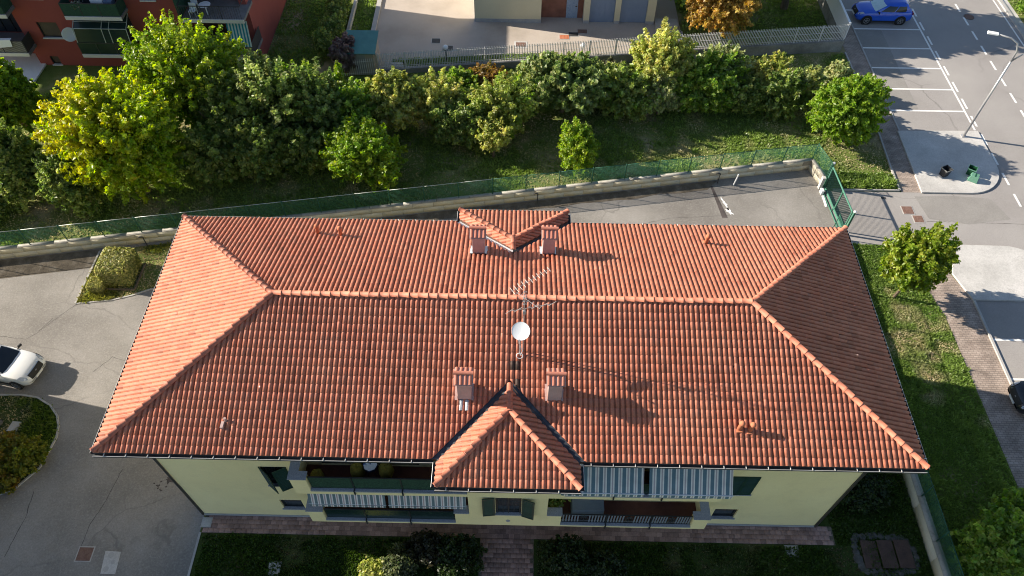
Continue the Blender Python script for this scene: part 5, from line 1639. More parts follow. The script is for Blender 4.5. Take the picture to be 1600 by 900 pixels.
# balcony furniture, washing and pots
t2 = empty('balcony_table', (-20.9, 27.75, 4.66), 'white round table on the open balcony of the red block', 'table')
m = MB(); m.lathe([(0.38, 0.70), (0.40, 0.73), (0.01, 0.735)], (-20.9, 27.75, 4.66), 18); m.build('top', MT['white_metal'], t2)
m = MB(); m.tube([(-20.9, 27.75, 4.66), (-20.9, 27.75, 5.36)], 0.04, 6); m.build('leg', MT['white_metal'], t2)
for k, (x, y, lab) in enumerate(((-21.75, 27.55, 'white plastic chair by the trellis of the open balcony'), (-21.9, 28.3, 'pale chair at the back of the open balcony'))):
    c = empty('balcony_chair', (x, y, 4.66), lab, 'chair')
    m = MB(); m.box(x - 0.22, x + 0.22, y - 0.22, y + 0.22, 5.06, 5.10); m.build('seat', MT['white_metal'], c)
    m = MB(); m.box(x - 0.22, x + 0.22, y + 0.2, y + 0.24, 5.10, 5.5); m.build('backrest', MT['white_metal'], c)
    for sx_, sy_ in ((-1, -1), (1, -1), (-1, 1), (1, 1)):
        m = MB(); m.box(x + sx_ * 0.19 - 0.02, x + sx_ * 0.19 + 0.02, y + sy_ * 0.19 - 0.02, y + sy_ * 0.19 + 0.02, 4.66, 5.06); m.build('leg', MT['white_metal'], c)
w_ = empty('laundry', (-35.2, 27.4, 1.8), 'white washing hung over the lower balcony of the red block', 'laundry')
m = MB(); m.add([(-36.0, 27.05, 2.86), (-34.9, 27.05, 2.9), (-34.9, 27.3, 2.9), (-36.0, 27.3, 2.86), (-36.02, 26.98, 2.3), (-34.95, 26.99, 2.42)], [(0, 1, 2, 3), (4, 5, 1, 0)]); m.build('sheet', MT['white_wall'], w_)
w_.location.z = 1.8
pot = empty('flower_box', (-29.2, 27.5, 4.72), 'flower box with white blossoms on the netted balcony', 'planter')
m = MB(); m.box(-29.75, -28.7, 27.25, 27.5, 5.1, 5.35); m.build('box', MT['dark_iron'], pot)
sd = empty('white_cupboard', (-27.9, 27.8, 4.72), 'white and blue boxes on the netted balcony', 'cupboard')
m = MB(); m.box(-28.4, -27.6, 27.6, 28.1, 4.73, 5.9); m.build('body', MT['white_wall'], sd); m = MB(); m.box(-27.55, -27.0, 27.6, 28.1, 4.73, 5.6); m.build('side_box', MT['blue_door'], sd)
# terrace slab under the left balcony
m = MB(); m.box(-40, -34.3, 26.1, 29.5, 0, 0.12); tag(m.build('terrace', MT['white_wall'], origin=(0, 0, 0)), kind='structure')

# ------------------------------------------------------------------ neighbouring house to the left, the twin that shades the yard
tw = empty('neighbour_house', (-43, -4, 0), 'twin cream house beyond the left yard', 'house')
m = MB(); m.box(-58, -29.0, -10.0, 2.4, 0, 10.3); m.build('wall', MT['plaster'], tw)
m = MB(); xa, xb, ya, yb = -59, -28.0, -11.0, 3.35
hw_ = (yb - ya) / 2; yc = (ya + yb) / 2
m.add([(xa, ya, 10.3), (xb, ya, 10.3), (xb, yb, 10.3), (xa, yb, 10.3), (xa, ya, 10.42), (xb, ya, 10.42), (xb, yb, 10.42), (xa, yb, 10.42), (xa + hw_, yc, 10.42 + hw_ * TAN), (xb - hw_, yc, 10.42 + hw_ * TAN)],
      [(3, 2, 1, 0), (0, 1, 5, 4), (1, 2, 6, 5), (2, 3, 7, 6), (3, 0, 4, 7), (4, 5, 9, 8), (6, 7, 8, 9), (5, 6, 9), (7, 4, 8)])
m.build('roof', MT['vent'], tw)
for y in (-6.5, -2.2):
    for z in (1.2, 3.7, 6.5):
        m = MB(); m.box(-29.0, -28.96, y - 0.5, y + 0.5, z, z + 1.4); m.build('window', MT['glass'], tw)

# ------------------------------------------------------------------ street lamp
MT['steel'] = pmat('galvanised_steel', [(0.40, 0.40, 0.41), (0.52, 0.52, 0.53)], scale=2, rough=0.4, metallic=0.5, fine_amt=0.1)
lamp = empty('street_lamp', (29.87, 22.02, 0.12), 'tall galvanised street lamp with two curved arms on the concrete island', 'street lamp')
m = MB(); m.tube([(29.87, 22.02, 0.12), (29.87, 22.02, 6.0)], 0.085, 10, 0.06); m.build('pole', MT['steel'], lamp, smooth=True)
m = MB(); m.tube([(29.87, 22.02, 5.95), (29.85, 22.03, 6.7), (29.66, 22.1, 7.2), (29.2, 22.25, 7.45), (28.4, 22.5, 7.55)], 0.058, 8, 0.045); m.build('arm', MT['steel'], lamp, smooth=True)
m = MB(); m.tube([(29.87, 22.02, 6.0), (30.2, 21.95, 6.5), (30.8, 21.8, 6.95), (31.6, 21.6, 7.2)], 0.05, 8, 0.042); m.build('arm', MT['steel'], lamp, smooth=True)
for (x, y, z, a) in ((28.2, 22.56, 7.55, R(163)), (31.8, 21.55, 7.22, R(-14))):
    m = MB(); m.obox((x, y, z), (0.62, 0.26, 0.12), rotz(a)); h_ = m.build('head', MT['white_metal'], lamp, bevel=0.03)
    m = MB(); m.obox((x, y, z - 0.062), (0.45, 0.18, 0.012), rotz(a)); m.build('lens', MT['glass'], h_)
m = MB(); m.box(29.72, 30.02, 21.87, 22.17, 0.12, 0.15); m.build('base_plate', MT['steel'], lamp)

# ------------------------------------------------------------------ open bins on the island
MT['bin_black'] = pmat('black_plastic', [(0.025, 0.025, 0.027), (0.04, 0.04, 0.042)], scale=3, rough=0.45, fine_amt=0.1)
MT['bin_grey'] = pmat('grey_plastic', [(0.13, 0.135, 0.13), (0.17, 0.175, 0.17)], scale=3, rough=0.5, fine_amt=0.1)
MT['bin_green'] = pmat('green_plastic', [(0.014, 0.075, 0.034), (0.02, 0.095, 0.042)], scale=3, rough=0.4, fine_amt=0.1)
MT['bin_pale'] = pmat('faded_green_plastic', [(0.10, 0.24, 0.17), (0.13, 0.28, 0.20)], scale=3, rough=0.5, fine_amt=0.1)
def open_bin(x, y, w, d, h, rot, mat, label, tip=0.0, lidmat=None):
    o = empty('open_bin', (x, y, 0.125), label, 'bin', 'open bins on the concrete island', rot)
    tp = 0.82
    mb = MB()
    def frustum(k, z0, z1, s0, s1):
        a, b = w / 2, d / 2
        mb.add([(-a * s0, -b * s0, z0), (a * s0, -b * s0, z0), (a * s0, b * s0, z0), (-a * s0, b * s0, z0), (-a * s1, -b * s1, z1), (a * s1, -b * s1, z1), (a * s1, b * s1, z1), (-a * s1, b * s1, z1)],
               [(0, 1, 5, 4), (1, 2, 6, 5), (2, 3, 7, 6), (3, 0, 4, 7)] + ([(3, 2, 1, 0)] if k == 0 else [(0, 1, 2, 3)] if k == 1 else []))
    frustum(0, 0.0, h, tp, 1.0); frustum(1, 0.03, h, tp * 0.92, 0.93)
    b_ = mb.build('body', MT[mat], o, local=True)
    mb = MB()
    a, b, t = w / 2, d / 2, 0.035
    mb.box(-a - t, a + t, -b - t, -b, h - 0.05, h); mb.box(-a - t, a + t, b, b + t, h - 0.05, h); mb.box(-a - t, -a, -b, b, h - 0.049, h - 0.001); mb.box(a, a + t, -b, b, h - 0.049, h - 0.001)
    mb.build('rim', MT[lidmat or mat], o, local=True)
    if tip: o.rotation_euler = (tip, 0, rot)
    return o
open_bin(27.26, 18.25, 0.46, 0.46, 0.58, R(25), 'bin_black', 'open black bin with grey rim standing alone on the concrete island', 0, 'bin_grey')
open_bin(28.98, 18.42, 0.46, 0.42, 0.50, R(-35), 'bin_green', 'open dark green bin on the concrete island', 0, 'bin_pale')
b_ = empty('open_bin', (28.98, 17.85, 0.125), 'pale green upturned bin touching the dark green one', 'bin', 'open bins on the concrete island', R(-32))
m = MB(); s0, s1 = 0.30, 0.23
m.add([(-s0, -s0 * .85, 0), (s0, -s0 * .85, 0), (s0, s0 * .85, 0), (-s0, s0 * .85, 0), (-s1, -s1 * .85, 0.42), (s1, -s1 * .85, 0.42), (s1, s1 * .85, 0.42), (-s1, s1 * .85, 0.42)], [(3, 2, 1, 0), (4, 5, 6, 7), (0, 1, 5, 4), (1, 2, 6, 5), (2, 3, 7, 6), (3, 0, 4, 7)])
m.build('body', MT['bin_pale'], b_, local=True, bevel=0.02)
m = MB(); m.box(-0.03, 0.03, -0.205, 0.205, 0.422, 0.44); m.build('handle', MT['bin_green'], b_, local=True)

# ------------------------------------------------------------------ cars
MT['blue_paint'] = pmat('blue_car_paint', [(0.005, 0.085, 0.56), (0.007, 0.10, 0.62)], scale=1, rough=0.28, spec=0.5, coat=0.8, fine_amt=0.03)
MT['white_paint_car'] = pmat('white_car_paint', [(0.74, 0.74, 0.72), (0.78, 0.78, 0.76)], scale=1, rough=0.3, spec=0.5, coat=0.6, fine_amt=0.02)
MT['black_paint'] = pmat('black_car_paint', [(0.008, 0.009, 0.011)], scale=1, rough=0.25, spec=0.5, coat=0.8, fine_amt=0.02)
MT['tyre'] = pmat('tyre_rubber', [(0.018, 0.018, 0.019), (0.028, 0.028, 0.029)], scale=5, rough=0.9, fine_amt=0.1)
MT['alloy'] = pmat('alloy_rim', [(0.32, 0.32, 0.33)], rough=0.35, metallic=0.7, fine_amt=0.05)
MT['car_glass'] = pmat('car_glass', [(0.012, 0.018, 0.030), (0.02, 0.028, 0.042)], scale=1, rough=0.08, spec=0.4, fine_amt=0.0)
MT['sunshade'] = pmat('silver_sunshade', [(0.44, 0.58, 0.62), (0.58, 0.70, 0.72)], scale=4, rough=0.4, metallic=0.3, fine_amt=0.1)
MT['lamp_clear'] = pmat('headlamp', [(0.45, 0.47, 0.50)], rough=0.12, spec=0.6, fine_amt=0.1)
MT['lamp_red'] = pmat('tail_lamp', [(0.28, 0.012, 0.010)], rough=0.2, spec=0.6, fine_amt=0.05)
MT['trim'] = pmat('black_trim', [(0.02, 0.02, 0.021)], rough=0.6, fine_amt=0.1)
MT['plate'] = pmat('number_plate', [(0.70, 0.70, 0.68)], rough=0.5, fine_amt=0.03)

def car(name, loc, rz, label, paint, Lc=4.2, Wc=1.78, Hc=1.52, shade=False, cladding=True):
    """hatchback facing +x in its own frame, nose at +Lc/2; wheels touch z = 0"""
    o = empty(name, loc, label, 'car', None, rz)
    h = Wc / 2; k = Hc / 1.5; l = Lc / 4.2
    # stations: x, bottom, shoulder z, half width, deck crown
    st = [(-2.10, 0.42, 0.80, 0.70, 0.03), (-2.03, 0.30, 0.94, 0.82, 0.03), (-1.80, 0.24, 1.00, 0.87, 0.02), (-1.2, 0.22, 0.99, 0.89, 0.02), (-0.3, 0.20, 0.97, 0.89, 0.02), (0.55, 0.20, 0.95, 0.885, 0.02),
          (0.85, 0.20, 0.95, 0.88, 0.045), (1.30, 0.22, 0.92, 0.87, 0.06), (1.70, 0.25, 0.86, 0.84, 0.06), (1.93, 0.28, 0.78, 0.77, 0.05), (2.05, 0.34, 0.68, 0.66, 0.03), (2.10, 0.42, 0.58, 0.56, 0.02)]
    V, F = [], []
    npr = 0
    for (x, zb, zs, hw, cr) in st:
        s = hw / 0.89 * h
        pr = [(-s * 0.86, zb), (-s * 0.97, zb + 0.10), (-s, (zb + zs) / 2), (-s * 0.985, zs - 0.14), (-s * 0.93, zs - 0.03), (-s * 0.80, zs + cr * 0.4), (-s * 0.4, zs + cr), (0, zs + cr * 1.15)]
        pr = pr + [(-a, b) for a, b in reversed(pr[:-1])]
        npr = len(pr)
        V += [(x * l, a, b * k) for a, b in pr]
    for i in range(len(st) - 1):
        for j in range(npr - 1): F.append((i * npr + j, i * npr + j + 1, (i + 1) * npr + j + 1, (i + 1) * npr + j))
        F.append(((i + 1) * npr, (i + 1) * npr + npr - 1, i * npr + npr - 1, i * npr))
    F.append(tuple(range(npr))); F.append(tuple((len(st) - 1) * npr + j for j in reversed(range(npr))))
    mb = MB(); mb.add(V, F)
    body = mb.build('body', MT[paint], o, local=True, smooth=True)
    body.modifiers.new("edge", 'EDGE_SPLIT').split_angle = R(38)
    # greenhouse: rings at belt, mid and roof edge, closed by a crowned roof
    def ring(z, xf, xr, w, cf, cr_):
        return [(xf, 0, z), (xf - cf * 0.3, w * 0.55, z), (xf - cf, w * 0.92, z), ((xf + xr) / 2 + 0.3, w, z), ((xf + xr) / 2 - 0.5, w * 0.985, z), (xr + cr_, w * 0.90, z), (xr + cr_ * 0.3, w * 0.55, z), (xr, 0, z)]
    rings = [ring(0.93, 0.98, -1.99, h * 0.90, 0.18, 0.12), ring(1.18, 0.52, -1.86, h * 0.82, 0.14, 0.12), ring(1.41, 0.06, -1.66, h * 0.715, 0.10, 0.10), ring(1.48, -0.18, -1.50, h * 0.58, 0.08, 0.10), ring(1.51, -0.45, -1.2, h * 0.30, 0.05, 0.06)]
    V, F = [], []
    for rg in rings:
        half = [(x * l, y, z * k) for x, y, z in rg]
        V += half + [(x, -y, z) for x, y, z in reversed(half[1:-1])]
    n = 14
    for i in range(len(rings) - 1):
        for j in range(n): F.append((i * n + j, i * n + (j + 1) % n, (i + 1) * n + (j + 1) % n, (i + 1) * n + j))
    F.append(tuple((len(rings) - 1) * n + j for j in range(n)))
    mb = MB(); mb.add(V, F)
    cabin = mb.build('cabin', MT[paint], o, local=True, smooth=True)
    cabin.modifiers.new("edge", 'EDGE_SPLIT').split_angle = R(50)
    def P(i, j): return Vector(V[i * n + j % n])
    def pane(name, corners, mat, off=0.012):
        """corners: list of (ring float, column float) bilinear points on the cabin"""
        pts = []
        for (r_, c_) in corners:
            i0 = int(min(math.floor(r_), len(rings) - 2)); fr = r_ - i0; j0 = int(math.floor(c_)); fc = c_ - j0
            p = (P(i0, j0) * (1 - fc) + P(i0, j0 + 1) * fc) * (1 - fr) + (P(i0 + 1, j0) * (1 - fc) + P(i0 + 1, j0 + 1) * fc) * fr
            pts.append(p)
        nn = (pts[1] - pts[0]).cross(pts[-1] - pts[0]).normalized()
        ctr = sum(pts, Vector()) / len(pts)
        if nn.dot(ctr - Vector((-0.5, 0, 0.9))) < 0: nn = -nn
        return [p + nn * off for p in pts]
    def glass(name, rows, cols, mat, off=0.012):
        VV, FF = [], []
        m_, q_ = len(rows), len(cols)
        for r_ in rows:
            for c_ in cols:
                i0 = int(min(math.floor(r_), len(rings) - 2)); fr = r_ - i0; j0 = int(math.floor(c_ % n)); fc = (c_ % n) - j0
                p = (P(i0, j0) * (1 - fc) + P(i0, j0 + 1) * fc) * (1 - fr) + (P(i0 + 1, j0) * (1 - fc) + P(i0 + 1, j0 + 1) * fc) * fr
                d = (p - Vector((-0.6 * l, 0, 0.75))); d.normalize()
                VV.append(p + d * off)
        for a in range(m_ - 1):
            for b in range(q_ - 1): FF.append((a * q_ + b, a * q_ + b + 1, (a + 1) * q_ + b + 1, (a + 1) * q_ + b))
        g = MB(); g.add(VV, FF); return g.build(name, MT[mat], o, local=True, smooth=True)
    glass('windscreen', (0.10, 1.0, 1.85), (-1.85, -1, 0, 1, 1.85), 'sunshade' if shade else 'car_glass')
    glass('rear_window', (0.55, 1.0, 1.8), (5.3, 6, 7, 8, 8.7), 'car_glass')
    for sgn in (1, -1):
        glass('side_window', (0.22, 1.0, 1.82), (2.35 * sgn, 3 * sgn, 3.42 * sgn), 'car_glass')
        glass('side_window', (0.22, 1.0, 1.82), (3.52 * sgn, 4 * sgn, 4.55 * sgn), 'car_glass')
    # wheels
    wr = 0.335 * k
    for sx_ in (-1.26, 1.30):
        for s in (-1, 1):
            x, y = sx_ * l, s * (h - 0.09)
            mr = Matrix.Rotation(R(90) * (-s), 3, 'X')
            if cladding:
                a = MB(); a.lathe([(wr + 0.075, -0.02), (wr + 0.075, 0.012), (wr + 0.02, 0.014)], (x, s * (h + 0.0) * 0.992, wr), 24, mr); a.build('wheel_arch', MT['trim'], o, local=True)
            w = MB(); w.lathe([(0.2, -0.12), (wr - 0.02, -0.12), (wr, -0.09), (wr, 0.09), (wr - 0.02, 0.115), (wr * 0.68, 0.10), (wr * 0.66, 0.04)], (x, y + s * 0.012, wr), 24, mr)
            wo_ = w.build('wheel', MT['tyre'], o, local=True, smooth=False)
            rm = MB()
            rm.lathe([(wr * 0.68, 0.07), (wr * 0.68, 0.112), (wr * 0.60, 0.112), (wr * 0.58, 0.08)], (x, y + s * 0.012, wr), 20, mr, close=False)
            rm.lathe([(wr * 0.16, 0.06), (wr * 0.16, 0.11), (0.01, 0.115)], (x, y + s * 0.012, wr), 12, mr)
            for q_ in range(5):
                an = 2 * math.pi * q_ / 5 + 0.3
                dirv = Vector((math.cos(an), 0, math.sin(an)))
                c = Vector((x, y + s * 0.108, wr)) + dirv * wr * 0.38
                rm.obox(c, (wr * 0.5, 0.02, wr * 0.15), Matrix.Rotation(-an, 3, 'Y'))
            rm.build('rim', MT['alloy'], wo_, local=True)
    # lights, grille, bumper, mirrors, plates, handles
    for s in (-1, 1):
        a = MB(); a.add([(1.60 * l, s * h * 0.885, 0.865 * k), (1.72 * l, s * h * 0.74, 0.915 * k), (1.98 * l, s * h * 0.64, 0.815 * k), (2.045 * l, s * h * 0.70, 0.70 * k), (1.86 * l, s * h * 0.87, 0.765 * k)], [(0, 1, 2, 3, 4)])
        a.build('headlight', MT['lamp_clear'], o, local=True)
        a = MB(); a.obox((-2.03 * l, s * h * 0.80, 0.90 * k), (0.07, 0.32, 0.16)); a.build('tail_light', MT['lamp_red'], o, local=True, bevel=0.02)
        a = MB(); a.obox((0.60 * l, s * (h + 0.075), 1.01 * k), (0.10, 0.22, 0.13), rotz(-s * 0.25)); a.obox((0.60 * l, s * (h - 0.06), 0.97 * k), (0.07, 0.16, 0.05)); a.build('mirror', MT['trim' if paint != 'white_paint_car' else 'trim'], o, local=True, bevel=0.03)
        for x in (0.10, -0.82):
            a = MB(); a.box(x * l - 0.09, x * l + 0.09, s * h * 0.985 - 0.012, s * h * 0.985 + 0.012, 0.80 * k, 0.83 * k); a.build('door_handle', MT[paint], o, local=True)
        a = MB(); a.box(-0.95 * l, 0.98 * l, s * h * 0.975 - 0.01, s * h * 0.975 + 0.02, 0.24 * k, 0.32 * k); a.build('sill_trim', MT['trim'], o, local=True)
    a = MB(); VV, FF = [], []                              # grille band wrapped over the nose
    for x_, zc in ((1.965, 0.842), (2.03, 0.775), (2.085, 0.675), (2.12, 0.57)):
        for t_ in (-0.52, -0.3, 0.0, 0.3, 0.52):
            VV.append(((x_ - 0.16 * t_ * t_) * l + 0.034, t_ * h, (zc + 0.012 - 0.05 * t_ * t_) * k))
    for q_ in range(3):
        for w_i in range(4): FF.append((q_ * 5 + w_i, q_ * 5 + w_i + 1, (q_ + 1) * 5 + w_i + 1, (q_ + 1) * 5 + w_i))
    a.add(VV, FF); a.build('grille', MT['trim'], o, local=True)
    a = MB(); a.box(2.10 * l, 2.15 * l, -0.26, 0.26, 0.42 * k, 0.53 * k); a.build('number_plate', MT['plate'], o, local=True)
    a = MB(); a.box(-2.125 * l, -2.098 * l, -0.26, 0.26, 0.60 * k, 0.71 * k); a.build('number_plate', MT['plate'], o, local=True)
    a = MB(); a.lathe([(0.055, 0), (0.05, 0.012), (0.01, 0.014)], (2.085 * l, 0, 0.75 * k), 12, Matrix.Rotation(R(90), 3, 'Y')); a.build('badge', MT['alloy'], o, local=True)
    return o
car('parked_car', (28.15, 35.95, 0.014), R(180), 'bright blue hatchback with a silver sunshade parked in the first bay', 'blue_paint', 4.25, 1.84, 1.55, shade=True)
car('parked_car', (-26.0, 2.72, 0.014), R(-12), 'white car at the frame edge beside the island bed', 'white_paint_car', 4.1, 1.76, 1.55, cladding=False)
car('parked_car', (27.2, 1.85, 0.014), R(180), 'black car parked nose to the brick footpath', 'black_paint', 4.3, 1.8, 1.5)
# ------------------------------------------------------------------ trees, shrubs, grass
def leaf_quads(rng, pos, nrm_, size, cols, stretch=1.7):
    """folded leaf (two triangles) at each position; returns verts, tris, colours"""
    n = len(pos)
    nrm_ = nrm_ / np.maximum(np.linalg.norm(nrm_, axis=1, keepdims=True), 1e-6)
    a = rng.normal(size=(n, 3)); a -= nrm_ * (a * nrm_).sum(1, keepdims=True)
    a /= np.maximum(np.linalg.norm(a, axis=1, keepdims=True), 1e-6)
    b = np.cross(nrm_, a)
    s = (size * rng.uniform(0.65, 1.35, n))[:, None]
    L_, W_ = a * s * 0.5 * stretch, b * s * 0.5
    fold = nrm_ * s * 0.16
    v = np.stack([pos - L_, pos + W_ + fold, pos + L_, pos - W_ + fold], 1).reshape(-1, 3)
    i = np.arange(n)[:, None] * 4
    t = np.concatenate([i + np.array([[0, 1, 2]]), i + np.array([[0, 2, 3]])], 1).reshape(-1, 3)
    return v, t, np.repeat(cols, 2, axis=0)

def crown(seed, c, r3, cols, shoots=150, per=50, leaf=0.17, lobes=13, lump=0.34, up_bias=0.35, inner=0.16, spike=0.8, grad=None, zlow=-0.75, shoot_r=0.21, square=0.0):
    rng = np.random.default_rng(seed)
    c, r3 = np.array(c, float), np.array(r3, float)
    d = rng.normal(size=(shoots * 3, 3)); d /= np.linalg.norm(d, axis=1, keepdims=True)
    d = d[d[:, 2] > zlow][:shoots]
    n = len(d)
    ld = rng.normal(size=(lobes, 3)); ld /= np.linalg.norm(ld, axis=1, keepdims=True)
    la = rng.uniform(-lump, lump, lobes)
    f = 1 + (np.exp(6 * (d @ ld.T - 1)) * la).sum(1)
    f *= rng.uniform(0.80, 1.0 + spike * 0.30, n)
    if square:
        q = np.abs(d).max(1); f = f * (1 - square) + square * (0.80 / np.maximum(q, 0.5))
    end = d * f[:, None]
    start = d * (f * rng.uniform(0.35, 0.62, n))[:, None]
    tipdir = np.zeros((n, 3)); tipdir[:, 2] = up_bias * rng.uniform(0.2, 1.0, n) * spike
    end = end + tipdir * 0.5
    # colour per shoot
    K = len(cols); cols = np.array(cols, float)
    t = rng.random(n)
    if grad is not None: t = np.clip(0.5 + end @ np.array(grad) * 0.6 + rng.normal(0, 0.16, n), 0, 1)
    idx = t * (K - 1); i0 = np.clip(idx.astype(int), 0, max(0, K - 2)); fr = (idx - i0)[:, None]
    sc = cols[i0] * (1 - fr) + cols[np.minimum(i0 + 1, K - 1)] * fr
    sc *= rng.uniform(0.78, 1.2, (n, 1))
    s = rng.beta(1.3, 1.0, (n, per))
    p = start[:, None] + (end - start)[:, None] * s[..., None]
    p = p * r3
    jr = shoot_r * (1.12 - 0.88 * s) * (0.6 + 0.12 * r3.mean())
    p = p + rng.normal(size=p.shape) * jr[..., None]
    out = np.broadcast_to(d[:, None], p.shape) * 0.5 + rng.normal(size=p.shape) * 0.7 + np.array([-0.12, 0, 0.45])
    lc = sc[:, None] * rng.uniform(0.72, 1.28, (n, per, 1)) * (1 + rng.normal(0, 0.06, (n, per, 3)))
    pos, nr, lc = p.reshape(-1, 3), out.reshape(-1, 3), np.clip(lc.reshape(-1, 3), 0.003, 0.8)
    ni = int(len(pos) * inner)
    if ni:
        di = rng.normal(size=(ni, 3)); di /= np.linalg.norm(di, axis=1, keepdims=True)
        pi_ = di * (rng.uniform(0.25, 0.72, ni)[:, None]) * r3
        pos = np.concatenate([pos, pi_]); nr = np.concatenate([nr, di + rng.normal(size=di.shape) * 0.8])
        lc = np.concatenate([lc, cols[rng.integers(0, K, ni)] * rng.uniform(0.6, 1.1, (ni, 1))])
    pos = pos + c
    keep = pos[:, 2] > 0.05
    return leaf_quads(rng, pos[keep], nr[keep], leaf, lc[keep])

def plant(name, label, cat, x, y, rx, ry, z0, h, cols, seed, group=None, trunk=True, cat_parts=('crown', 'trunk'), z=0.0, tr=None, limbs=6, **kw):
    o = empty(name, (x, y, z), label, cat, group)
    cz, rz = (z0 + h) / 2, (h - z0) / 2
    v, t, c = crown(seed, (x, y, z + cz), (rx, ry, rz), cols, **kw)
    org = np.array([x, y, z], float)
    me = np_mesh(cat_parts[0], v - org, t, MT['leaf'], c, 'leaf')
    link_mesh(cat_parts[0], me, o, (x, y, z))
    if trunk:
        rr = random.Random(seed)
        mb = MB(); r0 = tr or max(0.05, 0.035 * h)
        top_ = z + z0 + (h - z0) * 0.45
        mb.tube([(x, y, z - 0.02), (x + rr.uniform(-.08, .08), y + rr.uniform(-.08, .08), z + z0 * 0.6 + 0.2), (x, y, top_)], r0, 8, r0 * 0.55)
        for k in range(limbs):
            a = 2 * math.pi * k / limbs + rr.uniform(-.3, .3)
            b0 = z + max(0.15, z0 * 0.7) + rr.uniform(0.0, 0.3) * (h - z0)
            e = (x + math.cos(a) * rx * 0.72, y + math.sin(a) * ry * 0.72, z + cz + rz * rr.uniform(0.0, 0.6))
            mid = (x + math.cos(a) * rx * 0.33, y + math.sin(a) * ry * 0.33, (b0 + e[2]) / 2 + 0.1)
            mb.tube([(x, y, b0), mid, e], r0 * 0.5, 6, r0 * 0.12)
        mb.build(cat_parts[1], MT['bark'], o)
    return o

YEL = [(0.20, 0.33, 0.016), (0.36, 0.45, 0.02), (0.54, 0.51, 0.025)]
LIME = [(0.1663, 0.2936, 0.0235), (0.2545, 0.3719, 0.0352), (0.3524, 0.4307, 0.0431)]
GRN = [(0.1451, 0.2567, 0.0401), (0.2455, 0.3682, 0.0581), (0.3793, 0.4797, 0.0893)]
DRK = [(0.122, 0.1952, 0.0464), (0.2318, 0.3111, 0.0793), (0.3904, 0.4514, 0.1403)]
OLV = [(0.2678, 0.3234, 0.0803), (0.4463, 0.4797, 0.1338), (0.6471, 0.6248, 0.212)]
SIL = [(0.2195, 0.2834, 0.1097), (0.3841, 0.4298, 0.1829), (0.5487, 0.567, 0.2926)]
BRN = [(0.174, 0.1218, 0.0383), (0.2958, 0.1826, 0.0522), (0.2088, 0.174, 0.0522)]
ORG = [(0.338, 0.247, 0.065), (0.52, 0.3575, 0.0975), (0.66, 0.481, 0.156)]
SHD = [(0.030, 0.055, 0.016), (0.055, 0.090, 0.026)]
GH = 'trees and shrubs of the hedgerow'
big = dict(shoots=380, per=68, leaf=0.135)
med = dict(shoots=230, per=58, leaf=0.125)
sml = dict(shoots=130, per=60, leaf=0.085)
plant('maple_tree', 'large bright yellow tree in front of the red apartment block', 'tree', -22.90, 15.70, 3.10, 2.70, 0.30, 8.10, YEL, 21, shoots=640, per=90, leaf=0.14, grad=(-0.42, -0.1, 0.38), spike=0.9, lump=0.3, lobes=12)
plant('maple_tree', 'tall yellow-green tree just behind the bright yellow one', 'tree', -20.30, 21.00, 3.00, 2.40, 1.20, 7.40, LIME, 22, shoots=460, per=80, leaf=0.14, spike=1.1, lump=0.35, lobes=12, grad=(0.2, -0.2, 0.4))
plant('shrub', 'pale lime shrub at the frame edge near the red block', 'shrub', -32.00, 20.50, 1.50, 1.40, 0.60, 5.80, LIME, 23, GH, **big)
plant('shrub', 'dark shrub mass at the frame edge below the pale lime shrub', 'shrub', -30.00, 15.00, 1.90, 1.60, 0.10, 4.90, DRK, 24, GH, **big)
plant('shrub', 'low dark shrub between the yellow tree and the green fence', 'shrub', -26.40, 14.20, 1.50, 1.30, 0.10, 4.20, DRK, 25, GH, **med)
plant('shrub', 'low dark bramble close to the fence at the frame edge', 'shrub', -32.30, 13.40, 1.90, 1.30, 0.10, 2.00, DRK, 26, GH, **med)
plant('shrub', 'dark glossy shrub right of the yellow trees', 'shrub', -18.30, 19.30, 2.00, 1.80, 0.20, 5.70, DRK, 27, GH, **big)
plant('shrub', 'widest dark glossy shrub in the middle of the dark clump', 'shrub', -15.40, 20.00, 2.30, 2.00, 0.20, 5.80, DRK + [(0.11, 0.14, 0.06)], 28, GH, **big)
plant('shrub', 'dark glossy shrub at the end of the dark clump nearest the lime bush', 'shrub', -12.40, 20.20, 1.90, 1.80, 0.20, 5.20, DRK, 29, GH, **big)
plant('shrub', 'low dark shrub at the foot of the dark clump nearest the yellow tree', 'shrub', -18.7, 16.8, 1.8, 1.5, 0.1, 3.7, DRK, 120, GH, **med)
plant('shrub', 'low dark shrub at the foot of the dark clump centre', 'shrub', -15.8, 17.3, 1.9, 1.5, 0.1, 3.8, DRK, 121, GH, **med)
plant('shrub', 'low dark shrub at the foot of the dark clump beside the lime bush', 'shrub', -13.0, 17.9, 1.6, 1.4, 0.1, 3.1, DRK, 122, GH, **med)
plant('shrub', 'paler topped shrub behind the dark clump near the red corner', 'shrub', -16.50, 22.20, 1.40, 1.30, 0.30, 4.90, [(0.12, 0.19, 0.05), (0.22, 0.28, 0.09), (0.33, 0.36, 0.12)], 30, GH, **big)
plant('shrub', 'green shrub behind the dark clump beside the upright shoots', 'shrub', -14.30, 22.60, 1.30, 1.20, 0.30, 3.90, GRN, 31, GH, **med)
plant('upright_shrub', 'tall slim bright green upright shrub beside the far lawn', 'shrub', -13.60, 23.60, 0.32, 0.32, 0.30, 4.00, LIME, 32, GH, shoots=90, per=40, leaf=0.13, spike=0.3)
plant('upright_shrub', 'shorter slim upright shrub next to the tall slim one', 'shrub', -11.80, 23.60, 0.32, 0.32, 0.30, 3.50, LIME, 33, GH, shoots=80, per=40, leaf=0.13, spike=0.3)
plant('shrub', 'green shrub joining the dark clump and the olive shrubs', 'shrub', -10.70, 20.70, 1.95, 1.50, 0.20, 4.30, GRN, 34, GH, **med)
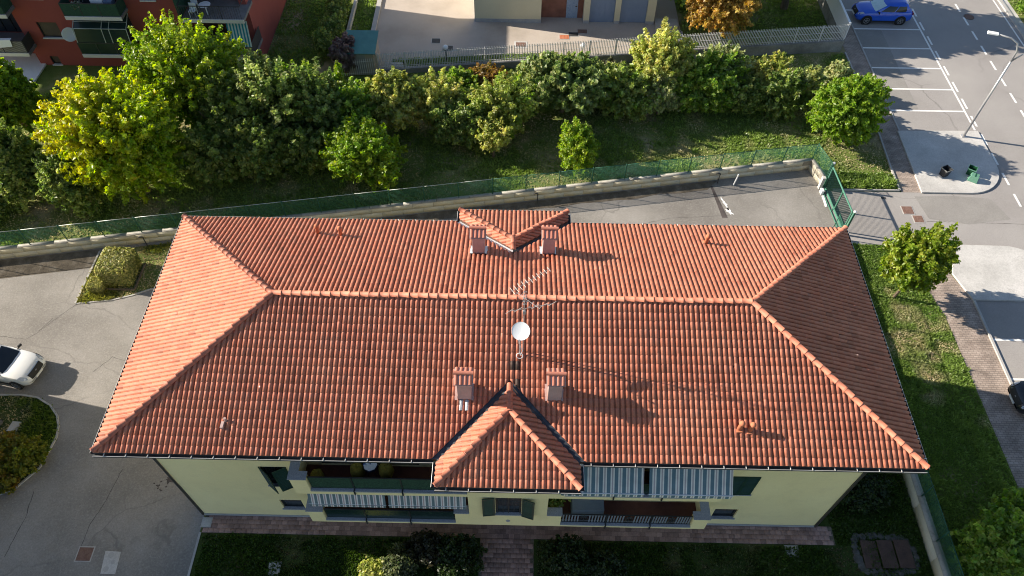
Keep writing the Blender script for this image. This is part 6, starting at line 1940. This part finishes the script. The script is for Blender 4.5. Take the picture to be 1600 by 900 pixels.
plant('shrub', 'pale olive shrub below the hut and short picket fence', 'shrub', -8.00, 21.70, 2.00, 1.50, 0.20, 4.60, OLV, 35, GH, spike=0.7, **big)
plant('lime_bush', 'large lime green bush standing alone by the green fence', 'shrub', -9.10, 16.80, 2.15, 1.90, 0.15, 4.10, LIME, 36, GH, shoots=420, per=75, leaf=0.115, spike=1.1, lump=0.5, lobes=9)
plant('shrub', 'olive shrub with pale tips left of the brown shrub', 'shrub', -5.20, 21.80, 1.95, 1.40, 0.20, 3.90, OLV, 37, GH, spike=0.6, **med)
plant('shrub', 'dark shaded shrub under the olive and brown shrubs', 'shrub', -3.60, 20.60, 2.30, 1.40, 0.05, 3.20, DRK, 38, GH, **med)
plant('shrub', 'rust brown shrub beneath the far picket fence', 'shrub', -2.20, 25.00, 1.67, 1.20, 0.20, 2.30, BRN, 39, GH, **med)
plant('shrub', 'dark green shrub beside the rust brown one', 'shrub', -3.85, 24.60, 1.38, 1.10, 0.20, 2.50, GRN, 40, GH, **med)
plant('shrub', 'olive green shrub between the brown shrub and the big fig-like bush', 'shrub', -1.00, 21.40, 2.10, 1.50, 0.20, 4.00, OLV[:2] + GRN[1:2], 41, GH, **med)
plant('shrub', 'bush with bare stems bulging out of the hedge onto the grass', 'shrub', -1.50, 19.40, 1.00, 0.90, 0.20, 3.00, OLV, 42, GH, shoots=45, per=40, leaf=0.13, spike=0.9)
plant('shrub', 'big pale green broad-leaved bush in the hedge centre', 'shrub', 3.10, 24.00, 2.90, 2.20, 0.20, 4.00, [(0.15, 0.225, 0.06), (0.25, 0.33, 0.10), (0.37, 0.42, 0.17)], 43, GH, shoots=400, per=60, leaf=0.18, lump=0.3)
plant('shrub', 'shaded green shrub behind the bush with bare stems', 'shrub', 0.30, 22.70, 1.12, 1.00, 0.10, 3.16, DRK, 44, GH, **med)
plant('lime_bush', 'small yellow-green tree standing on the grass by the green fence', 'tree', 3.90, 18.60, 1.15, 1.15, 0.20, 3.10, LIME, 45, GH, shoots=260, per=65, leaf=0.09, spike=1.0)
plant('shrub', 'dark broad-leaved shrub right of the small yellow-green tree', 'shrub', 7.10, 24.20, 2.30, 1.40, 0.10, 3.20, DRK[1:] + GRN[1:2], 46, GH, shoots=300, per=60, leaf=0.16)
plant('shrub', 'thin grey-brown shrub under the sunlit globe lamp', 'shrub', 6.40, 25.80, 1.38, 1.00, 0.20, 2.50, [(0.09, 0.10, 0.05), (0.15, 0.14, 0.08)], 47, GH, shoots=110, per=34, leaf=0.14, spike=1.0)
plant('tree', 'tallest olive tree of the hedge rising above the picket fence', 'tree', 9.50, 25.20, 2.10, 1.55, 0.30, 4.90, OLV, 48, GH, spike=0.9, **big)
plant('shrub', 'pale dry shrub below the tallest olive tree', 'shrub', 9.60, 23.90, 1.34, 1.10, 0.30, 2.70, SIL, 49, GH, spike=0.6, **med)
plant('shrub', 'dark green shrub in the hedge right of the pale dry shrub', 'shrub', 12.20, 24.70, 2.20, 1.60, 0.10, 3.40, GRN, 50, GH, **big)
plant('shrub', 'silvery tipped tall shrub below the orange tree', 'shrub', 13.70, 25.80, 1.90, 1.40, 0.20, 3.70, SIL, 51, GH, spike=0.9, **big)
plant('shrub', 'shaded low shrub in front of the silvery one', 'shrub', 15.00, 24.40, 1.74, 1.30, 0.10, 2.33, DRK, 52, GH, **med)
plant('shrub', 'olive shrub in front of the bare concrete wall', 'shrub', 16.95, 25.60, 1.34, 1.10, 0.20, 3.10, OLV, 53, GH, spike=0.8, **med)
plant('shrub', 'feathery pale shrub behind the round bush', 'shrub', 19.50, 24.70, 0.75, 0.70, 0.20, 3.10, SIL[:2] + OLV[1:2], 54, GH, spike=1.2, **med)
plant('shrub', 'shaded shrub left of the big round bush', 'shrub', 17.90, 24.30, 1.34, 1.10, 0.10, 3.10, DRK, 55, GH, **med)
plant('shrub', 'grey feathery shrub behind the round bush nearest the parking', 'shrub', 22.00, 26.30, 0.75, 0.70, 0.20, 2.20, SIL, 56, GH, spike=1.2, **med)
plant('round_bush', 'big round green bush at the corner by the parking bays', 'shrub', 21.10, 21.60, 2.20, 2.10, 0.20, 5.00, LIME[:2] + GRN[1:2], 57, GH, shoots=620, per=75, leaf=0.115, spike=0.7, lump=0.25)
plant('orange_tree', 'orange and tan autumn tree behind the picket fence', 'tree', 14.60, 32.60, 2.30, 2.00, 0.80, 6.60, ORG, 58, shoots=340, per=75, leaf=0.14, lump=0.35, lobes=10)
plant('tree', 'dark green tree behind the orange tree', 'tree', 13.40, 37.00, 2.40, 2.20, 1.00, 7.00, GRN, 59, shoots=220, per=60, leaf=0.22)
plant('tree', 'tall green tree in the shaded garden near the white wall', 'tree', 21.00, 37.20, 2.70, 2.50, 1.20, 9.60, GRN, 60, shoots=280, per=60, leaf=0.22)
plant('tree', 'green tree at the top edge between the orange tree and white wall', 'tree', 17.60, 35.00, 2.40, 1.90, 2.30, 7.60, GRN, 61, shoots=260, per=60, leaf=0.22)
plant('street_tree', 'young round green tree on the lawn beside the lower island', 'tree', 21.25, 8.45, 1.50, 1.40, 1.30, 5.00, [(0.15, 0.235, 0.02), (0.24, 0.33, 0.03), (0.33, 0.37, 0.05)], 62, shoots=380, per=75, leaf=0.11, tr=0.09, lump=0.25, lobes=9)
plant('shrub', 'leafy green shrub outside the garden wall in the bottom corner', 'shrub', 20.90, -6.30, 1.50, 1.70, 0.20, 3.40, GRN, 63, None, shoots=330, per=70, leaf=0.11)
plant('shrub', 'second green shrub past the bottom corner of the garden wall', 'shrub', 22.60, -4.80, 1.20, 1.20, 0.20, 2.80, GRN, 64, None, **med)
plant('shrub', 'dark evergreen shrub under the bay beside the central path', 'shrub', -2.20, -6.45, 1.00, 0.75, 0.05, 1.35, SHD, 65, 'shrubs in front of the house', **sml)
plant('shrub', 'dark reddish shrub in front of the lower balcony', 'shrub', -3.50, -6.20, 0.90, 0.70, 0.05, 1.25, [(0.03, 0.04, 0.018), (0.06, 0.05, 0.025)], 66, 'shrubs in front of the house', **sml)
plant('shrub', 'variegated pale shrub in the front bed', 'shrub', -4.55, -6.85, 0.75, 0.60, 0.05, 1.00, [(0.06, 0.085, 0.03), (0.13, 0.16, 0.07), (0.22, 0.24, 0.12)], 67, 'shrubs in front of the house', **sml)
plant('shrub', 'clipped dark bush across the central path from the evergreen', 'shrub', 2.70, -6.50, 1.15, 0.80, 0.05, 1.30, SHD, 68, 'shrubs in front of the house', **sml)
plant('shrub', 'low bush next to the clipped dark bush', 'shrub', 4.20, -6.80, 0.90, 0.70, 0.05, 0.90, SHD, 69, 'shrubs in front of the house', **sml)
plant('shrub', 'low yellow-green hedge end in the front bed', 'shrub', -5.70, -7.20, 0.60, 0.50, 0.02, 0.50, OLV, 70, 'shrubs in front of the house', trunk=False, **sml)
plant('shrub', 'green shrub at the tip of the kerbed island', 'shrub', -22.75, -2.25, 0.95, 0.95, 0.05, 1.25, [(0.16, 0.20, 0.02), (0.26, 0.25, 0.025), (0.10, 0.16, 0.015)], 71, 'shrubs on the kerbed island', **sml)
plant('shrub', 'yellow-brown shrub on the kerbed island', 'shrub', -23.70, -2.20, 0.90, 0.90, 0.05, 1.15, [(0.24, 0.20, 0.025), (0.34, 0.24, 0.03), (0.16, 0.18, 0.02)], 72, 'shrubs on the kerbed island', **sml)
plant('shrub', 'russet tinged shrub at the frame edge of the kerbed island', 'shrub', -23.60, -3.30, 0.80, 0.70, 0.05, 0.95, [(0.27, 0.17, 0.025), (0.24, 0.22, 0.025), (0.16, 0.18, 0.02)], 73, 'shrubs on the kerbed island', **sml)
plant('climbing_vine', 'dry grey-pink climber covering the side of the hut', 'vine', -12.30, 28.20, 0.85, 1.20, 0.10, 2.55, [(0.20, 0.15, 0.14), (0.28, 0.22, 0.205), (0.17, 0.105, 0.10)], 74, None, shoots=160, per=50, leaf=0.13)
for k, (y, lab) in enumerate(((29.6, 'dark shrub beside the hut'), (31.6, 'dark shrub second from the hut along the far lawn'), (33.5, 'dark shrub third from the hut along the far lawn'), (35.4, 'dark shrub farthest from the hut along the far lawn'))):
    plant('shrub', lab, 'shrub', -13.9, y, 0.75, 1.1, 0.05, 2.2 - 0.1 * k, DRK, 80 + k, 'dark shrubs along the far lawn', **sml)
for k, (x, y) in enumerate(((40.4, 36.8), (41.2, 35.2), (40.6, 33.0))):
    plant('shrub', ['verge shrub across the road at the top edge', 'middle verge shrub across the road', 'lowest verge shrub across the road'][k], 'shrub', x, y, 0.9, 0.9, 0.05, 1.3, GRN, 90 + k, 'shrubs on the road verge', **sml)
plant('shrub', 'low dark garden shrub between the paved walk and the stone pit', 'shrub', 16.3, -3.2, 1.1, 0.8, 0.03, 0.8, SHD, 95, None, **sml)

# clipped cube topiary with its little boarded bed
def topiary(x, y, sx, sy, h, label, seed):
    o = empty('topiary', (x, y, 0), label, 'topiary')
    rng = np.random.default_rng(seed)
    n = 9000
    d = rng.normal(size=(n, 3)); d /= np.linalg.norm(d, axis=1, keepdims=True)
    p = 8.0
    f = 1 / (np.abs(d) ** p).sum(1) ** (1 / p)
    s = d * f[:, None] * rng.uniform(0.93, 1.02, (n, 1))
    pos = s * np.array([sx / 2, sy / 2, h / 2]) + np.array([x, y, h / 2 + 0.12])
    nr = np.sign(d) * np.abs(d) ** 2 + rng.normal(size=d.shape) * 0.35
    cc = np.array(OLV)[rng.integers(0, 3, n)] * rng.uniform(0.8, 1.2, (n, 1)) * np.array([0.80, 0.76, 0.95])
    v, t, c = leaf_quads(rng, pos, nr, 0.085, cc, 1.5)
    org = np.array([x, y, 0.0])
    link_mesh('foliage', np_mesh('foliage', v - org, t, MT['leaf'], c, 'leaf'), o, (x, y, 0))
    mb = MB(); mb.lathe([(0.05, 0), (0.3 * sx, 0.3), (0.42 * sx, h * 0.5), (0.36 * sx, h * 0.85), (0.1, h)], (x, y, 0.1), 12); mb.build('core', MT['bark'], o)
topiary(-22.15, 9.05, 1.75, 1.9, 1.35, 'clipped cube shaped topiary bush beside the boundary wall', 101)
topiary(-23.2, 8.1, 0.85, 0.8, 0.45, 'low clipped mound in front of the cube topiary', 102)
m = MB()
for (x0, x1, y0, y1) in ((-23.1, -21.15, 7.93, 8.0), (-21.2, -21.12, 8.0, 9.9), (-23.12, -23.04, 8.0, 8.4)): m.box(x0, x1, y0, y1, 0.0, 0.14)
tag(m.build('timber_edging', MT['bark']), 'timber edging of the little bed under the topiary', 'edging')
v, t, c = crown(110, (1.95, -5.02, 3.35), (0.25, 0.22, 0.2), DRK, shoots=24, per=20, leaf=0.1)
me = np_mesh('leaves', v - np.array(WORLD[pl.name]), t, MT['leaf'], c, 'leaf'); link_mesh('leaves', me, pl, tuple(WORLD[pl.name]))
v, t, c = crown(111, (-29.2, 27.38, 5.42), (0.5, 0.16, 0.16), [(0.05, 0.10, 0.02), (0.6, 0.6, 0.55)], shoots=40, per=14, leaf=0.09)
me = np_mesh('leaves', v - np.array(WORLD[pot.name]), t, MT['leaf'], c, 'leaf'); link_mesh('leaves', me, pot, tuple(WORLD[pot.name]))
m = MB(); m.lathe([(0.16, 0), (0.18, 0.08), (0.12, 0.15), (0.02, 0.17)], (-25.1, -0.35, 0.02), 9); tag(m.build('rock', MT['stone']), 'small pale rock on the kerbed island', 'rock')
m = MB(); m.prism([(-24.6, -0.75), (-24.1, -0.75), (-24.05, -0.25), (-24.5, -0.22)], 0.02, 0.05); tag(m.build('stepping_slab', MT['kerb']), 'flat grey slab set in the kerbed island', 'slab')

# ------------------------------------------------------------------ grass blades on the lawns
def inside(poly, x, y):
    r = np.zeros(len(x), bool); j = len(poly) - 1
    for i in range(len(poly)):
        xi, yi = poly[i]; xj, yj = poly[j]
        c = ((yi > y) != (yj > y)) & (x < (xj - xi) * (y - yi) / (yj - yi + 1e-12) + xi)
        r ^= c; j = i
    return r
def vnoise(x, y, s, seed):
    rng = np.random.default_rng(seed); g = rng.random((64, 64))
    u, v = x * s + 200.3, y * s + 311.7
    i, j = np.floor(u).astype(int), np.floor(v).astype(int); fu, fv = u - i, v - j
    fu, fv = fu * fu * (3 - 2 * fu), fv * fv * (3 - 2 * fv)
    G = lambda a, b: g[a % 64, b % 64]
    return (G(i, j) * (1 - fu) + G(i + 1, j) * fu) * (1 - fv) + (G(i, j + 1) * (1 - fu) + G(i + 1, j + 1) * fu) * fv
def grass(label, poly, dens, seed, dry=0.5, h=(0.05, 0.13), z=0.015, green=((0.135, 0.235, 0.042), (0.29, 0.385, 0.095)), straw=(0.54, 0.46, 0.29), weeds=0.0):
    rng = np.random.default_rng(seed)
    P = np.array(poly); lo, hi = P.min(0), P.max(0)
    n = int((hi - lo).prod() * dens)
    x, y = rng.uniform(lo[0], hi[0], n), rng.uniform(lo[1], hi[1], n)
    k = inside(poly, x, y); x, y = x[k], y[k]
    d = 0.65 * vnoise(x, y, 0.45, seed) + 0.35 * vnoise(x, y, 1.6, seed + 1)
    g2 = 0.6 * vnoise(x, y, 0.6, seed + 2) + 0.4 * vnoise(x, y, 2.2, seed + 3)
    dryness = np.clip((d - (1 - dry)) * 5 + 0.3, 0, 1)
    keep = rng.random(len(x)) < 1 - 0.55 * dryness
    x, y, dryness, g2 = x[keep], y[keep], dryness[keep], g2[keep]
    n = len(x); B = 3
    gr = np.array(green[0]) * (1 - g2[:, None]) + np.array(green[1]) * g2[:, None]
    col = gr * (1 - dryness[:, None]) + np.array(straw) * dryness[:, None]
    col = col * rng.uniform(0.7, 1.3, (n, 1))
    hh = rng.uniform(h[0], h[1], n) * (1 - 0.5 * dryness) * (0.6 + 0.9 * g2)
    if weeds: hh = hh * (1 + weeds * (g2 > 0.62))
    V = np.zeros((n, B, 3, 3)); 
    for b in range(B):
        a = rng.uniform(0, 2 * math.pi, n); w = rng.uniform(0.02, 0.05, n) * (0.7 + hh * 4)
        lean = rng.uniform(0.2, 1.0, n) * hh; la = rng.uniform(0, 2 * math.pi, n)
        ox, oy = rng.normal(0, 0.03, n), rng.normal(0, 0.03, n)
        V[:, b, 0] = np.stack([x + ox - w * np.cos(a), y + oy - w * np.sin(a), np.full(n, z)], 1)
        V[:, b, 1] = np.stack([x + ox + w * np.cos(a), y + oy + w * np.sin(a), np.full(n, z)], 1)
        V[:, b, 2] = np.stack([x + ox + lean * np.cos(la), y + oy + lean * np.sin(la), z + hh], 1)
    V = V.reshape(-1, 3); F = np.arange(len(V)).reshape(-1, 3)
    me = np_mesh('grass', V, F, MT['grass'], np.repeat(col, B, axis=0), 'leaf')
    return tag(link_mesh('grass', me), label, 'grass', None, 'stuff')
north = [(x, wall_y(x) + 0.25) for x in np.linspace(-33, 18.6, 12)] + [(19.0, 18.9), (19.7, 17.0), (24.0, 16.95), (24.1, 19.1), (24.3, 24), (24.2, 31.2), (12, 30.0), (-10, 27.6), (-33, 25.5)]
grass('patchy grass between the mesh fence and the hedgerow', north, 115, 7, dry=0.48)
grass('green lawn with dry patches outside the garden wall by the footpath', [(19.15, -9), (23.8, -9), (23.7, 7.2), (23.3, 9.0), (22.2, 12.25), (19.9, 12.35), (19.2, 12.3)], 320, 8, dry=0.30, h=(0.04, 0.11), weeds=0.6)
grass('weedy grass at the lawn corner beside the gate', [(19.9, 17.0), (24.0, 17.0), (24.05, 18.4), (20.0, 18.5)], 220, 9, dry=0.2, h=(0.08, 0.2), weeds=0.8)
grass('yellowish grass round the topiary', TOPI, 240, 10, dry=0.45, green=((0.16, 0.185, 0.03), (0.33, 0.32, 0.08)), z=0.02)
grass('grass on the kerbed island', ISL, 200, 11, dry=0.5, z=0.02, green=((0.08, 0.14, 0.02), (0.15, 0.22, 0.035)))
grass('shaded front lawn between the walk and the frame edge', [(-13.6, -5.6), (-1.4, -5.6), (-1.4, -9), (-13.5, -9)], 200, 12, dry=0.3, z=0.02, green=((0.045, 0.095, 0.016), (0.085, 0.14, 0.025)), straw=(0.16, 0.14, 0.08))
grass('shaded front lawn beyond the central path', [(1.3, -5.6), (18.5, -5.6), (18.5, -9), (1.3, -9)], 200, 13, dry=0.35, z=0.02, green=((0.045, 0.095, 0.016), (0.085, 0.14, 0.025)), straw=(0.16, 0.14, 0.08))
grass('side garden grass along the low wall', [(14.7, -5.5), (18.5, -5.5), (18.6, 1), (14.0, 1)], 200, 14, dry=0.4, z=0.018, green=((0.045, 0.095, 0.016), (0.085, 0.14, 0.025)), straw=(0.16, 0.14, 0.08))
grass('shaded lawn beside the red apartment block', [(-18.5, 29), (-14.2, 28.5), (-14.2, 42), (-18.5, 42)], 80, 15, dry=0.3)
grass('narrow grass strip between low wall and court kerb', [(-12.8, 30.2), (-11.35, 30.2), (-11.55, 42), (-12.95, 42)], 110, 16, dry=0.15)
grass('low ground cover inside the picket fence', [(-9.2, 28.7), (2.4, 29.95), (2.4, 30.7), (-9.2, 29.55)], 160, 17, dry=0.15, z=0.02, h=(0.06, 0.18))
grass('dark lawn of the garden behind the orange tree', [(12.6, 31), (23.8, 31.9), (23.8, 42), (12.6, 42)], 60, 18, dry=0.2)
grass('verge grass across the road', [(39.3, 25), (44, 25), (44, 42), (39.3, 42)], 60, 19, dry=0.4)
